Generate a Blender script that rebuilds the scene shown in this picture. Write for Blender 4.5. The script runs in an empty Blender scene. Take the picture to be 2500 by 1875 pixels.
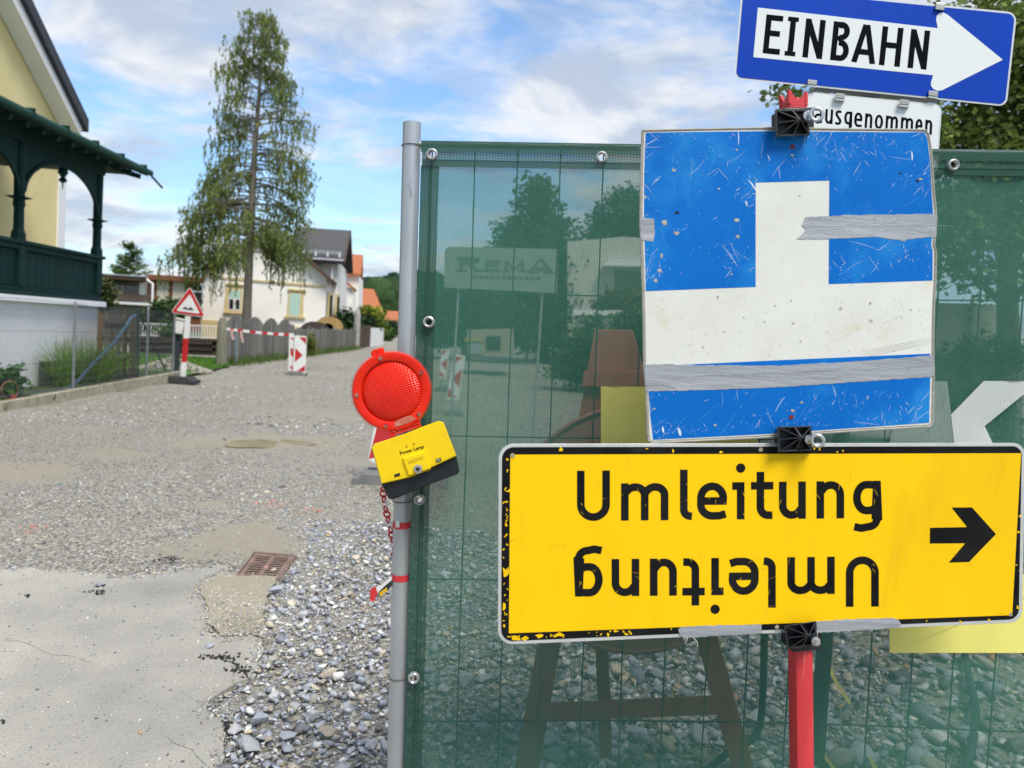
import bpy, math, random
import numpy as np
from mathutils import Vector, Matrix

R_ = math.radians
scene = bpy.context.scene
COL = scene.collection
random.seed(7)
RNG = np.random.default_rng(11)

# ------------------------------------------------------------------ camera
F_PX = 1878.0                      # focal length in pixels of a 2500 px wide frame
CAM = Vector((0, 0, 1.5))
ROT = Matrix.Rotation(R_(90 - 3.66), 3, 'X') @ Matrix.Rotation(R_(3.7), 3, 'Z')
cd = bpy.data.cameras.new('camera')
cd.sensor_width = 36.0
cd.lens = F_PX / 2500 * 36.0
cd.clip_start = 0.05
cd.clip_end = 5000
cd.dof.use_dof = True
cd.dof.focus_distance = 2.05
cd.dof.aperture_fstop = 4.3
cam = bpy.data.objects.new('camera', cd)
COL.objects.link(cam)
cam.matrix_world = Matrix.Translation(CAM) @ ROT.to_4x4()
scene.camera = cam

# ------------------------------------------------------------------ sky and sun
SUN_EL, SUN_AZ = 57.0, 152.0       # azimuth clockwise from +Y: behind the viewer, a little to the right
w = bpy.data.worlds.new('World')
scene.world = w
w.use_nodes = True
nt = w.node_tree
nt.nodes.clear()
def wn(t, **kw):
    n = nt.nodes.new(t)
    for k, v in kw.items():
        setattr(n, k, v)
    return n
out = wn('ShaderNodeOutputWorld')
bg = wn('ShaderNodeBackground')
bg.inputs['Strength'].default_value = 0.15
sky = wn('ShaderNodeTexSky', sky_type='NISHITA')
sky.sun_disc = False
sky.sun_elevation = R_(SUN_EL)
sky.sun_rotation = R_(SUN_AZ)
sky.air_density = 1.0
sky.dust_density = 0.6
sky.ozone_density = 2.0
tc = wn('ShaderNodeTexCoord')
sep = wn('ShaderNodeSeparateXYZ')
nt.links.new(tc.outputs['Generated'], sep.inputs[0])
zc = wn('ShaderNodeMath', operation='MAXIMUM'); zc.inputs[1].default_value = 0.0
nt.links.new(sep.outputs['Z'], zc.inputs[0])
za = wn('ShaderNodeMath', operation='ADD'); za.inputs[1].default_value = 0.22
nt.links.new(zc.outputs[0], za.inputs[0])
dx = wn('ShaderNodeMath', operation='DIVIDE'); dy = wn('ShaderNodeMath', operation='DIVIDE')
nt.links.new(sep.outputs['X'], dx.inputs[0]); nt.links.new(za.outputs[0], dx.inputs[1])
nt.links.new(sep.outputs['Y'], dy.inputs[0]); nt.links.new(za.outputs[0], dy.inputs[1])
cmb = wn('ShaderNodeCombineXYZ')
nt.links.new(dx.outputs[0], cmb.inputs[0]); nt.links.new(dy.outputs[0], cmb.inputs[1])
def cloud(scale, rot, stretch, off, lo, hi, det=7.0, rough=0.56, dist=0.35):
    mp = wn('ShaderNodeMapping')
    mp.inputs['Rotation'].default_value = (0, 0, R_(rot))
    mp.inputs['Scale'].default_value = stretch
    mp.inputs['Location'].default_value = off
    nt.links.new(cmb.outputs[0], mp.inputs[0])
    nz = wn('ShaderNodeTexNoise')
    nz.inputs['Scale'].default_value = scale
    nz.inputs['Detail'].default_value = det
    nz.inputs['Roughness'].default_value = rough
    nz.inputs['Distortion'].default_value = dist
    nt.links.new(mp.outputs[0], nz.inputs['Vector'])
    mr = wn('ShaderNodeMapRange', interpolation_type='SMOOTHSTEP')
    mr.inputs['From Min'].default_value = lo
    mr.inputs['From Max'].default_value = hi
    nt.links.new(nz.outputs['Fac'], mr.inputs['Value'])
    return mr.outputs['Result']
c1 = cloud(1.05, 28, (1.0, 1.25, 1), (4.4, 0.9, 0), 0.395, 0.565, det=9.0, rough=0.60, dist=0.25)
c2 = cloud(2.9, 36, (0.75, 1.5, 1), (7.3, 2.2, 0), 0.47, 0.68, det=8.0, rough=0.60, dist=0.5)
c2m = wn('ShaderNodeMath', operation='MULTIPLY'); c2m.inputs[1].default_value = 0.85
nt.links.new(c2, c2m.inputs[0])
c1m = wn('ShaderNodeMath', operation='MULTIPLY'); c1m.inputs[1].default_value = 0.93
nt.links.new(c1, c1m.inputs[0])
cmax = wn('ShaderNodeMath', operation='MAXIMUM')
nt.links.new(c1m.outputs[0], cmax.inputs[0]); nt.links.new(c2m.outputs[0], cmax.inputs[1])
# thin veil that thickens towards the horizon all round
hz = wn('ShaderNodeMapRange'); hz.inputs['From Min'].default_value = 0.0; hz.inputs['From Max'].default_value = 0.30
hz.inputs['To Min'].default_value = 0.42; hz.inputs['To Max'].default_value = 0.08
nt.links.new(zc.outputs[0], hz.inputs['Value'])
cm2 = wn('ShaderNodeMath', operation='MAXIMUM')
nt.links.new(cmax.outputs[0], cm2.inputs[0]); nt.links.new(hz.outputs[0], cm2.inputs[1])
# cloud shade: brighter and greyer billows
cs = cloud(2.6, 18, (1, 1.3, 1), (1.7, 5.0, 0), 0.38, 0.62, det=8.0, rough=0.58)
ccol = wn('ShaderNodeMix', data_type='RGBA')
ccol.inputs['A'].default_value = (2.2, 2.5, 3.0, 1)
ccol.inputs['B'].default_value = (3.75, 3.78, 3.85, 1)
nt.links.new(cs, ccol.inputs['Factor'])
mix = wn('ShaderNodeMix', data_type='RGBA')
gain = wn('ShaderNodeMix', data_type='RGBA', blend_type='MULTIPLY')
gain.inputs['Factor'].default_value = 1.0
gain.inputs['B'].default_value = (0.62, 0.80, 0.92, 1)
nt.links.new(sky.outputs[0], gain.inputs['A'])
nt.links.new(cm2.outputs[0], mix.inputs['Factor'])
nt.links.new(gain.outputs['Result'], mix.inputs['A'])
nt.links.new(ccol.outputs['Result'], mix.inputs['B'])
nt.links.new(mix.outputs['Result'], bg.inputs['Color'])
nt.links.new(bg.outputs[0], out.inputs[0])

sd = bpy.data.lights.new('sun', 'SUN')
sd.energy = 2.65
sd.angle = R_(24)
sd.color = (1.0, 0.945, 0.86)
sun = bpy.data.objects.new('sun', sd)
COL.objects.link(sun)
_d = Vector((math.sin(R_(SUN_AZ)) * math.cos(R_(SUN_EL)), math.cos(R_(SUN_AZ)) * math.cos(R_(SUN_EL)), math.sin(R_(SUN_EL))))
sun.rotation_euler = _d.to_track_quat('Z', 'Y').to_euler()
sun.location = (0, 0, 30)

scene.view_settings.view_transform = 'Standard'
scene.view_settings.look = 'None'
scene.view_settings.gamma = 1.0
scene.view_settings.exposure = 0.75
scene.cycles.max_bounces = 6
scene.cycles.transparent_max_bounces = 24

# ------------------------------------------------------------------ measuring helpers (points in space seen at a place in the photograph)
def ray(x, y):
    return ROT @ Vector(((x - 1250) / F_PX, -(y - 937.5) / F_PX, -1.0))
def G(x, y, z=0.0):
    d = ray(x, y); t = (z - CAM.z) / d.z
    return CAM + d * t
def PY(x, y, Y):
    d = ray(x, y)
    return CAM + d * (Y / d.y)
class Plane:
    def __init__(s, p, n):
        s.p = Vector(p); s.n = Vector(n).normalized()
        if s.n.dot(CAM - s.p) < 0: s.n = -s.n
    def pt(s, x, y, off=0.0):
        d = ray(x, y); q = s.p + s.n * off
        return CAM + d * ((q - CAM).dot(s.n) / d.dot(s.n))

# ------------------------------------------------------------------ mesh helpers
class MB:
    def __init__(s):
        s.v = []; s.f = []; s.m = []
    def add(s, vs, fs, m=0):
        b = len(s.v)
        s.v += [tuple(x) for x in vs]
        s.f += [tuple(i + b for i in f) for f in fs]
        s.m += [m] * len(fs)
        return s
    def box(s, c, size, rot=None, m=0):
        c = Vector(c); h = [a / 2 for a in size]
        vs = []
        for z in (-1, 1):
            for y in (-1, 1):
                for x in (-1, 1):
                    q = Vector((x * h[0], y * h[1], z * h[2]))
                    if rot is not None: q = rot @ q
                    vs.append(c + q)
        s.add(vs, [(0, 2, 3, 1), (4, 5, 7, 6), (0, 1, 5, 4), (2, 6, 7, 3), (0, 4, 6, 2), (1, 3, 7, 5)], m)
        return s
    def bar(s, a, b, wx, wy, up=(0, 0, 1), m=0):
        """box beam from a to b; wx across, wy along up"""
        a = Vector(a); b = Vector(b); d = (b - a).normalized(); up = Vector(up)
        x = d.cross(up).normalized(); y = x.cross(d).normalized()
        vs = []
        for p in (a, b):
            for i, j in ((-1, -1), (1, -1), (1, 1), (-1, 1)):
                vs.append(p + x * (i * wx / 2) + y * (j * wy / 2))
        s.add(vs, [(0, 1, 2, 3), (7, 6, 5, 4), (0, 4, 5, 1), (1, 5, 6, 2), (2, 6, 7, 3), (3, 7, 4, 0)], m)
        return s
    def tube(s, pts, r, n=10, caps=True, m=0):
        pts = [Vector(p) for p in pts]
        k = len(pts); rs = r if isinstance(r, (list, tuple)) else [r] * k
        rings = []; ref = None
        for i, p in enumerate(pts):
            d = (pts[min(i + 1, k - 1)] - pts[max(i - 1, 0)]).normalized()
            if ref is None:
                ref = Vector((0, 0, 1)) if abs(d.z) < 0.9 else Vector((1, 0, 0))
            x = d.cross(ref)
            if x.length < 1e-4: x = d.cross(Vector((0.3, 1, 0.2)))
            x.normalize(); y = x.cross(d).normalized(); ref = y
            rings.append([p + (x * math.cos(2 * math.pi * j / n) + y * math.sin(2 * math.pi * j / n)) * rs[i] for j in range(n)])
        vs = [q for rg in rings for q in rg]; fs = []
        for i in range(k - 1):
            for j in range(n):
                a = i * n + j; b = i * n + (j + 1) % n
                fs.append((a, b, b + n, a + n))
        if caps:
            fs.append(tuple(range(n - 1, -1, -1))); fs.append(tuple((k - 1) * n + j for j in range(n)))
        s.add(vs, fs, m)
        return s
    def prism(s, A, B, m=0, capA=True):
        """A back outline, B front outline (same length)"""
        n = len(A); fs = [tuple(range(n, 2 * n))]
        if capA: fs.append(tuple(range(n - 1, -1, -1)))
        for i in range(n):
            j = (i + 1) % n
            fs.append((i, j, n + j, n + i))
        s.add(list(A) + list(B), fs, m)
        return s
    def loft(s, rings, m=0, cap=True):
        n = len(rings[0]); vs = [q for r in rings for q in r]; fs = []
        for k in range(len(rings) - 1):
            for i in range(n):
                j = (i + 1) % n
                fs.append((k * n + i, k * n + j, (k + 1) * n + j, (k + 1) * n + i))
        if cap:
            fs.append(tuple(range(n - 1, -1, -1))); fs.append(tuple((len(rings) - 1) * n + i for i in range(n)))
        s.add(vs, fs, m)
        return s
    def sheet(s, pts, m=0):
        s.add(pts, [tuple(range(len(pts)))], m)
        return s

ORI = {}
def mk(name, mb, mats, parent=None, smooth=False, base=None, bevel=0.0, kind=None, fix=True):
    """link one mesh object; vertices are given in world space"""
    me = bpy.data.meshes.new(name)
    M = ORI[parent.name] if parent is not None else Matrix.Translation(Vector(base) if base is not None else Vector((0, 0, 0)))
    Mi = M.inverted()
    me.from_pydata([Mi @ Vector(v) for v in mb.v], [], mb.f)
    for mm in (mats if isinstance(mats, (list, tuple)) else [mats]):
        me.materials.append(mm)
    if any(mb.m):
        me.polygons.foreach_set('material_index', mb.m)
    if smooth:
        me.polygons.foreach_set('use_smooth', [True] * len(me.polygons))
    me.update()
    if fix and len(mb.f) < 40000:
        import bmesh
        bm = bmesh.new(); bm.from_mesh(me)
        bmesh.ops.recalc_face_normals(bm, faces=bm.faces)
        bm.to_mesh(me); bm.free()
    o = bpy.data.objects.new(name, me)
    COL.objects.link(o)
    if parent is not None:
        o.parent = parent
    else:
        o.matrix_world = M
    ORI[o.name] = M
    if smooth and not bevel:
        try:
            me.set_sharp_from_angle(angle=R_(38))
        except Exception:
            pass
    if bevel:
        b = o.modifiers.new('bevel', 'BEVEL'); b.width = bevel; b.segments = 2; b.limit_method = 'ANGLE'; b.angle_limit = R_(35)
        me.polygons.foreach_set('use_smooth', [True] * len(me.polygons))
        try:
            me.set_sharp_from_angle(angle=R_(38))
        except Exception:
            pass
    if kind: o['kind'] = kind
    return o
def tag(o, label, cat, group=None):
    o['label'] = label; o['category'] = cat
    if group: o['group'] = group
    return o
def thing(name, label, cat, loc, group=None):
    o = bpy.data.objects.new(name, None)
    COL.objects.link(o)
    o.empty_display_size = 0.1
    o.location = loc
    ORI[o.name] = Matrix.Translation(Vector(loc))
    return tag(o, label, cat, group)
def structure(o):
    o['kind'] = 'structure'
    return o
def npmesh(name, V, F, mats, parent=None, col=None, kind=None, smooth=False):
    """numpy mesh: V (n,3) world points, F (m,k) faces, col (n,3) per-vertex colour"""
    me = bpy.data.meshes.new(name)
    V = np.asarray(V, dtype=np.float32)
    if parent is not None:
        t = ORI[parent.name].translation
        V = V - np.array(t, dtype=np.float32)
    F = np.asarray(F, dtype=np.int32); m, k = F.shape
    me.vertices.add(len(V)); me.vertices.foreach_set('co', V.ravel())
    me.loops.add(m * k); me.loops.foreach_set('vertex_index', F.ravel())
    me.polygons.add(m)
    me.polygons.foreach_set('loop_start', np.arange(0, m * k, k, dtype=np.int32))
    try:
        me.polygons.foreach_set('loop_total', np.full(m, k, dtype=np.int32))
    except Exception:
        pass
    if smooth: me.polygons.foreach_set('use_smooth', np.ones(m, dtype=bool))
    if col is not None:
        a = me.color_attributes.new('tint', 'FLOAT_COLOR', 'POINT')
        c4 = np.ones((len(V), 4), dtype=np.float32); c4[:, :3] = col
        a.data.foreach_set('color', c4.ravel())
    for mm in (mats if isinstance(mats, (list, tuple)) else [mats]):
        me.materials.append(mm)
    me.update(calc_edges=True)
    me.validate()
    o = bpy.data.objects.new(name, me)
    COL.objects.link(o)
    if parent is not None: o.parent = parent; ORI[o.name] = ORI[parent.name]
    else: ORI[o.name] = Matrix.Identity(4)
    if kind: o['kind'] = kind
    return o
def copy_tree(o, parent=None):
    c = o.copy(); COL.objects.link(c)
    c.parent = parent
    if parent is not None: c.matrix_parent_inverse = o.matrix_parent_inverse
    ORI[c.name] = ORI[o.name]
    for ch in list(o.children):
        copy_tree(ch, c)
    return c

# ------------------------------------------------------------------ materials
def srgb(r, g, b):
    f = lambda c: (c / 255 / 12.92) if c / 255 <= 0.04045 else ((c / 255 + 0.055) / 1.055) ** 2.4
    return (f(r), f(g), f(b), 1)
def mat(name, c1, c2=None, scale=8.0, rough=0.6, bump=0.0, bscale=None, metal=0.0, spec=0.4, detail=5.0, lo=0.35, hi=0.68, stretch=(1, 1, 1), coat=0.0, bdist=0.01, c3=None, c3lo=0.62, c3hi=0.7, c3scale=None, rvar=0.0, objvar=0.0):
    m = bpy.data.materials.new(name); m.use_nodes = True
    t = m.node_tree; N = t.nodes; L = t.links
    b = N['Principled BSDF']
    b.inputs['Roughness'].default_value = rough
    b.inputs['Metallic'].default_value = metal
    b.inputs['Specular IOR Level'].default_value = spec
    b.inputs['Coat Weight'].default_value = coat
    c1 = tuple(c1) + ((1,) if len(c1) == 3 else ())
    b.inputs['Base Color'].default_value = c1
    tcn = N.new('ShaderNodeTexCoord')
    mp = N.new('ShaderNodeMapping'); mp.inputs['Scale'].default_value = stretch
    L.new(tcn.outputs['Object'], mp.inputs[0])
    def noise(sc, det=detail, w=0.0):
        n = N.new('ShaderNodeTexNoise'); n.inputs['Scale'].default_value = sc; n.inputs['Detail'].default_value = det
        n.inputs['Roughness'].default_value = 0.6
        L.new(mp.outputs[0], n.inputs['Vector']); return n
    def ramp(fac, a, z):
        r = N.new('ShaderNodeMapRange'); r.inputs['From Min'].default_value = a; r.inputs['From Max'].default_value = z
        L.new(fac, r.inputs['Value']); return r.outputs['Result']
    colout = None
    if c2 is not None:
        c2 = tuple(c2) + ((1,) if len(c2) == 3 else ())
        n1 = noise(scale)
        mx = N.new('ShaderNodeMix'); mx.data_type = 'RGBA'
        mx.inputs['A'].default_value = c1; mx.inputs['B'].default_value = c2
        L.new(ramp(n1.outputs['Fac'], lo, hi), mx.inputs['Factor'])
        colout = mx.outputs['Result']
        if c3 is not None:
            n3 = noise(c3scale or scale * 2.7)
            m3 = N.new('ShaderNodeMix'); m3.data_type = 'RGBA'
            L.new(colout, m3.inputs['A']); m3.inputs['B'].default_value = tuple(c3) + ((1,) if len(c3) == 3 else ())
            L.new(ramp(n3.outputs['Fac'], c3lo, c3hi), m3.inputs['Factor'])
            colout = m3.outputs['Result']
        if objvar:
            oi = N.new('ShaderNodeObjectInfo')
            hsv = N.new('ShaderNodeHueSaturation')
            r = N.new('ShaderNodeMapRange'); r.inputs['To Min'].default_value = 1 - objvar; r.inputs['To Max'].default_value = 1 + objvar
            L.new(oi.outputs['Random'], r.inputs['Value']); L.new(r.outputs['Result'], hsv.inputs['Value'])
            L.new(colout, hsv.inputs['Color']); colout = hsv.outputs['Color']
        L.new(colout, b.inputs['Base Color'])
        if rvar:
            rr = N.new('ShaderNodeMapRange'); rr.inputs['To Min'].default_value = max(0.02, rough - rvar); rr.inputs['To Max'].default_value = min(1, rough + rvar)
            L.new(n1.outputs['Fac'], rr.inputs['Value']); L.new(rr.outputs['Result'], b.inputs['Roughness'])
    if bump:
        nb = noise(bscale or scale * 3)
        bp = N.new('ShaderNodeBump'); bp.inputs['Strength'].default_value = bump; bp.inputs['Distance'].default_value = bdist
        L.new(nb.outputs['Fac'], bp.inputs['Height']); L.new(bp.outputs[0], b.inputs['Normal'])
    return m
def tint_mat(name, rough=0.8, trans=0.0, mul=(1, 1, 1), nscale=60.0, spec=0.2, bump=0.0):
    """colour from the per-piece tint attribute, with fine noise"""
    m = bpy.data.materials.new(name); m.use_nodes = True
    t = m.node_tree; N = t.nodes; L = t.links
    b = N['Principled BSDF']; b.inputs['Roughness'].default_value = rough; b.inputs['Specular IOR Level'].default_value = spec
    a = N.new('ShaderNodeAttribute'); a.attribute_name = 'tint'
    tcn = N.new('ShaderNodeTexCoord')
    nz = N.new('ShaderNodeTexNoise'); nz.inputs['Scale'].default_value = nscale; nz.inputs['Detail'].default_value = 4
    L.new(tcn.outputs['Object'], nz.inputs['Vector'])
    r = N.new('ShaderNodeMapRange'); r.inputs['From Min'].default_value = 0.3; r.inputs['From Max'].default_value = 0.7
    r.inputs['To Min'].default_value = 0.72; r.inputs['To Max'].default_value = 1.25
    L.new(nz.outputs['Fac'], r.inputs['Value'])
    mx = N.new('ShaderNodeVectorMath'); mx.operation = 'SCALE'
    L.new(a.outputs['Color'], mx.inputs[0]); L.new(r.outputs['Result'], mx.inputs['Scale'])
    L.new(mx.outputs[0], b.inputs['Base Color'])
    if bump:
        bp = N.new('ShaderNodeBump'); bp.inputs['Strength'].default_value = bump; bp.inputs['Distance'].default_value = 0.004
        L.new(nz.outputs['Fac'], bp.inputs['Height']); L.new(bp.outputs[0], b.inputs['Normal'])
    if trans:
        tr = N.new('ShaderNodeBsdfTranslucent'); ms = N.new('ShaderNodeMixShader'); ms.inputs[0].default_value = trans
        L.new(mx.outputs[0], tr.inputs['Color'])
        L.new(b.outputs[0], ms.inputs[1]); L.new(tr.outputs[0], ms.inputs[2])
        L.new(ms.outputs[0], N['Material Output'].inputs['Surface'])
    return m

# ------------------------------------------------------------------ lettering: strokes with butt ends, cap height 1
def arc(cx, cy, rx, ry, a0, a1, n=12):
    return [(cx + rx * math.cos(R_(a0 + (a1 - a0) * i / n)), cy + ry * math.sin(R_(a0 + (a1 - a0) * i / n))) for i in range(n + 1)]
def glyph(ch, w, s, xh=0.74):
    h = s / 2; L = h; Rr = w - h
    if ch == 'U': return [[(L, 1)] + arc(w / 2, w * .5, w / 2 - h, w * .5 - h, 180, 360, 16) + [(Rr, 1)]]
    if ch == 'l': return [[(L, 1)] + arc(L + .13, .13 + h, .13, .13, 180, 262, 8) + [(w, h * .95)]]
    if ch == 'i': return [[(w - h, 0), (w - h, xh)], [(0, xh - h), (w - s, xh - h)]]
    if ch == 't': return [[(w * .42, 1.0 if xh < .7 else .94)] + arc(w * .42 + .16, .16 + h, .16, .16, 180, 262, 8) + [(w * .96, h * 1.0)], [(0, xh - h), (w * .42 - h, xh - h)], [(w * .42 + h, xh - h), (w, xh - h)]]
    if ch == 'n': return [[(L, 0), (L, xh)], [(L + h * .3, xh * .74)] + arc((L + Rr) / 2 + .01, xh * .64, (Rr - L) / 2 - .01, xh * .36 - h, 150, 0, 12) + [(Rr, 0)]]
    if ch == 'u': return [[(Rr, xh), (Rr, 0)], [(L, xh)] + arc((L + Rr) / 2 - .01, xh * .36, (Rr - L) / 2 - .01, xh * .36 - h, 180, 330, 12) + [(Rr - h * .3, xh * .27)]]
    if ch == 'm':
        c = w / 2; q = (c - L) / 2
        o = [[(L, 0), (L, xh)]]
        for a, z in ((L, c), (c, Rr)):
            o.append([(a + h * .3, xh * .76)] + arc((a + z) / 2 + .01, xh * .68, q - .01, xh * .32 - h, 150, 0, 12) + [(z, 0)])
        return o
    if ch == 'e': return [[(L + h, xh * .50), (Rr - .005, xh * .50)] + arc(w / 2, xh * .58, w / 2 - h, xh * .42 - h, 0, 180, 14) + arc(w / 2 + .01, xh * .40, w / 2 - h + .01, xh * .40 - h, 180, 272, 10) + [(w * .74, h * 1.02), (w * .95, h * 1.5)]]
    if ch == 'g': return [[(Rr, xh), (Rr, -.02)] + arc(Rr - .18, -.02, .18, .20 - h + .03, 0, -90, 8) + [(w * .30, -.2 + 0.0), (w * .04, -.17)], [(Rr, xh * .98 - h), (w * .62, xh - h)] + arc(w * .48, xh * .55, w * .48 - h, xh * .45 - h, 90, 270, 14) + [(w * .62, xh * .10 + h), (Rr - h * .4, xh * .26)]]
    if ch == 'a': return [[(w * .10, xh * .93 - h * .6), (w * .3, xh - h)] + arc(w * .5, xh * .72, w * .5 - h, xh * .28 - h, 90, 0, 8) + [(Rr, 0)], [(Rr - h, xh * .56), (w * .5, xh * .56)] + arc(w * .45, xh * .29, w * .45 - h, xh * .27, 90, 270, 10) + [(w * .6, xh * .04), (Rr - h, xh * .2)]]
    if ch == 's': return [[(w * .92, xh * .92), (w * .6, xh - h)] + arc(w * .45, xh * .75, w * .45 - h, xh * .25 - h, 90, 250, 8) + arc(w * .52, xh * .26, w * .48 - h, xh * .26 - h, 70, -90, 10) + [(w * .35, h), (w * .05, xh * .11)]]
    if ch == 'o': return [arc(w / 2, xh * .5, w / 2 - h, xh * .5 - h, 0, 360, 28)]
    if ch == 'E': return [[(L, 0), (L, 1)], [(s, 1 - h), (w, 1 - h)], [(s, .53), (w * .9, .53)], [(s, h), (w, h)]]
    if ch == 'I': return [[(w / 2, s * .8), (w / 2, 1 - s * .8)], [(0, 1 - s * .4), (w, 1 - s * .4), 's'], [(0, s * .4), (w, s * .4), 's']]
    if ch == 'N': return [[(L, 0), (L, 1)], [(Rr, 0), (Rr, 1)], [(L, 1 - .04), (Rr, .04)]]
    if ch == 'H': return [[(L, 0), (L, 1)], [(Rr, 0), (Rr, 1)], [(s, .53), (w - s, .53)]]
    if ch == 'A': return [[(h * .9, 0), (w / 2 - h * .25, 1)], [(w - h * .9, 0), (w / 2 + h * .25, 1)], [(w * .24, .29), (w * .76, .29)]]
    if ch == 'B': return [[(L, 0), (L, 1)], [(s, 1 - h), (w * .5, 1 - h)] + arc(w * .5, .765, w * .45 - h, .235 - h, 90, -90, 10) + [(s, .53)], [(w * .55, .53)] + arc(w * .55, .265, w * .45 - h, .265 - h, 90, -90, 10) + [(s, h)]]
    if ch == 'R': return [[(w * .2, 0), (w * .2, 1)], [(0, h * .6), (w * .42, h * .6), 's'], [(0, 1 - h * .6), (w * .2, 1 - h * .6), 's'], [(w * .2, 1 - h)] + arc(w * .5, .76, w * .38 - h, .24 - h, 90, -90, 8) + [(w * .2, .52)], [(w * .45, .5), (w * .85, 0)], [(w * .7, h * .6), (w, h * .6), 's']]
    if ch == 'M': return [[(w * .14, 0), (w * .14, 1)], [(w * .86, 0), (w * .86, 1)], [(w * .14, 1), (w * .5, .2)], [(w * .86, 1), (w * .5, .2)], [(0, h * .6), (w * .3, h * .6), 's'], [(w * .7, h * .6), (w, h * .6), 's']]
    return []
def ribbon(path, s):
    """flat ribbon of width s round a 2-D path, mitred"""
    n = len(path); out_ = []
    closed = (path[0][0] - path[-1][0]) ** 2 + (path[0][1] - path[-1][1]) ** 2 < 1e-9
    for i in range(n):
        a = path[i - 1] if i else (path[-2] if closed else None)
        c = path[i + 1] if i < n - 1 else (path[1] if closed else None)
        p = path[i]
        def nrm(u, v):
            dx_, dy_ = v[0] - u[0], v[1] - u[1]; l = math.hypot(dx_, dy_) or 1e-9
            return (-dy_ / l, dx_ / l)
        ns = [nrm(u, v) for u, v in ((a, p), (p, c)) if u is not None and v is not None]
        nx = sum(q[0] for q in ns) / len(ns); ny = sum(q[1] for q in ns) / len(ns)
        l2 = nx * nx + ny * ny
        k = 1 / max(l2, 0.35)
        out_.append(((p[0] + nx * k * s / 2, p[1] + ny * k * s / 2), (p[0] - nx * k * s / 2, p[1] - ny * k * s / 2)))
    return out_
def letter(mb, plane, mapf, ch, w, s, off, xh=0.74, step=0.00006):
    """add one letter; mapf turns (u, v) with cap height 1 into photo pixels"""
    if ch in 'EINHABRM':
        mp0 = mapf; mapf = lambda u, v: mp0(u, min(1.0, max(0.0, v)))
    for k, st in enumerate(glyph(ch, w, s, xh)):
        sw = s
        if st and st[-1] == 's': st = st[:-1]; sw = s * (.8 if ch == 'I' else .6)
        rb = ribbon(st, sw); vs = []
        for a, b in rb:
            vs.append(plane.pt(*mapf(*a), off + k * step)); vs.append(plane.pt(*mapf(*b), off + k * step))
        mb.add(vs, [(2 * i, 2 * i + 1, 2 * i + 3, 2 * i + 2) for i in range(len(rb) - 1)])
    if ch == 'i':
        r = s * .62; c = (w - s / 2, 1.02)
        mb.sheet([plane.pt(*mapf(c[0] + r * math.cos(2 * math.pi * j / 20), c[1] + r * math.sin(2 * math.pi * j / 20)), off) for j in range(20)])

# ================================================================== THE SETTING
M_ground = mat('ground_grass', (0.045, 0.075, 0.02), (0.09, 0.11, 0.035), scale=0.6, rough=0.95, bump=0.4, bscale=20)
mb = MB(); mb.sheet([(-1500, -60, -0.07), (1500, -60, -0.07), (1500, 3000, -0.07), (-1500, 3000, -0.07)])
ground = structure(mk('ground', mb, M_ground))

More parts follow.
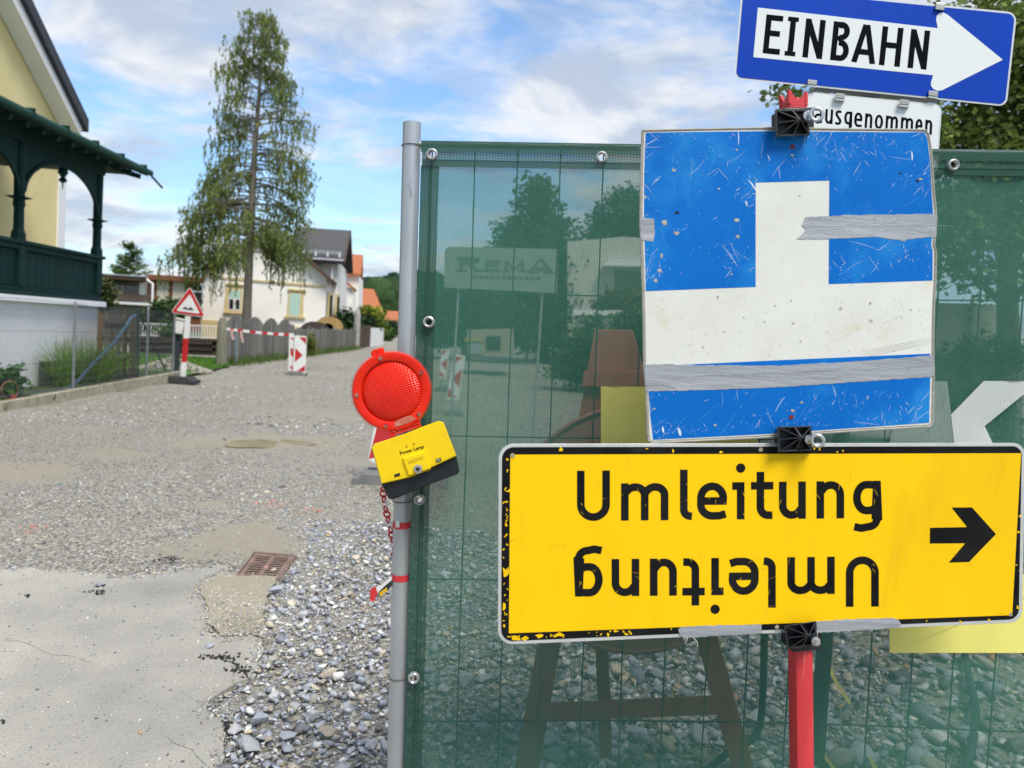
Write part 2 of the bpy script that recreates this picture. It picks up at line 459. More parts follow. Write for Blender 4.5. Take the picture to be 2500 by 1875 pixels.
def gravel_material():
    m = bpy.data.materials.new('gravel_bed'); m.use_nodes = True
    t = m.node_tree; N = t.nodes; L = t.links; b = N['Principled BSDF']
    b.inputs['Roughness'].default_value = 0.9; b.inputs['Specular IOR Level'].default_value = 0.2
    tcn = N.new('ShaderNodeTexCoord')
    vo = N.new('ShaderNodeTexVoronoi'); vo.inputs['Scale'].default_value = 75; vo.inputs['Randomness'].default_value = 1
    L.new(tcn.outputs['Object'], vo.inputs['Vector'])
    sepc = N.new('ShaderNodeSeparateColor'); L.new(vo.outputs['Color'], sepc.inputs[0])
    cr = N.new('ShaderNodeValToRGB'); e = cr.color_ramp.elements
    e[0].position = 0; e[0].color = (0.07, 0.066, 0.058, 1)
    e[1].position = 1; e[1].color = (0.62, 0.60, 0.54, 1)
    for p, c in ((0.35, (0.20, 0.19, 0.16, 1)), (0.7, (0.33, 0.31, 0.265, 1)), (0.9, (0.48, 0.43, 0.33, 1))):
        q = e.new(p); q.color = c
    L.new(sepc.outputs[0], cr.inputs[0])
    nz = N.new('ShaderNodeTexNoise'); nz.inputs['Scale'].default_value = 0.55; nz.inputs['Detail'].default_value = 7; nz.inputs['Roughness'].default_value = 0.62
    L.new(tcn.outputs['Object'], nz.inputs['Vector'])
    r = N.new('ShaderNodeMapRange'); r.inputs['From Min'].default_value = 0.36; r.inputs['From Max'].default_value = 0.62
    L.new(nz.outputs['Fac'], r.inputs['Value'])
    mx = N.new('ShaderNodeMix'); mx.data_type = 'RGBA'
    L.new(r.outputs['Result'], mx.inputs['Factor'])
    dirt = N.new('ShaderNodeMix'); dirt.data_type = 'RGBA'; dirt.inputs['Factor'].default_value = 0.62
    L.new(cr.outputs[0], dirt.inputs['A']); dirt.inputs['B'].default_value = (0.31, 0.295, 0.255, 1)
    L.new(dirt.outputs['Result'], mx.inputs['A'])
    L.new(cr.outputs[0], mx.inputs['B'])
    at = N.new('ShaderNodeAttribute'); at.attribute_name = 'mud'
    nz2 = N.new('ShaderNodeTexNoise'); nz2.inputs['Scale'].default_value = 9; nz2.inputs['Detail'].default_value = 8; nz2.inputs['Roughness'].default_value = .7
    L.new(tcn.outputs['Object'], nz2.inputs['Vector'])
    ma = N.new('ShaderNodeMath'); ma.operation = 'ADD'; L.new(at.outputs['Fac'], ma.inputs[0]); L.new(nz2.outputs['Fac'], ma.inputs[1])
    mr2 = N.new('ShaderNodeMapRange'); mr2.inputs['From Min'].default_value = .80; mr2.inputs['From Max'].default_value = 1.12; L.new(ma.outputs[0], mr2.inputs['Value'])
    md = N.new('ShaderNodeMix'); md.data_type = 'RGBA'; L.new(mr2.outputs['Result'], md.inputs['Factor']); L.new(mx.outputs['Result'], md.inputs['A'])
    mcol = N.new('ShaderNodeMix'); mcol.data_type = 'RGBA'; mcol.inputs['A'].default_value = (.27, .24, .185, 1); mcol.inputs['B'].default_value = (.37, .34, .275, 1); L.new(nz2.outputs['Fac'], mcol.inputs['Factor'])
    L.new(mcol.outputs['Result'], md.inputs['B'])
    L.new(md.outputs['Result'], b.inputs['Base Color'])
    bp = N.new('ShaderNodeBump'); bp.inputs['Strength'].default_value = 0.9; bp.inputs['Distance'].default_value = 0.012; bp.invert = True
    L.new(vo.outputs['Distance'], bp.inputs['Height']); L.new(bp.outputs[0], b.inputs['Normal'])
    return m
M_gravel = gravel_material()
def hnoise(x, y):
    return (0.012 * math.sin(x * 1.9 + 0.7 * y) + 0.010 * math.sin(2.7 * y - 1.3 * x + 1.0) + 0.006 * math.sin(6.1 * x + 4.7 * y)) * min(1.0, 0.35 + y / 12)
# the road, a slightly rutted sheet of gravel
mb = MB(); xs = np.concatenate([np.linspace(-16, -9, 8), np.linspace(-8.5, 4, 190), np.linspace(5, 30, 10)])
ys = np.concatenate([np.linspace(-6, 2, 6), np.linspace(2.3, 14, 200), np.linspace(14.2, 24, 50), np.linspace(26, 190, 40)])
vs = [(x - 0.10 * max(0, y - 60) * 0.5, y, hnoise(x, y) if 2 < y < 40 else 0) for y in ys for x in xs]
nx_ = len(xs)
fs = [(j * nx_ + i, j * nx_ + i + 1, (j + 1) * nx_ + i + 1, (j + 1) * nx_ + i) for j in range(len(ys) - 1) for i in range(nx_ - 1)]
mb.add(vs, fs)
road = structure(mk('gravel_road', mb, M_gravel, smooth=True))

# asphalt remnant with its broken edge
ASPH_PX = [(-260, 1392), (0, 1394), (70, 1394), (130, 1402), (195, 1404), (250, 1411), (280, 1419), (330, 1417), (400, 1408), (470, 1399), (520, 1391), (560, 1388),
           (558, 1405), (530, 1422), (503, 1440), (497, 1458), (505, 1480), (520, 1505), (510, 1530), (512, 1562), (560, 1560), (600, 1558), (640, 1572), (640, 1605), (628, 1640), (618, 1662), (580, 1680),
           (540, 1700), (512, 1722), (508, 1742), (515, 1764), (548, 1768), (572, 1776), (570, 1795), (548, 1808), (550, 1830), (545, 1862), (540, 1900), (530, 1990), (500, 2300), (-1400, 2300), (-1400, 1420)]
def jag(poly, amp, seg, seed=3):
    rs = random.Random(seed); o = []
    for i, a in enumerate(poly):
        b = poly[(i + 1) % len(poly)]; a = Vector(a); b = Vector(b); d = b - a; k = max(1, int(d.length / seg))
        nn = Vector((-d.y, d.x, 0)); nn = nn.normalized() if nn.length > 0 else nn
        for j in range(k):
            p = a + d * (j / k)
            o.append(p + nn * rs.uniform(-amp, amp))
    return o
ASPH_W = [G(*p) for p in ASPH_PX]
ap = jag(ASPH_W, 0.010, 0.045)
ASPH_2D = np.array([(p.x, p.y) for p in ap])
M_asph = mat('asphalt_old', (0.455, 0.435, 0.37), (0.27, 0.26, 0.235), scale=0.9, rough=0.92, bump=0.8, bscale=110, bdist=0.006, spec=0.2, detail=8, c3=(0.15, 0.145, 0.13), c3lo=0.58, c3hi=0.68, c3scale=95)
mb = MB(); mb.prism([Vector((p.x, p.y, -0.05)) for p in ap], [Vector((p.x, p.y, 0.022)) for p in ap])
asph = structure(mk('asphalt_patch', mb, M_asph))

M_crack = mat('asphalt_crack', (.035, .033, .03), (.07, .065, .055), scale=60, rough=.95)
for pts in ([(533, 1600), (548, 1612), (566, 1616), (580, 1630), (598, 1640), (606, 1655), (618, 1662)], [(520, 1890), (470, 1830), (430, 1815), (380, 1780)], [(-20, 1560), (60, 1568), (130, 1600), (190, 1604), (240, 1630)]):
    w0 = .009 if pts[0][0] == 533 else .0016; fp = []
    for i in range(len(pts) - 1):
        for k in range(4): fp.append(Vector(pts[i]).lerp(Vector(pts[i + 1]), k / 4) + Vector((random.uniform(-3, 3), random.uniform(-2, 2))))
    vs = []
    for i, p in enumerate(fp):
        g_ = G(p.x, p.y, .0225); wd = w0 * random.uniform(.4, 1.3) * math.sin(math.pi * (i + .6) / (len(fp) + .4)); vs += [g_ + Vector((wd * .3, wd, 0)), g_ - Vector((wd * .3, wd, 0))]
    mbc = MB(); mbc.add(vs, [(2 * i, 2 * i + 1, 2 * i + 3, 2 * i + 2) for i in range(len(fp) - 1)]); mk('crack', mbc, M_crack, asph)
def blob(cx, cy, rx, ry, n=40, amp=0.22, seed=1):
    rs = random.Random(seed); ph = [rs.uniform(0, 6.28) for _ in range(5)]
    o = []
    for i in range(n):
        a = 2 * math.pi * i / n
        k = 1 + amp * (math.sin(2 * a + ph[0]) * .5 + math.sin(3 * a + ph[1]) * .4 + math.sin(5 * a + ph[2]) * .3 + math.sin(9 * a + ph[3]) * .18)
        o.append((cx + rx * k * math.cos(a), cy + ry * k * math.sin(a)))
    return o
def blob_px(x, y, rx, ry, **k):
    return [G(*p) for p in blob(x, y, rx, ry, **k)]
M_sand = mat('sandy_grit', (0.36, 0.32, 0.235), (0.24, 0.215, 0.165), scale=90, rough=0.9, bump=0.7, bscale=170, bdist=0.006, c3=(0.42, 0.38, 0.29), c3lo=0.55, c3hi=0.65, c3scale=150)
MUDS = []
def patch(poly, z, m, name, parent=road):
    mbp = MB(); mbp.sheet([Vector((p.x, p.y, z + hnoise(p.x, p.y))) for p in poly]); return mk(name, mbp, m, parent)
BLOBS = []
for k, (x, y, rx, ry, st) in enumerate([(600, 1318, 150, 44, 1), (60, 1150, 190, 22, .95), (300, 1108, 150, 14, .8), (520, 1235, 46, 11, .9), (640, 1082, 230, 30, .9), (880, 1128, 130, 11, .8), (430, 1345, 150, 24, .6), (760, 1010, 220, 12, .6), (250, 1050, 200, 10, .5)]):
    c0 = G(x, y); BLOBS.append((c0.x, c0.y, abs(G(x + rx, y).x - c0.x), abs(G(x, y - ry).y - G(x, y + ry).y) / 2, st, k))
def mudval(x, y):
    v = np.zeros_like(x)
    for cx, cy, rx, ry, st, k in BLOBS:
        u, w_ = (x - cx) / rx, (y - cy) / ry; a = np.arctan2(w_, u); d = np.hypot(u, w_) * (1 + .16 * np.sin(2 * a + k) + .12 * np.sin(3 * a + 2 * k) + .08 * np.sin(7 * a + k))
        v = np.maximum(v, st * np.clip(1.35 - d, 0, 1) ** .8)
    return v
_co = np.empty(len(road.data.vertices) * 3, dtype=np.float32); road.data.vertices.foreach_get('co', _co); _co = _co.reshape(-1, 3)
_at = road.data.attributes.new('mud', 'FLOAT', 'POINT'); _at.data.foreach_set('value', mudval(_co[:, 0], _co[:, 1]).astype(np.float32))
pl = [G(*p) for p in [(545, 1406), (572, 1414), (640, 1421), (680, 1424), (650, 1470), (640, 1530), (648, 1568), (600, 1562), (540, 1566), (505, 1535), (515, 1505), (490, 1460), (500, 1430)]]
GRIT = np.array([(p.x, p.y) for p in pl])
patch(jag(pl, .01, .05), 0.028, M_sand, 'grit')
# standing water
M_water = mat('puddle_water', (0.44, 0.39, 0.29), (0.34, 0.28, 0.17), scale=1.2, rough=0.015, spec=1.0)
PUDS = []
for k, (x, y, rx, ry, lb) in enumerate([(652, 1084, 100, 11, 'shallow brown puddle on the gravel beyond the mud'),]):
    pl = blob_px(x, y, rx, ry, seed=41 + k, amp=.22); PUDS.append(np.array([(p.x, p.y) for p in pl]))
    zz = sum(hnoise(p.x, p.y) for p in pl) / len(pl) + 0.008
    mb = MB(); mb.sheet([Vector((p.x, p.y, zz)) for p in pl])
    structure(mk('puddle', mb, M_water))

# ------------------------------------------------------------------ gravel, stone by stone
def inpoly(P, poly):
    x, y = P[:, 0], P[:, 1]; r = np.zeros(len(P), bool); n = len(poly); j = n - 1
    for i in range(n):
        xi, yi = poly[i]; xj, yj = poly[j]
        c = ((yi > y) != (yj > y)) & (x < (xj - xi) * (y - yi) / (yj - yi + 1e-12) + xi)
        r ^= c; j = i
    return r
ICO_V = []
_p = (1 + 5 ** .5) / 2
for a in (-1, 1):
    for b in (-_p, _p):
        ICO_V += [(0, a, b), (a, b, 0), (b, 0, a)]
ICO_V = np.array(ICO_V) / math.sqrt(1 + _p * _p)
def hull_faces(V):
    import bmesh
    bm = bmesh.new(); vv = [bm.verts.new(v) for v in V]
    bm.verts.index_update()
    r = bmesh.ops.convex_hull(bm, input=bm.verts)
    bm.verts.index_update(); bm.faces.ensure_lookup_table()
    bmesh.ops.triangulate(bm, faces=bm.faces[:])
    bmesh.ops.delete(bm, geom=[v for v in bm.verts if not v.link_faces], context='VERTS')
    bm.verts.index_update()
    VV = np.array([v.co[:] for v in bm.verts]); FF = np.array([[v.index for v in f.verts] for f in bm.faces])
    bm.free()
    return VV, FF
ROCKS = []
for k in range(14):
    V = RNG.normal(size=(11, 3)); V /= np.linalg.norm(V, axis=1)[:, None]
    V *= RNG.uniform(0.75, 1.1, size=(11, 1)); V *= np.array([1.0, RNG.uniform(.6, .95), RNG.uniform(.38, .7)])
    ROCKS.append(hull_faces(V))
STONE_COLS = np.array([(.355, .375, .41), (.25, .27, .31), (.46, .465, .475), (.66, .645, .60), (.15, .15, .155), (.46, .415, .33), (.53, .47, .355), (.48, .33, .17), (.34, .325, .29)])
def stone_colors(n, probs, bright=1.0):
    idx = RNG.choice(len(STONE_COLS), size=n, p=np.array(probs) / sum(probs))
    return STONE_COLS[idx] * RNG.uniform(.75, 1.2, size=(n, 1)) * bright
def scatter(name, P, size, cols, parent, mat_, flat=1.0):
    n = len(P); kinds = RNG.integers(0, len(ROCKS), n); Vs = []; Fs = []; Cs = []; base = 0
    yaw = RNG.uniform(0, 2 * math.pi, n); tilt = RNG.normal(0, .35, n); tdir = RNG.uniform(0, 2 * math.pi, n)
    for k, (V, Fc) in enumerate(ROCKS):
        ii = np.where(kinds == k)[0]
        if not len(ii): continue
        c, s = np.cos(yaw[ii]), np.sin(yaw[ii])
        W = V[None] * size[ii][:, None, None] * np.array([1, 1, flat])
        X = W[..., 0] * c[:, None] - W[..., 1] * s[:, None]; Y = W[..., 0] * s[:, None] + W[..., 1] * c[:, None]; Z = W[..., 2]
        ct, st = np.cos(tilt[ii])[:, None], np.sin(tilt[ii])[:, None]
        X, Z = X * ct + Z * st, -X * st + Z * ct
        O = np.stack([X, Y, Z], -1) + P[ii][:, None, :]
        m = len(V)
        Vs.append(O.reshape(-1, 3)); Cs.append(np.repeat(cols[ii], m, 0))
        Fs.append((Fc[None] + (np.arange(len(ii)) * m)[:, None, None] + base).reshape(-1, 3))
        base += len(ii) * m
    return npmesh(name, np.concatenate(Vs), np.concatenate(Fs), mat_, parent, np.concatenate(Cs), kind='stuff')
M_stone = tint_mat('crushed_stone', rough=0.82, nscale=45, spec=0.25, bump=0.3)
def hz_v(P):
    x, y = P[:, 0], P[:, 1]
    h = (0.012 * np.sin(x * 1.9 + 0.7 * y) + 0.010 * np.sin(2.7 * y - 1.3 * x + 1.0) + 0.006 * np.sin(6.1 * x + 4.7 * y)) * np.minimum(1.0, 0.35 + y / 12)
    return np.where((y > 2) & (y < 40), h, 0)
GRATE = np.array([(p.x, p.y) for p in [G(558, 1412), (G(612, 1343)), G(728, 1352), G(685, 1414)]])
def keep(P, mud=0.12):
    ok = ~inpoly(P, ASPH_2D) & ~inpoly(P, GRATE)
    for q in PUDS: ok &= ~inpoly(P, q)
    ok &= RNG.random(len(P)) > np.clip(mudval(P[:, 0], P[:, 1]) * 1.25 - .1, 0, .93)
    ok &= ~(inpoly(P, GRIT) & (RNG.random(len(P)) > .25))
    return ok
# coarse rubble along the fence
n = 30000
P = np.stack([RNG.uniform(-2.1, 1.9, n), 2.15 + 3.6 * RNG.random(n) ** 1.25, np.zeros(n)], 1)
edge = -0.98 + (P[:, 1] - 2.4) * -0.13
P = P[(P[:, 0] > edge - RNG.exponential(.10, n)) & keep(P)]
n = len(P); sz = np.clip(np.exp(RNG.normal(math.log(.0100), .52, n)), .004, .040)
P[:, 2] = hz_v(P) + sz * .25 + RNG.random(n) ** 2 * .022 * (P[:, 0] > -1.0)
scatter('rubble', P, sz, stone_colors(n, [6, 5, 4, 2.6, 2.4, 1.3, .8, .3, 1.2], 1.08), road, M_stone)
# rubble beyond the mesh fence, coarser
n = 11000
P = np.stack([RNG.uniform(.1, 5.2, n), 2.2 + 7.5 * RNG.random(n) ** 1.4, np.zeros(n)], 1)
n = len(P); sz = np.clip(np.exp(RNG.normal(math.log(.020), .55, n)), .008, .075)
P[:, 2] = sz * .3 + RNG.random(n) * .03
scatter('rubble', P, sz, stone_colors(n, [5, 4, 4, 3, 2, 2, 1.5, .6, 1]), road, M_stone)
# rolled road gravel
for (n, y0, y1, x0, x1, med, sig, mx_) in ((62000, 4.0, 10.5, -7.2, .9, .0068, .55, .036), (36000, 10, 27, -9.5, 3.5, .0115, .55, .045), (9000, 2.3, 4.3, -2.2, -.3, .006, .4, .018)):
    yy = y0 + (y1 - y0) * RNG.random(n) ** 1.2
    P = np.stack([x0 + (x1 - x0) * RNG.random(n), yy, np.zeros(n)], 1)
    P = P[keep(P) & (P[:, 0] > -6.72 - .08 * (P[:, 1] - 10.26))]
    n = len(P); sz = np.clip(np.exp(RNG.normal(math.log(med), sig, n)), .003, mx_)
    clump = 0.5 + 0.5 * np.sin(P[:, 0] * 1.3 + 2 * np.sin(P[:, 1] * .7)) * np.cos(P[:, 1] * .9 + P[:, 0] * .5)
    sz *= .75 + .5 * clump
    P[:, 2] = hz_v(P) + sz * .12
    cols = stone_colors(n, [3.2, 2.6, 3.4, 3.2, 2.0, 2.4, 1.6, .2, 2.4], .92)
    fz = np.clip(.42 + .55 * np.sin(P[:, 0] * .9 + 1.7 * np.sin(P[:, 1] * .45)) * np.sin(P[:, 1] * .62 + .8 * P[:, 0]) + RNG.normal(0, .12, n), 0, .66)[:, None]
    cols = cols * (1 - fz) + np.array([(.29, .28, .25)]) * RNG.uniform(.7, 1.2, (n, 1)) * fz
    # marker spray on the stones
    for (px_, py_, rx, ry, c) in ((125, 1000, 30, 6, (.72, .12, .08)), (90, 1288, 60, 12, (.70, .20, .14)), (660, 1232, 46, 9, (.72, .22, .16)), (745, 1252, 40, 10, (.70, .26, .20)), (704, 1250, 18, 6, (.10, .28, .55)), (180, 1185, 70, 8, (.16, .24, .27)), (240, 1268, 38, 8, (.66, .66, .66)), (320, 1210, 26, 9, (.70, .70, .72))):
        c0 = G(px_, py_); c1 = G(px_ + rx, py_); c2_ = G(px_, py_ + ry)
        d = ((P[:, 0] - c0.x) / (c1.x - c0.x)) ** 2 + ((P[:, 1] - c0.y) / (c2_.y - c0.y)) ** 2
        hit = (d < 1) & (RNG.random(n) < .62)
        cols[hit] = np.array(c) * RNG.uniform(.8, 1.15, size=(hit.sum(), 1))
    scatter('road_gravel', P, sz, cols, road, M_stone, flat=.72)
# grit lying on the asphalt
n = 7000
P = np.stack([RNG.uniform(-3.4, -.7, n), RNG.uniform(2.3, 4.5, n), np.zeros(n)], 1); P = P[inpoly(P, ASPH_2D)]; n = len(P)
sz = np.clip(np.exp(RNG.normal(math.log(.0024), .5, n)), .0013, .011); P[:, 2] = .022 + sz * .2
scatter('grit', P, sz, stone_colors(n, [1, 2, 2, 5, 6, 2, 2, .1, 3]), asph, M_stone)
# crumbs of black bitumen
Pc = []
for (x, y, rx, ry, m_) in ((238, 1458, 24, 6, 26), (245, 1440, 14, 4, 8), (540, 1617, 45, 9, 60), (590, 1650, 40, 14, 50), (420, 1373, 22, 5, 40), (66, 1465, 8, 4, 10), (390, 1378, 40, 5, 26), (555, 1790, 12, 30, 50), (10, 1780, 10, 5, 4)):
    for _ in range(m_):
        p = G(x + random.gauss(0, rx * .5), y + random.gauss(0, ry * .5)); Pc.append((p.x, p.y, .026))
Pc = np.array(Pc); scatter('bitumen_crumbs', Pc, RNG.uniform(.003, .011, len(Pc)), np.full((len(Pc), 3), .028) * RNG.uniform(.5, 1.6, (len(Pc), 1)), asph, M_stone)
n = 5000
ei = RNG.integers(0, 330, n) % len(ASPH_2D); P = np.concatenate([ASPH_2D[ei] + RNG.normal(0, .028, (n, 2)), np.zeros((n, 1))], 1); P = P[(P[:, 1] > 2.2) & (P[:, 0] > -3.6) & ~inpoly(P, GRATE)]; n = len(P)
sz = np.clip(np.exp(RNG.normal(math.log(.0048), .5, n)), .002, .016); P[:, 2] = np.where(inpoly(P, ASPH_2D), .022, .008) + sz * .2
scatter('grit', P, sz, stone_colors(n, [2, 2, 2, 3, 2, 3, 3, .2, 3], .9), asph, M_stone)
# sandy grit spilling over the asphalt corner
n = 9000
gc0 = GRIT.mean(0); P = np.stack([RNG.uniform(GRIT[:, 0].min() - .12, GRIT[:, 0].max() + .12, n), RNG.uniform(GRIT[:, 1].min() - .12, GRIT[:, 1].max() + .1, n), np.zeros(n)], 1)
ing = inpoly(P, GRIT); near = inpoly(gc0 + (P[:, :2] - gc0) / 1.16, GRIT); P = P[(ing | (near & (RNG.random(n) < .45))) & ~inpoly(P, GRATE)]; n = len(P)
sz = np.clip(np.exp(RNG.normal(math.log(.0042), .4, n)), .002, .014); P[:, 2] = .030 + sz * .15
scatter('grit', P, sz, stone_colors(n, [1, 1, 2, 3, 1, 4, 4, .3, 4], .95), asph, M_stone)
# the largest stones, each on its own
ROCK_ME = []
SM = [mat('stone_blue_grey', (.29, .315, .36), (.46, .48, .51), scale=22, rough=.8, bump=.5, bscale=60, bdist=.004, objvar=.35),
      mat('stone_light_grey', (.36, .37, .38), (.50, .50, .49), scale=22, rough=.8, bump=.5, bscale=60, bdist=.004, objvar=.25, c3=(.25, .27, .30), c3lo=.55, c3hi=.62),
      mat('stone_ochre', (.46, .40, .29), (.40, .26, .10), scale=16, rough=.85, bump=.5, bscale=60, bdist=.004, objvar=.2, c3=(.44, .45, .46), c3lo=.5, c3hi=.56)]
for k in range(12):
    V = RNG.normal(size=(16, 3)); V /= np.linalg.norm(V, axis=1)[:, None]; V *= RNG.uniform(.72, 1.1, size=(16, 1)); V *= np.array([1.0, RNG.uniform(.6, .9), RNG.uniform(.4, .68)])
    VV, FF = hull_faces(V)
    me = bpy.data.meshes.new('stone'); me.from_pydata(VV.tolist(), [], FF.tolist()); me.materials.append(SM[(0, 0, 1, 0, 1, 2)[k % 6]]); me.update()
    ROCK_ME.append(me)
spots = []
for (px_, py_, wpx, k) in [(800, 1815, 34, 5), (610, 1850, 42, 2), (700, 1822, 30, 0), (632, 1778, 34, 1), (655, 1825, 16, 11), (573, 1800, 20, 2), (560, 1852, 20, 6), (640, 1805, 18, 3), (702, 1850, 18, 0), (765, 1766, 22, 4), (845, 1745, 22, 3),
                           (510, 1592, 15, 0), (672, 1456, 22, 6), (660, 1535, 14, 11), (636, 1528, 12, 5), (640, 1558, 14, 2), (800, 1660, 26, 11), (585, 1535, 9, 5), (668, 1406, 10, 5), (243, 1440, 12, 0), (740, 1515, 20, 4), (680, 1630, 14, 2), (875, 1655, 12, 2),
                           (760, 1590, 14, 4), (800, 1530, 16, 3), (870, 1690, 14, 2), (720, 1740, 16, 2), (905, 1840, 20, 2), (860, 1805, 18, 5)]:
    spots.append((px_, py_, wpx, k))
rs = random.Random(5)
while len(spots) < 292:
    if rs.random() < .62:
        px_ = rs.uniform(560, 955); py_ = rs.uniform(1440, 1875)
        g_ = G(px_, py_)
        if inpoly(np.array([(g_.x, g_.y)]), ASPH_2D)[0] or px_ < 560 + (1700 - py_) * .0 or (py_ < 1560 and px_ < 660): continue
        spots.append((px_, py_, rs.uniform(7, 15) * (py_ / 1875) ** 2, rs.randrange(12)))
    else:
        px_ = rs.uniform(1000, 2480); py_ = rs.uniform(1585, 1875)
        spots.append((px_, py_, rs.choice((rs.uniform(9, 22), rs.uniform(15, 42))) * (py_ / 1875) ** 2, rs.randrange(12)))
for px_, py_, wpx, k in spots:
    p = G(px_, py_); r_s = wpx * p.y / F_PX
    o = bpy.data.objects.new('stone', ROCK_ME[k]); COL.objects.link(o); o.parent = road
    o.location = (p.x, p.y, hnoise(p.x, p.y) + r_s * .40 + (.020 if inpoly(np.array([(p.x, p.y)]), ASPH_2D)[0] else .014)); o.scale = (r_s,) * 3
    o.rotation_euler = (rs.uniform(-.4, .4), rs.uniform(-.4, .4), rs.uniform(0, 6.28))

# ------------------------------------------------------------------ drain grate
M_rust = mat('rusty_iron', (.16, .10, .075), (.24, .18, .15), scale=14, rough=.85, bump=.4, bscale=60, bdist=.003, c3=(.62, .28, .24), c3lo=.60, c3hi=.66, c3scale=9)
M_rustshade = mat('rust_slot_shade', (.03, .02, .016), (.05, .032, .025), scale=14, rough=.9)  # rusty brown, made darker still to paint the shade inside the slots
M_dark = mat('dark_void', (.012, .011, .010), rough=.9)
gq = [G(575, 1406, .03), G(620, 1347, .03), G(724, 1356, .03), G(684, 1413, .03)]
def bil(q, u, v):
    return (q[0] * (1 - u) + q[3] * u) * (1 - v) + (q[1] * (1 - u) + q[2] * u) * v
gr = thing('drain_grate', 'rusty iron drain grate with two rows of slots at the asphalt corner', 'drain grate', bil(gq, .5, .5) * 1.0)
def gbox(u0, u1, v0, v1, z0, z1):
    A = [bil(gq, *c) + Vector((0, 0, z0)) for c in ((u0, v0), (u1, v0), (u1, v1), (u0, v1))]
    B = [bil(gq, *c) + Vector((0, 0, z1)) for c in ((u0, v0), (u1, v0), (u1, v1), (u0, v1))]
    return A, B
mb = MB()
for a in ((0, 1, 0, .035), (0, 1, .965, 1), (0, .035, .035, .965), (.965, 1, .035, .965)): mb.prism(*gbox(*a, -.10, .004))
mk('outer_frame', mb, M_rust, gr)
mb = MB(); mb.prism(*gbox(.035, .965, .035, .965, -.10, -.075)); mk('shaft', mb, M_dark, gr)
mb = MB()
for a in ((.05, .14, .05, .95), (.86, .95, .05, .95), (.455, .545, .05, .95), (.14, .86, .05, .10), (.14, .86, .90, .95)): mb.prism(*gbox(*a, -.02, 0))
mk('inner_frame', mb, M_rust, gr)
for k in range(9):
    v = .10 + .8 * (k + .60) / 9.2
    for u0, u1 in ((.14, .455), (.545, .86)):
        mb = MB(); mb.prism(*gbox(u0, u1, v + .006, v + .034, -.03, -.0045), m=1); mb.prism(*gbox(u0, u1, v, v + .040, -.004, -.001)); mk('grate_bar', mb, [M_rust, M_rustshade], gr)  # bar sides carry the painted slot shade, caps the plain rust

# ================================================================== LEFT SIDE: kerb, fence, veranda, yellow house
K0 = Vector((-6.84, 10.26, 0))
SK = Vector((-.08, 1, 0)).normalized(); NK = Vector((SK.y, -SK.x, 0))
def KP(t, o, z): return K0 + SK * t - NK * o + Vector((0, 0, z))
def slab(mb, t0, t1, o0, o1, z0, z1, P=KP, m=0):
    A = [P(t0, o0, z0), P(t1, o0, z0), P(t1, o1, z0), P(t0, o1, z0)]; B = [P(t0, o0, z1), P(t1, o0, z1), P(t1, o1, z1), P(t0, o1, z1)]
    mb.prism(A, B, m); return mb
M_conc = mat('mossy_concrete', (.40, .36, .27), (.28, .26, .18), scale=5, rough=.9, bump=.4, bscale=40, bdist=.006, c3=(.09, .10, .04), c3lo=.58, c3hi=.7, c3scale=7)
kerb = thing('garden_kerb', 'low mossy concrete garden kerb under the chain-link fence', 'kerb', KP(0, .07, 0))
for k in range(-5, 7):
    mb = MB(); slab(mb, k + .006, k + .994, 0, .13, -.05, .155 + .009 * k); mk('kerb_stone', mb, M_conc, kerb, bevel=.012)
M_soil = mat('garden_soil', (.055, .06, .025), (.035, .075, .015), scale=3, rough=.95, bump=.6, bscale=30, bdist=.03)
mb = MB(); mb.sheet([KP(-8, .13, .10), KP(7.2, .13, .15), KP(7.2, 12, .15), KP(-8, 12, .1)]); structure(mk('garden_bed', mb, M_soil))
M_lawn = mat('lawn', (.07, .17, .02), (.11, .22, .035), scale=5, rough=.95, bump=.7, bscale=80, bdist=.03)
mb = MB(); mb.sheet([KP(6.9, .15, .06), KP(12.2, .5, .05), KP(16.4, 1.4, .05), KP(16.4, 24, .10), KP(6.5, 22, .12)]); structure(mk('lawn', mb, M_lawn))
# blades on the lawn
def blades(name, P, h, wdt, cols, parent=None, lean=.35, seg=2, label=None, cat=None):
    n = len(P); a = RNG.uniform(0, 2 * math.pi, n); la = RNG.uniform(0, 2 * math.pi, n); ln = np.abs(RNG.normal(0, lean, n)) * h
    dx_ = np.cos(a) * wdt / 2; dy_ = np.sin(a) * wdt / 2; Vs = []
    for k in range(seg + 1):
        f = k / seg; bend = f ** 1.8; wid = 1 - f * .85
        for sgn in (-1, 1):
            Vs.append(np.stack([P[:, 0] + sgn * dx_ * wid + np.cos(la) * ln * bend, P[:, 1] + sgn * dy_ * wid + np.sin(la) * ln * bend, P[:, 2] + h * (f - .25 * bend * np.minimum(1, ln / h))], -1))
    V = np.stack(Vs, 1); m = V.shape[1]
    Fc = np.array([[2 * k, 2 * k + 1, 2 * k + 3, 2 * k + 2] for k in range(seg)])
    Fa = (Fc[None] + (np.arange(n) * m)[:, None, None]).reshape(-1, 4)
    return npmesh(name, V.reshape(-1, 3), Fa, M_leaf, parent, np.repeat(cols, m, 0), kind=None if label is None and parent is not None else ('stuff' if parent is None else None))
M_leaf = tint_mat('leaf', rough=.65, trans=.32, nscale=3, spec=.3)
n = 22000
tt = RNG.uniform(6.9, 15.6, n); oo = .4 + np.maximum(0, tt - 12) * .25 + 11 * RNG.random(n) ** 1.5
P = np.stack([K0.x + SK.x * tt - NK.x * oo, K0.y + SK.y * tt - NK.y * oo, np.full(n, .06)], 1)
gb = blades('lawn_grass', P, RNG.uniform(.04, .10, n), .018, np.array([(.10, .22, .03)]) * RNG.uniform(.7, 1.3, (n, 1)))
tag(gb, 'short bright green lawn behind the letterbox', 'grass')
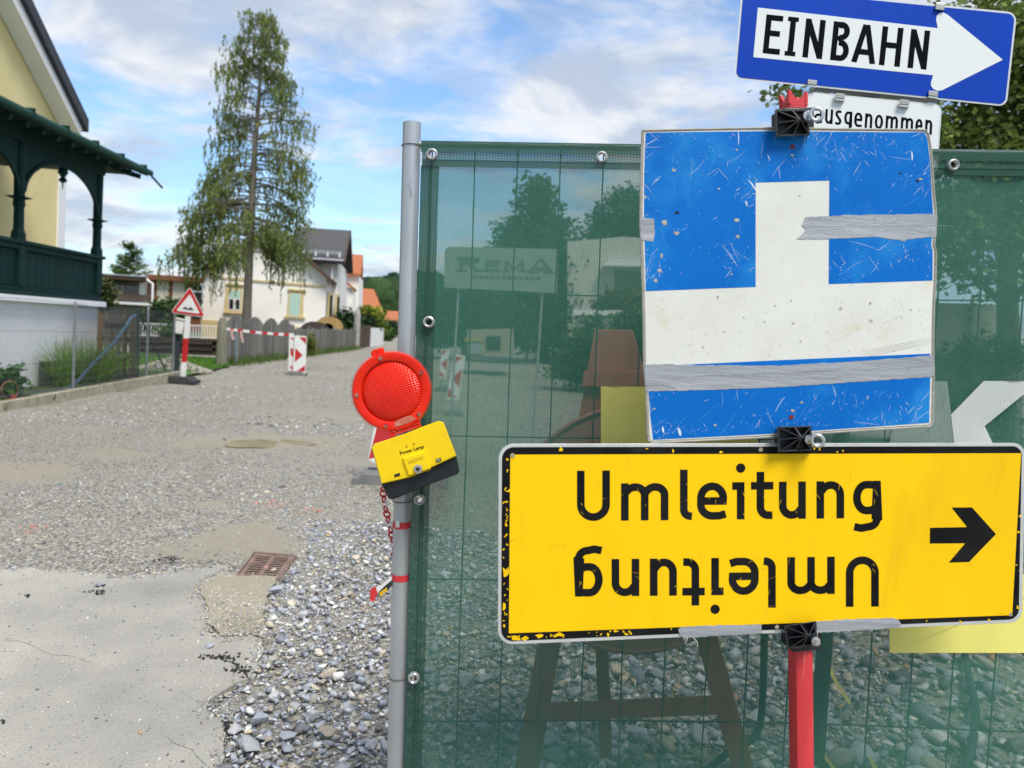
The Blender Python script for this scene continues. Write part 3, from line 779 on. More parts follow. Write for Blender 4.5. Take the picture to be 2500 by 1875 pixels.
# pale paved strip at the lawn edge
M_pave = mat('pale_paving', (.36, .34, .28), (.28, .27, .23), scale=6, rough=.9, bump=.3)
mb = MB(); q = [G(400, 915), G(545, 893), G(540, 900), G(470, 912), G(420, 925)]; mb.prism([v + Vector((0, 0, -.03)) for v in q], [v + Vector((0, 0, .05)) for v in q]); structure(mk('paved_edge', mb, M_pave))

# chain-link fence
M_galv = mat('galvanised_steel', (.42, .44, .46), (.33, .35, .37), scale=9, rough=.42, metal=.55, bump=.1, bscale=40, rvar=.12)
M_wire = mat('weathered_wire', (.13, .15, .16), (.09, .105, .115), scale=20, rough=.6, metal=.3)
cf = thing('chain_link_fence', 'galvanised chain-link fence standing on the garden kerb', 'fence', KP(2, .07, .15))
for t in (-4.0, -.9, 2.13, 5.1, 6.55):
    b0 = KP(t, .07, .1); mb = MB(); mb.tube([b0, b0 + Vector((0, 0, 1.47))], .021, 10); mb.tube([b0 + Vector((0, 0, 1.47)), b0 + Vector((0, 0, 1.485))], [.024, .012], 10)
    mk('post', mb, M_galv, cf, smooth=True)
Vw = []; Fw = []
def wire_np(P, r):
    """3-sided wire through the points P (n,3)"""
    global Vw, Fw
    P = np.asarray(P); b = sum(len(v) for v in Vw); n = len(P)
    off = np.array([(r, 0, 0), (-r * .5, r * .87, 0), (-r * .5, -r * .87, 0)])
    Vw.append((P[:, None] + off[None]).reshape(-1, 3))
    i = np.arange(n - 1)
    for j in range(3):
        k = (j + 1) % 3
        Fw.append(np.stack([b + i * 3 + j, b + i * 3 + k, b + (i + 1) * 3 + k, b + (i + 1) * 3 + j], 1))
cw = .058
for c in range(int(11.2 / cw)):
    t = -4.6 + c * cw; nz_ = int(1.36 / cw)
    zz = .19 + np.arange(nz_ + 1) * cw
    tt = t + np.where(np.arange(nz_ + 1) % 2 == 0, 0, cw)
    wire_np(np.stack([K0.x + SK.x * tt - NK.x * .05, K0.y + SK.y * tt - NK.y * .05, zz], 1), .0034)
npmesh('wire_mesh', np.concatenate(Vw), np.concatenate(Fw), M_wire, cf, kind='stuff')
for z in (.22, .62, 1.10, 1.55):
    mb = MB(); pts = [KP(t, .05, z + .012 * math.sin(t * 2.1) - (.03 if z == 1.55 and 2.6 < t < 6 else 0)) for t in np.linspace(-4.5, 6.55, 24)]; mb.tube(pts, .0028, 5); mk('tension_wire', mb, M_wire, cf)
# the fence bay beyond the gate with its green stay
M_gstay = mat('dark_green_steel', (.012, .035, .032), (.02, .05, .045), scale=8, rough=.5)
Plg = Plane(KP(0, .07, 0), NK)
st_ = thing('green_fence_stay', 'dark green slanting steel stay and post beside the wooden gate', 'fence post', KP(6.7, .07, .1))
mb = MB(); mb.tube([Plg.pt(345, 780), Plg.pt(403, 902)], .017, 8); mk('stay', mb, M_gstay, st_, smooth=True)
mb = MB(); mb.tube([Plg.pt(338, 752), Plg.pt(336, 925)], .022, 8); mk('post', mb, M_gstay, st_, smooth=True)

# white plinth of the veranda, veranda itself
SV = Vector((-.05, 1, 0)).normalized(); NV = Vector((SV.y, -SV.x, 0)); V0 = K0 - NK * .95
def VPt(t, o, z): return V0 + SV * t - NV * o + Vector((0, 0, z))
PlV = Plane(V0, NV)
def vt(x, y): return (PlV.pt(x, y) - V0).dot(SV)
M_white = mat('white_plaster', (.86, .86, .86), (.80, .80, .81), scale=2.2, rough=.9, bump=.15, bscale=60, bdist=.004)
M_yel = mat('cream_yellow_plaster', (.84, .71, .37), (.76, .63, .31), scale=1.3, rough=.9, bump=.35, bscale=30, bdist=.01, c3=(.68, .57, .30), c3lo=.60, c3hi=.78, c3scale=3)
M_green = mat('dark_green_paint', (.006, .029, .027), (.009, .037, .034), scale=3, rough=.6, spec=.15, bump=.1, bscale=30, stretch=(1, 1, .3))
M_green2 = mat('roof_green_metal', (.014, .06, .048), (.02, .07, .056), scale=4, rough=.6, spec=.2)
T1 = vt(246, 700)            # far corner of the veranda
T0 = -6.0
ver = thing('veranda', 'dark green carved timber veranda with arches on a white plinth', 'veranda', VPt(T1 - 2, .6, 0))
DEP = 2.2
mb = MB(); slab(mb, T0, T1 - .02, .04, DEP, 0, 1.52, VPt); mk('plinth', mb, M_white, ver)
mb = MB(); slab(mb, T0, T1 + .08, -.08, DEP, 1.52, 1.62, VPt); mk('plinth_ledge', mb, M_white, ver, bevel=.01)
# moulded base board
mb = MB(); slab(mb, T0, T1 + .03, -.04, .10, 1.62, 1.70, VPt); slab(mb, T0, T1, -.005, .10, 1.70, 1.76, VPt); mk('base_moulding', mb, M_green, ver, bevel=.012)
tp = [T1 - .09, vt(52, 640), 0, 0]; bay = tp[0] - tp[1]; tp[2] = tp[1] - bay; tp[3] = tp[2] - bay
ZR, ZC, ZT = 2.44, 3.14, 4.02
for t in tp:
    mb = MB()
    slab(mb, t - .085, t + .085, -.03, .14, 1.76, ZR, VPt)
    mk('pedestal', mb, M_green, ver, bevel=.012)
    mb = MB()
    def ring(z, r):
        return [VPt(t + a * r, .055 + b * r, z) for a, b in ((-1, -.5), (-.5, -1), (.5, -1), (1, -.5), (1, .5), (.5, 1), (-.5, 1), (-1, .5))]
    mb.loft([ring(ZR + .05, .095), ring(ZR + .16, .09), ring(ZR + .22, .068), ring(ZC - .14, .065), ring(ZC - .10, .08), ring(ZC, .07), ring(ZT + .05, .075)])
    po = mk('post', mb, M_green, ver)
    mb = MB(); mb.loft([ring(ZC - .01, .085), ring(ZC + .02, .17), ring(ZC + .035, .10)]); mk('capital', mb, M_green, po)
mb = MB(); slab(mb, T0, T1 + .03, -.07, .17, ZR - .01, ZR + .05, VPt); mk('handrail', mb, M_green, ver, bevel=.012)
mb = MB(); slab(mb, T0, T1, -.02, .12, ZR - .10, ZR - .012, VPt); mk('rail_beam', mb, M_green, ver, bevel=.008)
mb = MB(); slab(mb, T0, T1 - .1, .075, .09, 1.76, ZR - .10, VPt); mk('board_backing', mb, M_green, ver)
for i in range(3):
    a, b = tp[i + 1] + .09, tp[i] - .09; nb = 12
    for k in range(nb):
        t = a + (b - a) * k / nb; mb = MB(); slab(mb, t + .006, t + (b - a) / nb - .006, .035, .07, 1.765, ZR - .105, VPt); mk('board', mb, M_green, ver, bevel=.006)
# arched spandrels with their mouldings, pierced dots, drop finials
for i in range(3):
    a, b = tp[i + 1] + .05, tp[i] - .05; c = (a + b) / 2; hw = (b - a) / 2
    arcp = [(c + hw * math.cos(x), ZC + .08 + (ZT - ZC - .20) * math.sin(x)) for x in np.linspace(0, math.pi, 33)]
    for half in (0, 1):
        ar = arcp[:17] if half == 0 else arcp[16:]
        cor = b if half == 0 else a
        if half == 0: pl = [(cor, ZT)] + ar + [(c, ZT)]
        else: pl = [(c, ZT)] + ar + [(cor, ZT)]
        mb = MB(); mb.prism([VPt(t, .075, z) for t, z in pl], [VPt(t, .035, z) for t, z in pl]); sp = mk('spandrel', mb, M_green, ver)
    mb = MB(); rg = []
    for x in np.linspace(.06, math.pi - .06, 25):
        cx, sz_ = math.cos(x), math.sin(x)
        rg.append([VPt(c + (hw + d) * cx * .985, o, ZC + .08 + (ZT - ZC - .20 + d) * sz_) for d, o in ((-.03, .0), (.03, .0), (.03, .035), (-.03, .035))])
    mb.loft(rg); mk('arch_moulding', mb, M_green, ver, bevel=.006)
    mb = MB(); mb.tube([VPt(c, .055, ZT - .1), VPt(c, .055, ZT - .22), VPt(c, .055, ZT - .30), VPt(c, .055, ZT - .36), VPt(c, .055, ZT - .40), VPt(c, .055, ZT - .50)], [.03, .09, .03, .075, .012, .008], 10); mk('drop_finial', mb, M_green, ver, smooth=True)
mb = MB(); slab(mb, T0, T1 + .02, -.02, .14, ZT, ZT + .16, VPt); mk('head_beam', mb, M_green, ver, bevel=.008)
# roof: slab falling to the street with soffit boards and a hipped end
ZE = 4.27; TE = T1 + .62
mb = MB()
rA = [VPt(T0, -.55, ZE), VPt(TE, -.55, ZE), VPt(TE - .4, DEP, ZE + .85), VPt(T0, DEP, ZE + .85)]
mb.prism([v - Vector((0, 0, .10)) for v in rA], rA); mk('roof', mb, M_green2, ver)
for k in range(26):
    t = T1 + .4 - k * .42
    if t < T0: break
    mb = MB(); mb.bar(VPt(t, -.50, ZE - .15), VPt(t, .10, ZE - .02), .06, .09); mk('rafter_end', mb, M_green, ver)
mb = MB(); pts = [VPt(t, -.60, ZE - .03) for t in np.linspace(T0, TE + .02, 14)]; mb.tube(pts, .058, 10); gut = mk('gutter', mb, M_green2, ver, smooth=True)
for t in np.arange(T1 + .3, T0, -.95):
    mb = MB(); mb.box(VPt(t, -.60, ZE + .0), (.13, .03, .13)); mk('gutter_bracket', mb, M_green, gut)
mb = MB(); mb.bar(VPt(TE, -.60, ZE - .06), VPt(TE + .55, -.62, ZE - .22), .03, .03); mk('spout', mb, M_green, gut)
mb = MB(); slab(mb, T0, TE - .1, -.45, DEP, ZE - .115, ZE - .095, VPt); mk('soffit', mb, M_green, ver)

# yellow house behind it
H0 = K0 - NK * 3.2
def HP(t, o, z): return H0 + SV * t - NV * o + Vector((0, 0, z))
PlH = Plane(H0, NV)
ht = lambda x, y: (PlH.pt(x, y) - H0).dot(SV)
TC = ht(158, 450); PlR = Plane(H0 + NV * .5, NV); e1 = PlR.pt(210, 316); e0 = PlR.pt(58, 0)
sl = (e0.z - e1.z) / ((e1 - e0).dot(SV))
TEV = (e1 - H0).dot(SV); ZEV = e1.z
yh = thing('yellow_house', 'cream yellow gabled house with white trim behind the green veranda', 'house', HP(TC - 6, 3, 0))
TP_ = TC - 6.4
def roofz(t): return ZEV + sl * (TEV - t)
pl = [(TC, 0), (TC, roofz(TC) - .02), (TP_, roofz(TP_) - .02), (2 * TP_ - TC, roofz(TC) - .02), (2 * TP_ - TC, 0)]
mb = MB(); mb.prism([HP(t, 9, z) for t, z in pl], [HP(t, 0, z) for t, z in pl]); mk('wall', mb, M_yel, yh)
mb = MB(); slab(mb, TC - .28, TC + .02, -.025, .3, 0, roofz(TC) - .95, HP); mk('corner_trim', mb, M_white, yh)
M_slate = mat('dark_slate', (.035, .035, .045), (.05, .05, .06), scale=5, rough=.6)
nv_ = Vector((0, 0, 1))
for sgn in (1, -1):
    mb = MB(); tq = lambda t: t if sgn == 1 else 2 * TP_ - t
    A = [HP(tq(TP_), -.50, roofz(TP_) + .06), HP(tq(TEV + .12), -.50, roofz(TEV + .12) + .06), HP(tq(TEV + .12), 9.4, roofz(TEV + .12) + .06), HP(tq(TP_), 9.4, roofz(TP_) + .06)]
    mb.prism([v - Vector((0, 0, .004)) for v in A], [v + Vector((0, 0, .27)) for v in A]); mk('roof', mb, M_slate, yh)
    mb = MB(); A = [HP(tq(TP_), -.40, roofz(TP_) + .01), HP(tq(TEV + .05), -.40, roofz(TEV + .05) + .01), HP(tq(TEV + .05), .3, roofz(TEV + .05) + .01), HP(tq(TP_), .3, roofz(TP_) + .01)]; mb.prism(A, [v + Vector((0, 0, .04)) for v in A]); mk('soffit', mb, M_white, yh)
    mb = MB()
    A = [HP(tq(TP_), -.40, roofz(TP_) - .30), HP(tq(TEV + .0), -.40, roofz(TEV) - .30 + .14), HP(tq(TEV + .0), -.40, roofz(TEV) + .055), HP(tq(TP_), -.40, roofz(TP_) + .055)]
    mb.prism([v + NV * -.38 for v in A], A); mk('barge_board', mb, M_white, yh)
# hatch in the plinth
M_grille = mat('green_grille', (.10, .13, .09), (.14, .17, .12), scale=6, rough=.7)
PlP = Plane(VPt(0, .03, 0), NV)
hv = thing('plinth_hatch', 'small green iron ventilation hatch in the white plinth', 'hatch', PlP.pt(128, 935))
def onP(pts, off, plane=PlP): return [plane.pt(x, y, off) for x, y in pts]
mb = MB(); mb.prism(onP([(98, 884), (164, 884), (162, 936), (97, 938)], .0), onP([(98, 884), (164, 884), (162, 936), (97, 938)], .05)); mk('plate', mb, M_grille, hv)
for a in (((97, 882), (166, 880), (166, 886), (97, 888)), ((96, 934), (164, 932), (164, 938), (96, 940)), ((95, 882), (101, 882), (100, 940), (94, 940)), ((153, 884), (158, 884), (157, 936), (152, 936))):
    mb = MB(); mb.prism(onP(a, .04), onP(a, .075)); mk('rim', mb, M_grille, hv)
for i in range(4):
    for j in range(4):
        if abs(i - 1.5) + abs(j - 1.5) > 2.2: continue
        cx, cy = 118 + i * 6, 897 + j * 8; mb = MB(); q = [(cx, cy - 3), (cx + 2.4, cy), (cx, cy + 3), (cx - 2.4, cy)]; mb.prism(onP(q, .045), onP(q, .053)); mk('opening', mb, M_dark, hv)
# garden hose and the red reel by the bush
M_hose = mat('blue_grey_hose', (.05, .10, .16), (.07, .13, .19), scale=12, rough=.5)
mb = MB(); PlF = Plane(KP(0, .16, 0), NK)
hp = [(70, 968), (110, 962), (150, 955), (185, 935), (225, 890), (270, 845), (305, 800), (320, 777), (335, 772), (339, 800), (337, 900)]
fine = []
pts = [PlF.pt(*p) for p in hp]
for i in range(len(pts) - 1):
    for k in range(4):
        f = k / 4; p0 = pts[max(i - 1, 0)]; p1 = pts[i]; p2 = pts[i + 1]; p3 = pts[min(i + 2, len(pts) - 1)]
        fine.append(.5 * ((2 * p1) + (p2 - p0) * f + (2 * p0 - 5 * p1 + 4 * p2 - p3) * f * f + (3 * p1 - p0 - 3 * p2 + p3) * f ** 3))
mb.tube(fine, .026, 8); hs = mk('garden_hose', mb, M_hose, smooth=True, base=fine[0]); tag(hs, 'blue-grey hose looped up over the wooden gate post', 'hose')
M_redp = mat('red_plastic', (.50, .05, .03), (.42, .04, .03), scale=6, rough=.4)
M_pinkh = mat('faded_orange_hose', (.42, .16, .09), (.36, .13, .08), scale=6, rough=.5)
rl = thing('hose_hoop', 'small faded orange hose hoop and red tap beside the bush', 'hose', PlF.pt(28, 975))
mb = MB(); c0 = PlF.pt(24, 952); ax = PlF.pt(44, 952) - c0; ay = PlF.pt(24, 930) - c0
mb.tube([c0 + ax * math.cos(a) + ay * math.sin(a) for a in np.linspace(0, 6.28, 25)], .008, 6); mk('hoop', mb, M_pinkh, rl, smooth=True)
mb = MB(); q = [(27, 962), (38, 961), (41, 976), (25, 978)]; mb.prism(onP(q, 0, PlF), onP(q, .06, PlF)); mk('tap_block', mb, M_redp, rl, bevel=.01)

# wooden gate
M_oldw = mat('weathered_wood', (.10, .085, .06), (.16, .135, .10), scale=5, rough=.85, bump=.5, bscale=20, stretch=(4, 4, .5), objvar=.2)
M_newer = mat('ochre_wood', (.22, .12, .035), (.16, .085, .03), scale=5, rough=.8, bump=.4, stretch=(4, 4, .5))
PlG = Plane(KP(0, .45, 0), NK)
wg = thing('wooden_gate', 'weathered wooden picket gate between plinth and fence post', 'gate', PlG.pt(290, 935))
q = [(241, 765), (252, 765), (250, 880), (236, 880)]; mb = MB(); mb.prism(onP(q, 0, PlG), onP(q, .09, PlG)); mk('gate_post', mb, M_newer, wg, bevel=.008)
q = [(318, 772), (340, 768), (330, 925), (312, 935)]; mb = MB(); mb.prism(onP(q, 0, PlG), onP(q, .13, PlG)); mk('gate_post', mb, M_oldw, wg, bevel=.01)
for k, x in enumerate((256, 270.5, 285, 300)):
    q = [(x - 2, 772), (x + 1, 766), (x + 7, 764), (x + 11, 770), (x + 9, 915), (x - 4, 918)]
    mb = MB(); mb.prism(onP(q, 0, PlG), onP(q, .035, PlG)); mk('picket', mb, M_oldw, wg, bevel=.006)
for y in (783, 868):
    q = [(250, y - 4), (322, y + 1), (322, y + 8), (250, y + 4)]; mb = MB(); mb.prism(onP(q, .036, PlG), onP(q, .075, PlG)); mk('rail', mb, M_oldw, wg)
# ornamental grass clump and bush
cg = PlF.pt(262, 945); cg.z = .1; cg = cg - NK * .28
n = 1500; a = RNG.uniform(0, 6.28, n); r_ = np.sqrt(RNG.random(n))
P = np.stack([cg.x + np.cos(a) * r_ * .28 - SK.x * 0, cg.y - .25 + np.sin(a) * r_ * .75, np.full(n, .12)], 1)
gc = thing('grass_clump', 'tall arching green ornamental grass growing through the fence', 'grass clump', cg)
blades('blades', P, RNG.uniform(.35, .92, n), .016, np.array([(.13, .24, .03)]) * RNG.uniform(.55, 1.6, (n, 1)), gc, lean=.75, seg=4)

# ================================================================== FOLIAGE
M_bark = mat('bark', (.11, .095, .075), (.17, .15, .125), scale=6, rough=.9, bump=.6, bscale=20, stretch=(3, 3, .6), bdist=.03)
def leafs(name, C, size, cols, parent=None, elong=1.6, flat=.5, kind=None, D=None):
    """leaf-shaped quads at C; size per leaf; D optional main axis per leaf"""
    n = len(C); size = np.broadcast_to(size, (n,))
    nv = RNG.normal(size=(n, 3)); nv[:, 2] = np.abs(nv[:, 2]) + flat; nv /= np.linalg.norm(nv, axis=1)[:, None]
    d = RNG.normal(size=(n, 3)) if D is None else D + RNG.normal(0, .25, size=(n, 3))
    d -= (d * nv).sum(1)[:, None] * nv if D is None else 0
    d /= np.linalg.norm(d, axis=1)[:, None] + 1e-9
    s_ = np.cross(nv, d); s_ /= np.linalg.norm(s_, axis=1)[:, None] + 1e-9
    L = size[:, None] * elong / 2; W = size[:, None] / 2
    V = np.stack([C - d * L, C + s_ * W - d * L * .1, C + d * L, C - s_ * W - d * L * .1], 1).reshape(-1, 3)
    return npmesh(name, V, np.arange(4 * n).reshape(n, 4), M_leaf, parent, np.repeat(cols, 4, 0), kind=kind)
def crown_points(lobes, nclump, per, spread, shell=.55):
    vols = np.array([l[1][0] * l[1][1] * l[1][2] for l in lobes]) ** .67; vols /= vols.sum()
    li = RNG.choice(len(lobes), nclump, p=vols)
    u = RNG.normal(size=(nclump, 3)); u /= np.linalg.norm(u, axis=1)[:, None]
    rr = (shell + (1 - shell) * RNG.random(nclump)) * RNG.uniform(.86, 1.08, nclump)
    cc = np.array([l[0] for l in lobes], float)[li] + u * rr[:, None] * np.array([l[1] for l in lobes], float)[li]
    C = np.repeat(cc, per, 0) + RNG.normal(0, 1, (nclump * per, 3)) * spread * np.array([1, 1, .7])
    tone = np.repeat(RNG.uniform(.6, 1.35, nclump), per)
    return C, tone, cc
def limbs(mb, base, targets, r0, r1=.03, fork=.35):
    base = Vector(base)
    for t in targets:
        t = Vector(t); a = base + Vector((0, 0, (t.z - base.z) * fork * .4)); m = a.lerp(t, .5) + Vector((0, 0, .12 * (t - a).length)); mb.tube([a, m, t], [r0, (r0 + r1) / 2, r1], 6)
def tree(name, label, base, top_trunk, lobes, nclump, per, spread, size, col, r0=.15, group=None, cat='tree', shell=.5, flat=.5, vary=.28):
    t = thing(name, label, cat, base, group)
    mb = MB(); b = Vector(base); tt = Vector(top_trunk)
    mb.tube([b - Vector((0, 0, .1)), b.lerp(tt, .35) + Vector((.03, 0, 0)), b.lerp(tt, .7), tt], [r0 * 1.25, r0, r0 * .7, r0 * .3], 8)
    C, tone, cc = crown_points(lobes, nclump, per, spread, shell)
    idx = RNG.choice(len(cc), min(len(cc), 14), replace=False)
    limbs(mb, b.lerp(tt, .45), [cc[i] for i in idx], r0 * .35, r0 * .07)
    mk('trunk', mb, M_bark, t, smooth=True)
    cols = np.array([col]) * (tone * RNG.uniform(1 - vary, 1 + vary, len(C)))[:, None]
    leafs('crown', C, size * RNG.uniform(.7, 1.3, len(C)), cols, t, flat=flat)
    return t
def bush(name, label, base, lobes, nclump, per, spread, size, col, cat='bush', group=None, vary=.3, flat=.5):
    t = thing(name, label, cat, base, group)
    C, tone, cc = crown_points(lobes, nclump, per, spread, .35)
    C[:, 2] = np.maximum(C[:, 2], base[2] + .02)
    leafs('foliage', C, size * RNG.uniform(.7, 1.3, len(C)), np.array([col]) * (tone * RNG.uniform(1 - vary, 1 + vary, len(C)))[:, None], t, flat=flat)
    mb = MB(); b = Vector(base)
    for i in RNG.choice(len(cc), min(10, len(cc)), replace=False):
        mb.tube([b, b.lerp(Vector(cc[i]), .5) + Vector((0, 0, .05)), Vector(cc[i])], [size * .25, size * .18, size * .06], 5)
    mk('stems', mb, M_bark, t)
    return t
pb = PlF.pt(50, 968); pb.z = .12; pb = pb - NK * .25
bush('garden_bush', 'small leafy dark green bush at the foot of the white plinth', pb, [((pb.x, pb.y, .34), (.24, .3, .26))], 60, 16, .06, .06, (.08, .19, .045))
pb = G(8, 1000); bush('weed_tuft', 'green weed tuft at the near end of the kerb', (pb.x + .02, pb.y - .1, .0), [((pb.x + .02, pb.y - .1, .07), (.12, .16, .10))], 30, 14, .03, .035, (.07, .14, .02), cat='weed')
for k, (x, y, lb) in enumerate([(265, 955, 'low weeds at the kerb foot below the grass clump'), (372, 925, 'low weeds at the kerb foot near the warning sign')]):
    pb = G(x, y); bush('weed_tuft', lb, (pb.x, pb.y, 0), [((pb.x, pb.y, .03), (.07, .4, .05))], 30, 8, .03, .03, (.09, .12, .025), cat='weed')

# ------------------------------------------------------------------ the larch
def larch():
    D = 38.0
    b = PY(601, 848, D); b.z = 0
    t = thing('larch_tree', 'tall weeping larch with drooping green branches before the white house', 'tree', b)
    axis = [b] + [PY(x, y, D) for x, y in ((603, 760), (606, 690), (610, 600), (616, 480), (622, 360), (632, 240), (637, 150), (640, 90), (640, 25))]
    rad = [.27, .22, .20, .18, .16, .13, .09, .06, .04, .015]
    mb = MB(); mb.tube(axis, rad, 10)
    zs = np.array([p.z for p in axis]); X_ = np.array([p.x for p in axis])
    # half widths left and right, by height in the photograph
    prof = [(20, 25, 28), (60, 48, 50), (110, 70, 64), (170, 104, 80), (230, 95, 95), (300, 100, 145), (380, 100, 150), (440, 125, 140), (500, 152, 145), (560, 195, 150), (620, 160, 152), (680, 170, 130), (720, 150, 100)]
    py_ = np.array([p[0] for p in prof]); lw = np.array([p[1] for p in prof]); rw = np.array([p[2] for p in prof])
    C = []; DD = []; tone = []
    rs = np.random.default_rng(3)
    def strand(p, ln, dens, tn):
        k = max(3, int(ln * 9 * dens)); f = np.linspace(0.05, 1, k)
        sway = rs.normal(0, .05, 2)
        q = np.stack([p[0] + sway[0] * f * ln + rs.normal(0, .035, k), p[1] + sway[1] * f * ln + rs.normal(0, .035, k), p[2] - f * ln], 1)
        C.append(q); DD.append(np.tile([(sway[0], sway[1], -1.0)], (k, 1))); tone.append(np.full(k, tn) * rs.uniform(.75, 1.25, k))
    def limb(py, az, scale=1.0, dens=1.0, L=None, rise=None):
        z = np.interp(-py, [-848, -760, -690, -600, -480, -360, -240, -150, -90, -25], zs)
        xx = np.interp(z, zs, X_); side = math.cos(az)
        wpx = np.interp(py, py_, rw if side > 0 else lw)
        if L is None: L = wpx * D / F_PX * scale / max(.55, abs(side) ** .4 if abs(side) > .05 else .55)
        rise = (rs.uniform(-.05, .28) if py > 350 else rs.uniform(.1, .55)) if rise is None else rise
        n = 9; pts = []
        for i in range(n):
            f = i / (n - 1)
            pts.append(Vector((xx + math.cos(az) * L * f + rs.normal(0, .02), b.y + math.sin(az) * L * f * .9, z + L * (rise * f - .42 * f * f))))
        mb.tube(pts, [.032 * (1 - .85 * i / (n - 1)) * (L / 3 + .3) for i in range(n)], 5)
        clump = rs.random() < .45; start = rs.uniform(.1, .5)
        for i in range(int(L * 6.2 * dens)):
            f = rs.uniform(start, 1) ** .8
            k = min(n - 2, int(f * (n - 1))); p = pts[k].lerp(pts[k + 1], f * (n - 1) - k)
            p = p + Vector((rs.normal(0, .12), rs.normal(0, .25), rs.normal(0, .05)))
            ln = rs.gamma(2.2, .22) * (.5 + .75 * (py / 720)) * (1.35 if clump and f > .5 else .8)
            strand(p, min(ln, 2.2), (1.35 if clump else .8), rs.uniform(.6, 1.25))
        # side twigs
        for i in range(int(L * 2)):
            f = rs.uniform(.2, 1); k = min(n - 2, int(f * (n - 1))); p = pts[k]
            e = p + Vector((rs.normal(0, .35), rs.normal(0, .35), rs.uniform(-.25, .15)))
            mb.tube([p, e], [.012, .004], 3)
            for j in range(2): strand(p.lerp(e, rs.uniform(.3, 1)), rs.uniform(.15, .6), 1.1, rs.uniform(.6, 1.3))
    for py in np.concatenate([np.linspace(35, 180, 22), np.linspace(185, 480, 26), np.linspace(485, 610, 17)]):
        gap = (195 < py < 290 and rs.random() < .55)
        for rep in range((3 if py < 200 else 2) if not gap else 1):
            limb(py + rs.uniform(-6, 6), rs.choice((0, math.pi)) + rs.normal(0, .75), rs.uniform(.6, 1.12), dens=.95 if py > 200 else 1.3)
    # the heavy hanging masses of the photograph, low left and right of the trunk
    for k in range(8):
        limb(618 + rs.uniform(-14, 14), math.pi + rs.uniform(-.35, .35), .95, 1.5, L=rs.uniform(2.7, 4.2), rise=.20)
    for k in range(9):
        limb(560 + rs.uniform(-30, 40), rs.uniform(-.45, .45), .8, 2.1, L=rs.uniform(1.5, 2.5), rise=.05)
    for k in range(16):
        limb(290 + rs.uniform(0, 260), rs.uniform(-.5, .5), .98, 1.3)
    for k in range(18):
        limb(420 + rs.uniform(0, 160), math.pi + rs.uniform(-.55, .55), 1.0, 1.35)
    for k in range(22):
        limb(190 + rs.uniform(0, 250), rs.choice((0, math.pi)) + rs.uniform(-.8, .8), 1.0, 1.2)
    mk('trunk', mb, M_bark, t, smooth=True)
    C = np.concatenate(C); DD = np.concatenate(DD); tone = np.concatenate(tone)
    cols = np.array([(.15, .195, .05)]) * tone[:, None] * rs.uniform(.8, 1.2, (len(C), 1))
    cols[:, 0] *= rs.uniform(.75, 1.25, len(C))
    leafs('crown', C, rs.uniform(.05, .095, len(C)), cols, t, elong=2.7, D=DD)
larch()

# small conifer beyond the low house
b = PY(310, 800, 52); b.z = 0
t = thing('spiky_conifer', 'light green young conifer with spreading branches behind the brown house', 'tree', b)
mb = MB(); top = PY(322, 592, 52); mb.tube([b, b.lerp(top, .5), top], [.14, .09, .02], 8)
C = []; DD = []
for k in range(46):
    f = RNG.uniform(.35, .98); p = b.lerp(top, f); a = RNG.uniform(0, 6.28); L = 1.7 * (1.05 - f) / .7 + .25
    e = p + Vector((math.cos(a) * L, math.sin(a) * L, .35 * L)); mb.tube([p, e], [.03, .008], 4)
    m = int(70 * L); ff = RNG.uniform(.1, 1, m)[:, None]
    q = np.array(p)[None] * (1 - ff) + np.array(e)[None] * ff + RNG.normal(0, .09, (m, 3)); C.append(q); DD.append(np.tile([(math.cos(a), math.sin(a), .2)], (m, 1)))
mk('trunk', mb, M_bark, t, smooth=True)
C = np.concatenate(C); leafs('crown', C, .10, np.array([(.10, .17, .04)]) * RNG.uniform(.6, 1.35, (len(C), 1)), t, elong=2.4, D=np.concatenate(DD))

# ================================================================== BACKGROUND HOUSES
def house_mats():
    pass
M_wplast = mat('warm_white_plaster', (.84, .82, .76), (.78, .75, .69), scale=.8, rough=.9, bump=.1, bscale=30)
M_cream = mat('cream_stone_trim', (.62, .49, .25), (.55, .43, .22), scale=2, rough=.85)
M_mint = mat('mint_shutter', (.42, .60, .50), (.38, .55, .46), scale=4, rough=.6)
M_glass = mat('window_glass', (.02, .022, .025), rough=.08, spec=.8)
M_groof = mat('grey_tile_roof', (.060, .060, .062), (.095, .092, .09), scale=7, rough=.85, bump=.4, bscale=16, stretch=(1, 1, 3), bdist=.05)
M_broof = mat('brown_timber', (.065, .04, .025), (.09, .055, .035), scale=5, rough=.8)
M_oroof = mat('orange_tile_roof', (.42, .145, .055), (.34, .11, .05), scale=4, rough=.85, bump=.4, bscale=14, bdist=.05, stretch=(1, 1, 3))
M_brick = mat('red_brick_frame', (.24, .075, .035), (.19, .06, .03), scale=9, rough=.85, bump=.3)
M_bwhite = mat('cream_panel', (.66, .60, .48), (.60, .54, .43), scale=3, rough=.85)
M_wframe = mat('white_frame', (.74, .74, .72), rough=.5)
EXK = {'balcony_house': -.6, 'timber_frame_house': -.6, 'pale_building': .1, 'low_wall': .1, 'garage': .45, 'site_hut': 0}
def qbox(name, px_poly, Y, dep, m, parent, off=0, bevel=0):
    """prism whose front outline is seen at px_poly on the upright plane at depth Y"""
    mbq = MB(); pln = Plane((0, Y, 0), (0, -1, 0))
    Fp = [pln.pt(x, y, off) for x, y in px_poly]; kx = EXK.get(parent.name.split('.')[0] if parent else '', -.15) * (dep + off); Bp = [p + Vector((kx, dep + off, 0)) for p in Fp]
    mbq.prism(Bp, Fp); return mk(name, mbq, m, parent, bevel=bevel)
def Z4(x, y): return (380 + x * .2803, 520 + y * .2803)    # readings from an enlarged crop
def zq(*pts): return [Z4(*p) for p in pts]
YW = 50.0
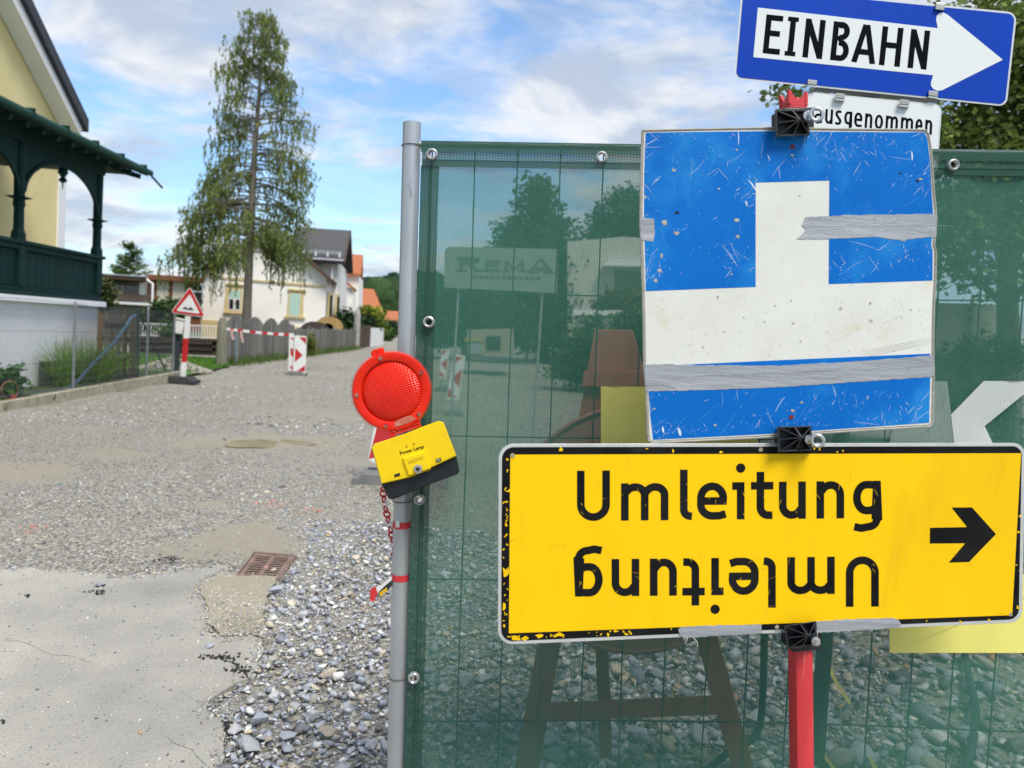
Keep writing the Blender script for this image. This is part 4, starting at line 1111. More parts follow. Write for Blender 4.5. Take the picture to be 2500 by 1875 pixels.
wh = thing('white_house', 'white house with yellow window surrounds and grey tiled roof behind the larch', 'house', PY(660, 835, YW + 3) * 1.0)
qbox('wall', zq((425, 470), (1010, 140), (1490, 560), (1465, 1080), (400, 1075)), YW, 5.5, M_wplast, wh)
qbox('plinth', zq((398, 925), (1470, 1010), (1465, 1120), (395, 1110)), YW, 5.4, M_cream, wh, off=.06)
qbox('cornice', zq((410, 540), (1482, 632), (1481, 648), (409, 556)), YW, .1, M_cream, wh, off=.08)
for a in (((385, 480), (1010, 112), (1010, 148), (390, 510)), ((1010, 112), (1530, 575), (1522, 602), (1010, 148))):
    qbox('roof', zq(*a), YW, 6.2, M_broof, wh, off=.6)
def window(parent, o, Y, frame_pts, shutter_pts=None, sash=True):
    w_ = qbox('window', zq(*frame_pts), Y, .05, M_cream, parent, off=.10)
    return w_
# left window: cream surround, mint blind above, two dark panes below
w1 = qbox('window', zq((612, 620), (758, 632), (752, 868), (592, 858)), YW, .1, M_cream, wh, off=.06)
qbox('lintel', zq((606, 608), (764, 620), (764, 634), (606, 622)), YW, .1, M_cream, w1, off=.16)
qbox('sill', zq((585, 855), (758, 866), (758, 880), (585, 870)), YW, .1, M_cream, w1, off=.18)
qbox('blind', zq((640, 668), (742, 674), (740, 745), (637, 740)), YW, .03, M_mint, w1, off=.09)
qbox('frame', zq((637, 740), (740, 745), (738, 850), (634, 844)), YW, .03, M_wframe, w1, off=.085)
for a in (((642, 750), (678, 752), (676, 836), (640, 834)), ((698, 754), (732, 756), (730, 838), (695, 836))):
    qbox('pane', zq(*a), YW, .02, M_glass, w1, off=.10)
w2 = qbox('window', zq((1160, 668), (1290, 680), (1285, 905), (1140, 900)), YW, .1, M_cream, wh, off=.06)
qbox('lintel', zq((1150, 655), (1310, 668), (1310, 684), (1150, 672)), YW, .1, M_cream, w2, off=.16)
qbox('sill', zq((1120, 895), (1300, 905), (1300, 918), (1120, 908)), YW, .1, M_cream, w2, off=.18)
qbox('blind', zq((1172, 700), (1262, 706), (1250, 900), (1160, 895)), YW, .03, M_mint, w2, off=.09)
# taller block behind, ridge across, gable to the street
YB = 54.0
qbox('wall', zq((1150, 390), (1590, 420), (1580, 1080), (1150, 1060)), YB, 9, M_wplast, wh)
PlB = Plane((0, YB, 0), (0, -1, 0))
el, er = PlB.pt(*Z4(1120, 390), .7), PlB.pt(*Z4(1640, 425), .7)
rl_ = Plane((0, YB + 4.0, 0), (0, -1, 0)); rl0, rl1 = rl_.pt(*Z4(1120, 112)), rl_.pt(*Z4(1650, 152))
el.z = er.z = (el.z + er.z) / 2; rl0.z = rl1.z = (rl0.z + rl1.z) / 2
mb = MB(); dxr = -.15 * (rl1.y - er.y); A = [el, er, Vector((er.x + dxr, rl1.y, rl1.z)), Vector((el.x + dxr, rl1.y, rl1.z))]; mb.prism([v - Vector((0, 0, .18)) for v in A], A); mk('roof', mb, M_groof, wh)
mb = MB(); A = [Vector((el.x + dxr, rl1.y, rl1.z)), Vector((er.x + dxr, rl1.y, rl1.z)), Vector((er.x + 2 * dxr, 2 * rl1.y - er.y, er.z)), Vector((el.x + 2 * dxr, 2 * rl1.y - er.y, er.z))]; mb.prism([v - Vector((0, 0, .18)) for v in A], A); mk('roof', mb, M_groof, wh)
mb = MB(); gx = er.x - .55; A = [(gx, YB, er.z - .3), (gx + dxr, rl1.y, rl1.z - .35), (gx + 2 * dxr, 2 * rl1.y - YB, er.z - .3)]; mb.prism([Vector((a[0] - .2, a[1], a[2])) for a in A], [Vector(a) for a in A]); mk('gable', mb, M_broof, wh)
for s0, s1 in ((er, Vector((er.x + dxr, rl1.y, rl1.z))), (Vector((er.x + 2 * dxr, 2 * rl1.y - er.y, er.z)), Vector((er.x + dxr, rl1.y, rl1.z)))):
    mb = MB(); mb.bar(s0 + Vector((.03, 0, -.15)), s1 + Vector((.03, 0, -.15)), .06, .42); mk('barge_board', mb, M_broof, wh)
mb = MB(); mb.tube([el + Vector((0, -.08, .05)), er + Vector((0, -.08, .05))], .09, 8); mk('gutter', mb, M_galv, wh, smooth=True)
mb = MB(); mb.bar(el + Vector((0, .4, .62)), er + Vector((-.3, .4, .62)), .03, .22); mk('snow_guard', mb, M_galv, wh)
for k in range(4):
    p = el.lerp(er, .3 + .2 * k); mb = MB(); mb.box(p + Vector((0, .4, .45)), (.10, .1, .3)); mk('snow_guard_bracket', mb, M_wframe, wh)
mb = MB(); p = PlB.pt(*Z4(1530, 640), .3); mb.tube([Vector((p.x, p.y, 0)), Vector((p.x, p.y, er.z - .2))], .07, 8); mk('downpipe', mb, M_wframe, wh, smooth=True)
# street-side windows on the corner bay
for yy in (51.3, 53.4):
    x_ = PY(795, 700, 50).x + .02; mb = MB(); mb.box((x_, yy, 2.6), (.12, .9, 1.8)); w_ = mk('window', mb, M_cream, wh)
    mb = MB(); mb.box((x_ + .05, yy, 2.6), (.06, .62, 1.45)); mk('pane', mb, M_glass, w_)

def gable_house(name, label, Y, wallpx, roofpx, ridge_back, dep, wm, rm):
    """wallpx front wall outline; roofpx = eave-left, eave-right, ridge-right, ridge-left as seen"""
    h_ = thing(name, label, 'house', PY(wallpx[0][0], 830, Y) * 1.0)
    qbox('wall', wallpx, Y, dep, wm, h_)
    pf = Plane((0, Y - .4, 0), (0, -1, 0)); pr = Plane((0, Y + ridge_back, 0), (0, -1, 0))
    a, b2 = pf.pt(*roofpx[0]), pf.pt(*roofpx[1]); c, d = pr.pt(*roofpx[2]), pr.pt(*roofpx[3])
    a.z = b2.z = (a.z + b2.z) / 2; c.z = d.z = (c.z + d.z) / 2
    mb = MB(); A = [a, b2, c, d]; mb.prism([v - Vector((0, 0, .2)) for v in A], A); mk('roof', mb, rm, h_)
    e, f = Vector((2 * c.x - b2.x, 2 * c.y - b2.y, b2.z)), Vector((2 * d.x - a.x, 2 * c.y - a.y, a.z))
    mb = MB(); A = [d, c, e, f]; mb.prism([v - Vector((0, 0, .2)) for v in A], A); mk('roof', mb, rm, h_)
    mb = MB(); x_ = b2.x - .5; A = [Vector((x_, b2.y + .4, b2.z - .25)), Vector((c.x - .5, c.y, c.z - .3)), Vector((e.x - .5, e.y - .4, b2.z - .25))]; mb.prism([v - Vector((.2, 0, 0)) for v in A], A); mk('gable', mb, M_broof, h_)
    return h_
oh = gable_house('orange_roof_house', 'white house with steep orange tiled roof next along the street', 70, zq((1560, 530), (1770, 545), (1760, 900), (1560, 900)), zq((1560, 512), (1790, 530), (1808, 362), (1560, 350)), 3.4, 8, M_wplast, M_oroof)
qbox('annex_wall', zq((1590, 620), (1720, 660), (1715, 900), (1585, 900)), 66, 3, M_wplast, oh)
qbox('annex_roof', zq((1560, 510), (1735, 655), (1722, 672), (1560, 545)), 66, 3.5, M_oroof, oh, off=.3)
h2 = gable_house('hip_roof_house', 'house with wide faded orange roof behind the yellow-green bush', 95, zq((1760, 830), (1960, 850), (1960, 960), (1760, 950)), zq((1745, 850), (1985, 868), (1900, 668), (1775, 650)), 4.0, 8, M_wplast, M_oroof)
h3 = gable_house('small_house', 'distant small house with reddish roof down the street', 150, zq((1990, 930), (2160, 945), (2160, 1010), (1990, 1000)), zq((1985, 930), (2160, 945), (2120, 860), (2020, 848)), 4.0, 8, M_wplast, M_oroof)

# brown balcony house, far left
Z5 = lambda x, y: (220 + x * .217, 560 + y * .217)
def z5(*p): return [Z5(*q) for q in p]
YC = 36.0
M_brn = mat('brown_stained_boards', (.12, .075, .055), (.16, .10, .075), scale=4, rough=.75, stretch=(1, 1, 4))
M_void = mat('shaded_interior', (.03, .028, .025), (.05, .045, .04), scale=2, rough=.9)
lh = thing('balcony_house', 'low flat-roofed house with brown balcony boards behind the garden', 'house', PY(290, 835, YC + 2))
qbox('wall', z5((60, 590), (640, 590), (640, 1160), (60, 1160)), YC + 1.6, 5, mat('grey_render', (.26, .25, .23), (.20, .19, .18), scale=2, rough=.9), lh)
qbox('floor_slab', z5((170, 800), (692, 830), (690, 860), (170, 828)), YC, 2.2, M_wframe, lh)
qbox('roof', z5((40, 490), (650, 530), (670, 580), (60, 545)), YC, 7, M_broof, lh, off=.5)
qbox('roof_edge', z5((40, 486), (652, 524), (652, 540), (40, 502)), YC, .2, M_galv, lh, off=.56)
for k in range(3):
    y_ = 722 + k * 26; qbox('balcony_board', z5((180, y_ - 8), (690, y_ + 18), (690, y_ + 38), (180, y_ + 12)), YC, .04, M_brn, lh, off=.05)
qbox('pillar', z5((562, 600), (622, 604), (615, 745), (556, 740)), YC, .3, M_wframe, lh)
for x in (185, 690): qbox('balcony_post', z5((x - 8, 700), (x + 8, 700), (x + 8, 830), (x - 8, 830)), YC, .1, M_brn, lh, off=.03)
qbox('window', z5((180, 620), (545, 640), (545, 740), (180, 720)), YC + 1.5, .05, M_glass, lh, off=.02)
for x in (270, 365): qbox('mullion', z5((x - 6, 620), (x + 6, 622), (x + 6, 735), (x - 6, 733)), YC + 1.45, .03, M_wframe, lh)
mb = MB(); pc = Plane((0, YC - .55, 0), (0, -1, 0)); mb.tube([pc.pt(*Z5(640, 555)), pc.pt(*Z5(655, 580)), pc.pt(*Z5(705, 610)), pc.pt(*Z5(700, 830))], .05, 8); mk('downpipe', mb, M_wframe, lh, smooth=True)
for x in (400, 545, 650): qbox('stilt', z5((x - 10, 840), (x + 10, 842), (x + 8, 1200), (x - 12, 1200)), YC + .1, .15, M_broof, lh)
# brick-framed house beside it
YD = 46.0
rh = thing('timber_frame_house', 'red-brown framed house with cream panels left of the white house', 'house', PY(430, 835, YD + 2))
qbox('wall', z5((700, 560), (1240, 590), (1240, 1160), (690, 1160)), YD, 5, M_brick, rh)
qbox('roof', z5((650, 505), (1290, 540), (1290, 600), (650, 562)), YD, 6, mat('rust_roof_edge', (.22, .075, .04), (.17, .06, .035), scale=4, rough=.8), rh, off=.5)
for x in (755, 930): qbox('panel', z5((x, 575), (x + 140, 585), (x + 128, 828), (x - 5, 818)), YD, .05, M_bwhite, rh, off=.04)
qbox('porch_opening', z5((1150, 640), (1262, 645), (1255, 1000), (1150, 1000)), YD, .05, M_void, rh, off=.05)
qbox('porch_rail', z5((1150, 686), (1262, 692), (1262, 712), (1150, 706)), YD, .05, M_wframe, rh, off=.15)
# garden greenery in front of it
for k, (x, y, rx, ry, lb, c) in enumerate([(790, 930, 110, 100, 'dark leafy shrub below the red-brown house', (.035, .075, .02)), (930, 890, 90, 90, 'climbing shrub against the red-brown house', (.055, .10, .025)), (660, 1000, 90, 60, 'olive green shrub behind the white garden railing', (.07, .11, .03)), (140, 680, 50, 90, 'pale shrub between veranda and balcony house', (.10, .12, .04))]):
    Y = 31 if k < 3 else 26; p = PY(*Z5(x, y), Y); sx = rx * .217 * Y / F_PX; sz_ = ry * .217 * Y / F_PX
    bush('garden_shrub', lb, (p.x, p.y, 0), [((p.x, p.y, p.z), (sx, sx * .8, sz_)), ((p.x, p.y, max(.4, p.z - sz_)), (sx * 1.1, sx * .8, sz_))], 170, 10, .16, .11, c)
p = PY(*Z5(885, 1160), 26); bush('garden_shrub', 'round fresh green shrub in front of the white railing', (p.x, p.y, .1), [((p.x, p.y, p.z), (.36, .36, .35))], 90, 14, .09, .07, (.075, .17, .03))
# white railing
YR = 27.0
wr = thing('garden_railing', 'white upright-bar garden railing above the timber retaining wall', 'railing', PY(380, 800, YR))
qbox('rail', z5((555, 1050), (1430, 1085), (1430, 1096), (555, 1061)), YR, .05, M_wframe, wr)
qbox('rail', z5((555, 1185), (1430, 1218), (1430, 1226), (555, 1193)), YR, .05, M_wframe, wr)
for k in range(28):
    x = 560 + k * 31.5; y = 1052 + (x - 555) * .04; qbox('bar', z5((x - 3.5, y + 8), (x + 3.5, y + 8), (x + 1.5, y + 140), (x - 5.5, y + 140)), YR + .01, .03, M_wframe, wr)
# sleepers retaining wall
YS = 25.5
sw_ = thing('sleeper_wall', 'retaining wall of stacked dark timber sleepers behind the lawn', 'retaining wall', PY(380, 855, YS))
M_slp = mat('dark_sleeper', (.032, .024, .02), (.055, .042, .034), scale=4, rough=.85, bump=.5, stretch=(1, 1, 5), objvar=.35)
for k in range(5):
    y0 = 1205 + k * 36; n_ = 2
    for j in range(n_):
        xa, xb = 540 + j * 450 - (k % 2) * 60, 540 + (j + 1) * 450 - 8 - (k % 2) * 60
        f = lambda x: (x - 540) * .035
        qbox('sleeper', z5((xa, y0 + f(xa)), (xb, y0 + f(xb)), (xb, y0 + 33 + f(xb)), (xa, y0 + 33 + f(xa))), YS - .04 * (k % 2), .3, M_slp, sw_, bevel=.015)
qbox('core', z5((535, 1215), (1425, 1248), (1425, 1420), (535, 1390)), YS + .1, .3, M_slp, sw_)
# gravel heap on the lawn
n = 1800; c = PY(*Z5(930, 1500), 19.5); a = RNG.uniform(0, 6.28, n); r_ = np.sqrt(RNG.random(n))
P = np.stack([c.x + np.cos(a) * r_ * .95, c.y + np.sin(a) * r_ * .95, .05 + .34 * (1 - r_) ** 1.1], 1); sz = RNG.uniform(.02, .045, n)
o = scatter('gravel_heap', P, sz, stone_colors(n, [1, 1, 2, 2, 1, 3, 3, 1, 3], .8), None, M_stone); del o['kind']; tag(o, 'low heap of brownish rubble on the lawn behind the letterbox', 'gravel heap')

# ------------------------------------------------------------------ old plank fence along the street and what stands behind it
M_gplank = mat('grey_weathered_planks', (.13, .125, .11), (.21, .20, .18), scale=4, rough=.9, bump=.5, bscale=16, stretch=(5, 5, .4), objvar=.30)
FA, FB = G(545, 893), G(868, 851)
fd = (FB - FA).normalized(); fn = Vector((fd.y, -fd.x, 0)); flen = (FB - FA).length
pf = thing('plank_fence', 'old grey weathered plank fence with wavy top along the street', 'fence', FA)
k = 0; d_ = .0
rs = random.Random(9)
while d_ < flen:
    w_ = .17 + .02 * rs.random() if d_ < 9 else .26
    ph = (d_ % 2.05) / 2.05
    hgt = 1.26 + .26 * math.sin(ph * math.pi) if d_ < 8.5 else 1.10 + .05 * rs.random() + (.0 if int(d_) % 3 else .06)
    a = FA + fd * d_; b2 = FA + fd * (d_ + w_ - .014)
    mb = MB(); tl = rs.uniform(-.01, .02)
    A = [a + Vector((0, 0, .05)), b2 + Vector((0, 0, .05)), b2 + Vector((0, 0, hgt + tl)), a + (b2 - a) * .5 + Vector((0, 0, hgt + .03)), a + Vector((0, 0, hgt - tl))]
    mb.prism([v - fn * .025 for v in A], A); mk('plank', mb, M_gplank, pf); d_ += w_
for d_ in np.arange(0, flen, 3.0):
    a = FA + fd * d_ - fn * .1; mb = MB(); mb.tube([a, a + Vector((0, 0, 1.3))], .06, 6); mk('post', mb, M_gplank, pf)
for z in (.45, 1.05):
    mb = MB(); mb.bar(FA + Vector((0, 0, z)) - fn * .05, FB + Vector((0, 0, z)) - fn * .05, .05, .08); mk('rail', mb, M_gplank, pf)
gp = G(540, 896); mb = MB(); mb.tube([gp, gp + Vector((0, 0, .8)), gp + Vector((0, 0, 1.30)), gp + Vector((0, 0, 1.44))], [.17, .15, .14, .09], 10)
gpo = mk('round_gate_post', mb, mat('pale_old_post', (.20, .19, .15), (.13, .13, .09), scale=5, rough=.9, bump=.5, stretch=(3, 3, .6)), smooth=True, base=gp); tag(gpo, 'thick pale round wooden post at the near end of the plank fence', 'post')
# grass strip at its foot
n = 2600; f = RNG.random(n) ** 1.3 * flen; o_ = RNG.uniform(-.05, .8, n) * RNG.random(n)
P = np.stack([FA.x + fd.x * f + fn.x * o_, FA.y + fd.y * f + fn.y * o_, np.full(n, 0.0)], 1)
gs = blades('verge_grass', P, RNG.uniform(.1, .38, n), .022, np.array([(.085, .14, .03)]) * RNG.uniform(.6, 1.4, (n, 1)), lean=.6); tag(gs, 'ragged grass along the foot of the plank fence', 'grass')
p = FA + fd * 10.5 + fn * .35; bush('tall_weed', 'yellow-flowered tall weed against the plank fence', (p.x, p.y, 0), [((p.x, p.y, .55), (.22, .3, .5))], 60, 12, .09, .06, (.16, .19, .03), cat='weed')
# further picket fence and gate piers
FC = G(925, 842)
for k, (d0, d1, hh, m, lb, nm) in enumerate([(0, 6.5, 1.5, M_broof, 'brown boarded fence beyond the grey planks', 'board_fence'), (6.5, 14, 1.35, M_wframe, 'pale picket fence far down the street', 'picket_fence')]):
    t = thing(nm, lb, 'fence', FB + fd * d0)
    w_ = .5 if k == 0 else 1.1; d_ = d0
    while d_ < d1:
        a = FB + fd * d_; b2 = FB + fd * (d_ + w_ * .8); mb = MB(); A = [a, b2, b2 + Vector((0, 0, hh)), a + Vector((0, 0, hh))]; mb.prism([v - fn * .06 for v in A], A); mk('board', mb, m, t); d_ += w_
p = FB + fd * .2; mb = MB(); mb.tube([p, p + Vector((0, 0, 2.2)), p + Vector((0, 0, 2.6))], [.22, .2, .05], 6); o = mk('stone_pier', mb, mat('pale_stone', (.36, .35, .32), (.28, .27, .25), scale=5, rough=.9), base=p); tag(o, 'pale pointed stone gate pier behind the plank fence', 'gate pier')
# cable drums behind the plank fence
def drum(name, label, cx, cy, r_px, Y, m):
    pc_ = PY(cx, cy, Y); r = r_px * Y / F_PX; t = thing(name, label, 'cable drum', (pc_.x, pc_.y, pc_.z - r))
    for o_ in (-.3, .3):
        mb = MB(); c_ = pc_ + Vector((0, o_, 0)); ring = [Vector((c_.x + r * math.cos(a), c_.y, c_.z + r * math.sin(a))) for a in np.linspace(0, 2 * math.pi, 41)[:-1]]
        mb.prism([v + Vector((0, .06, 0)) for v in ring], ring); mk('flange', mb, m, t)
    mb = MB(); mb.tube([pc_ + Vector((0, -.3, 0)), pc_ + Vector((0, .3, 0))], r * .5, 24); mk('core', mb, m, t, smooth=True)
    mb = MB(); mb.tube([pc_ + Vector((0, -.34, 0)), pc_ + Vector((0, -.29, 0))], r * .1, 12); mk('hub', mb, M_dark, t)
drum('cable_drum', 'dark wooden cable drum half hidden behind the plank fence', *Z4(1385, 1085), 39, 40, mat('dark_drum_wood', (.045, .035, .03), (.07, .055, .045), scale=5, rough=.85))
drum('cable_drum', 'light yellow wooden cable drum behind the darker one', *Z4(1510, 1020), 33, 44, mat('light_drum_wood', (.42, .28, .11), (.34, .22, .09), scale=5, rough=.8))
# hedges and bushes along the street
for nm, lb, Y, x0, x1, y0, y1, c, dep in (('hedge', 'dark green clipped hedge beside the white house', 52, 818, 880, 760, 830, (.022, .055, .012), 3), ('hedge', 'dark hedge under the yellow-green bush', 60, 872, 912, 770, 828, (.018, .045, .012), 2.5), ('street_bush', 'bright yellow-green bush at the street edge', 62, 878, 932, 745, 812, (.17, .22, .018), 2.5), ('street_bush', 'mid green bush further down the street', 80, 915, 955, 795, 832, (.06, .12, .02), 2.5), ('street_bush', 'small dark tree by the end of the street', 110, 930, 975, 780, 825, (.03, .07, .02), 2.5)):
    a = PY(x0, y0, Y); b2 = PY(x1, y1, Y); cx = (a.x + b2.x) / 2; zc_ = (a.z + max(0, b2.z)) / 2
    bush(nm, lb, (cx, Y, 0), [((cx, Y, zc_), ((b2.x - a.x) / 2, dep / 2, (a.z - max(0, b2.z)) / 2)), ((cx - .2, Y, zc_ * .6), ((b2.x - a.x) / 2, dep / 2, zc_ * .6))], 420, 9, .28, .20, c, cat='hedge' if nm == 'hedge' else 'bush')

# ------------------------------------------------------------------ wooded hills
def hill(name, label, Y, prof, col, seed):
    rs = np.random.default_rng(seed); Vv = []; Ff = []; Cc = []; b0 = 0
    xs_ = [p[0] for p in prof]; ys_ = [p[1] for p in prof]
    n = 900
    px_ = rs.uniform(min(xs_), max(xs_), n); top = np.interp(px_, xs_, ys_); py_ = top + (850 - top) * rs.random(n) ** 1.6
    order = range(n)
    ic_f = None
    V0_, F0_ = hull_faces(ICO_V)
    # one subdivision of the ball for a lumpy crown
    import bmesh
    bm = bmesh.new(); bmesh.ops.create_icosphere(bm, subdivisions=2, radius=1); bm.verts.index_update()
    V0_ = np.array([v.co[:] for v in bm.verts]); F0_ = np.array([[v.index for v in f.verts] for f in bm.faces]); bm.free()
    for i in order:
        d = Y * (1 + .25 * (py_[i] < top[i] + 8) * rs.random()); p = PY(px_[i], py_[i], d)
        r = rs.uniform(3.2, 6.5) * Y / 300
        Wv = V0_ * (1 + rs.normal(0, .13, (len(V0_), 1))) * r * np.array([1, 1, rs.uniform(.8, 1.2)]) + np.array(p)[None] - np.array([0, 0, r * .6])
        Vv.append(Wv); Ff.append(F0_ + b0); b0 += len(V0_); Cc.append(np.tile(np.array(col) * rs.uniform(.65, 1.35), (len(V0_), 1)) * rs.uniform(.8, 1.2, (len(V0_), 1)))
    o = npmesh(name, np.concatenate(Vv), np.concatenate(Ff), tint_mat('wood_' + name, rough=.95, nscale=1.0, spec=.05), None, np.concatenate(Cc), kind='stuff'); tag(o, label, 'forest')
hill('wooded_hill', 'dark wooded hill on the horizon at the end of the street', 420, [(500, 770), (700, 740), (830, 700), (880, 676), (905, 680), (935, 690), (965, 678), (1000, 668), (1100, 680), (1300, 720), (1700, 760)], (.016, .036, .022), 4)
hill('wooded_slope', 'lighter green wooded slope below the dark hill', 280, [(700, 790), (860, 735), (890, 712), (930, 700), (975, 705), (1050, 730), (1200, 780)], (.030, .058, .022), 5)

# ================================================================== ROADWORKS THINGS ON THE ROAD
M_rwhite = mat('reflective_white', (.72, .73, .72), (.66, .67, .66), scale=6, rough=.4)
M_rred = mat('reflective_red', (.50, .025, .03), (.42, .02, .025), scale=6, rough=.4)
M_rubber = mat('black_rubber', (.03, .03, .032), (.055, .055, .055), scale=12, rough=.85, bump=.3)
M_recyc = mat('grey_recycled_rubber', (.14, .14, .14), (.20, .195, .185), scale=7, rough=.9, bump=.4)
def up(Y): return Plane((0, Y, 0), (0, -1, 0))
def ppoly(name, plane, pts, o0, o1, m, parent, bevel=0, smooth=False):
    mbp = MB(); mbp.prism([plane.pt(x, y, o0) for x, y in pts], [plane.pt(x, y, o1) for x, y in pts]); return mk(name, mbp, m, parent, bevel=bevel)
def roundpoly(pts, r, n=6):
    o = []; k = len(pts)
    rr = r if isinstance(r, (list, tuple)) else [r] * k
    for i in range(k):
        p = Vector(pts[i]).to_2d(); a = Vector(pts[i - 1]).to_2d(); b = Vector(pts[(i + 1) % k]).to_2d()
        if rr[i] <= 0: o.append(tuple(p)); continue
        d1 = (a - p).normalized(); d2 = (b - p).normalized(); ang = d1.angle(d2); t = min(rr[i] / math.tan(ang / 2), (a - p).length * .49, (b - p).length * .49)
        r_ = t * math.tan(ang / 2); bis = (d1 + d2).normalized(); c = p + bis * (r_ / math.sin(ang / 2))
        s = p + d1 * t; e = p + d2 * t; a0 = math.atan2(s.y - c.y, s.x - c.x); a1 = math.atan2(e.y - c.y, e.x - c.x); da = (a1 - a0 + math.pi) % (2 * math.pi) - math.pi
        o += [(c.x + r_ * math.cos(a0 + da * j / n), c.y + r_ * math.sin(a0 + da * j / n)) for j in range(n + 1)]
    return o
def inset(pts, d):
    """move a clockwise-on-screen outline inwards by d pixels (towards its centroid side)"""
    o = []; k = len(pts)
    ar = sum(pts[i][0] * pts[(i + 1) % k][1] - pts[(i + 1) % k][0] * pts[i][1] for i in range(k))
    sg = 1 if ar > 0 else -1
    for i in range(k):
        p = Vector(pts[i]).to_2d(); a = Vector(pts[i - 1]).to_2d(); b = Vector(pts[(i + 1) % k]).to_2d()
        e1 = (p - a).normalized(); e2 = (b - p).normalized(); n1 = Vector((-e1.y, e1.x)) * sg; n2 = Vector((-e2.y, e2.x)) * sg
        m_ = n1 + n2; l2 = m_.length_squared
        o.append(tuple(p + m_ * (2 * d / max(l2, .8))))
    return o
# warning triangle on a striped post
YWS = 16.55; pw = up(YWS)
ws = thing('warning_sign', 'red-rimmed triangular uneven-road sign on a red and white post', 'road sign', G(440, 938))
tri = roundpoly(z5((1125, 640), (1300, 992), (903, 938)), 5)
ppoly('plate', pw, tri, .03, .045, M_rwhite, ws)
ppoly('red_rim', pw, inset(tri, 1.6), .045, .049, M_rred, ws)
ppoly('white_field', pw, roundpoly(z5((1122, 728), (1236, 950), (968, 915)), 2), .049, .053, M_rwhite, ws)
hump = z5((1030, 895), (1052, 882), (1075, 868), (1090, 885), (1105, 890), (1128, 876), (1140, 876), (1158, 900), (1172, 912), (1120, 908))
ppoly('bump_symbol', pw, hump, .053, .055, M_rubber, ws)
for k, (y0, y1, m) in enumerate(((975, 1225, M_rwhite), (1225, 1495, M_rred), (1495, 1720, M_rwhite))):
    f = lambda y: 1100 - (y - 985) * .082
    ppoly('post_section', pw, z5((f(y0) - 31, y0), (f(y0) + 31, y0), (f(y1) + 31, y1), (f(y1) - 31, y1)), -.03, .03, m, ws)
def foot(name, x0, x1, y0, y1, Y, dep, m, parent):
    """stepped rubber foot seen between x0 and x1, standing on the ground"""
    a = PY(x0, y1, Y); b2 = PY(x1, y1, Y); hgt = max(.1, (y1 - y0) * Y / F_PX * .8); cx = (a.x + b2.x) / 2; wd = b2.x - a.x
    mbf = MB(); o = []
    prof = [(-.5, 0), (.5, 0), (.5, .55), (.38, .62), (.30, 1), (-.30, 1), (-.38, .62), (-.5, .55)]
    A = [Vector((cx + p * wd, Y - dep / 2, q * hgt)) for p, q in prof]; mbf.prism([v + Vector((0, dep, 0)) for v in A], A)
    return mk(name, mbf, m, parent, bevel=.012)
foot('foot', 402, 480, 930, 951, YWS, .42, M_rubber, ws)
# letterbox
lb_ = thing('letterbox', 'white metal letterbox on a dark grey post beside the warning sign', 'letterbox', G(420, 932)); pl_ = up(17.3)
ppoly('box', pl_, z5((955, 1000), (1060, 1022), (1038, 1178), (925, 1170)), -.12, .14, M_wframe, lb_, bevel=.012)
ppoly('lid', pl_, z5((962, 988), (1062, 1012), (1062, 1030), (950, 1006)), -.13, .16, M_wframe, lb_, bevel=.006)
ppoly('post', pl_, z5((960, 1180), (1025, 1185), (1000, 1650), (940, 1650)), -.04, .04, mat('dark_grey_steel', (.04, .055, .065), (.06, .075, .085), scale=5, rough=.5), lb_)
# beacons
def beacon(label, Y, quad, reds, fpx, base, second=None, group='striped roadworks beacons'):
    b_ = thing('traffic_beacon', label, 'traffic beacon', base, group); p_ = up(Y)
    q = roundpoly(quad, 4)
    brd = ppoly('board', p_, q, -.02, .02, M_rwhite, b_)
    def uv(u, v):
        a = Vector(quad[0]).lerp(Vector(quad[1]), u); c = Vector(quad[3]).lerp(Vector(quad[2]), u); r = a.lerp(c, v); return (r.x, r.y)
    for k, rd in enumerate(reds): ppoly('red_stripe', p_, [uv(*c) for c in rd], .02, .023, M_rred, brd)
    if second:
        b2_ = ppoly('board', p_, second, -.10, -.06, M_rwhite, b_)
        q0 = second
        for v0, v1 in ((.06, .16), (.35, .60), (.82, .95)):
            l = lambda u, v: tuple((Vector(q0[0]).lerp(Vector(q0[1]), u)).lerp(Vector(q0[3]).lerp(Vector(q0[2]), u), v))
            ppoly('red_stripe', p_, [l(.35, v0), l(.98, v0 + .04), l(.98, v1), l(.35, v1 - .06)], -.06, -.057, M_rred, b2_)
    foot('foot', *fpx, Y, .35, M_recyc, b_)
    # stem into the foot
    c = p_.pt(*uv(.5, .97), -.005); mbs = MB(); mbs.tube([Vector((c.x, c.y, .03)), Vector((c.x, c.y, c.z + .05))], .025, 8); mk('stem', mbs, M_galv, b_)
    return b_
RIGHT = [[(.38, .04), (.95, .04), (.95, .22)], [(.10, .33), (.72, .52), (.10, .72)], [(.95, .78), (.95, .95), (.30, .95)]]
LEFT = [[(.05, .05), (.80, .04), (.05, .25)], [(.90, .30), (.90, .72), (.16, .52)], [(.05, .76), (.85, .95), (.05, .95)]]
beacon('red and white double beacon with right-pointing arrow beside the taped plank fence', 21.2, zq((1210, 1065), (1317, 1072), (1305, 1398), (1196, 1390)), RIGHT, (699, 747, 912, 925), G(725, 920), second=zq((1163, 1062), (1206, 1060), (1196, 1388), (1156, 1380)))
Z8 = lambda x, y: (1000 + x * .2712, 760 + y * .2712)
def z8(*p): return [Z8(*q) for q in p]
beacon('leaning red and white beacon seen through the green mesh, nearer of two', 13.5, z8((400, 385), (505, 398), (440, 806), (330, 788)), LEFT, (1085, 1130, 1020, 1040), PY(1105, 1000, 13.5))
beacon('small red and white beacon seen through the green mesh, farther of two', 19.0, z8((292, 338), (358, 342), (330, 606), (258, 596)), LEFT, (1062, 1100, 950, 965), PY(1080, 940, 19.0))
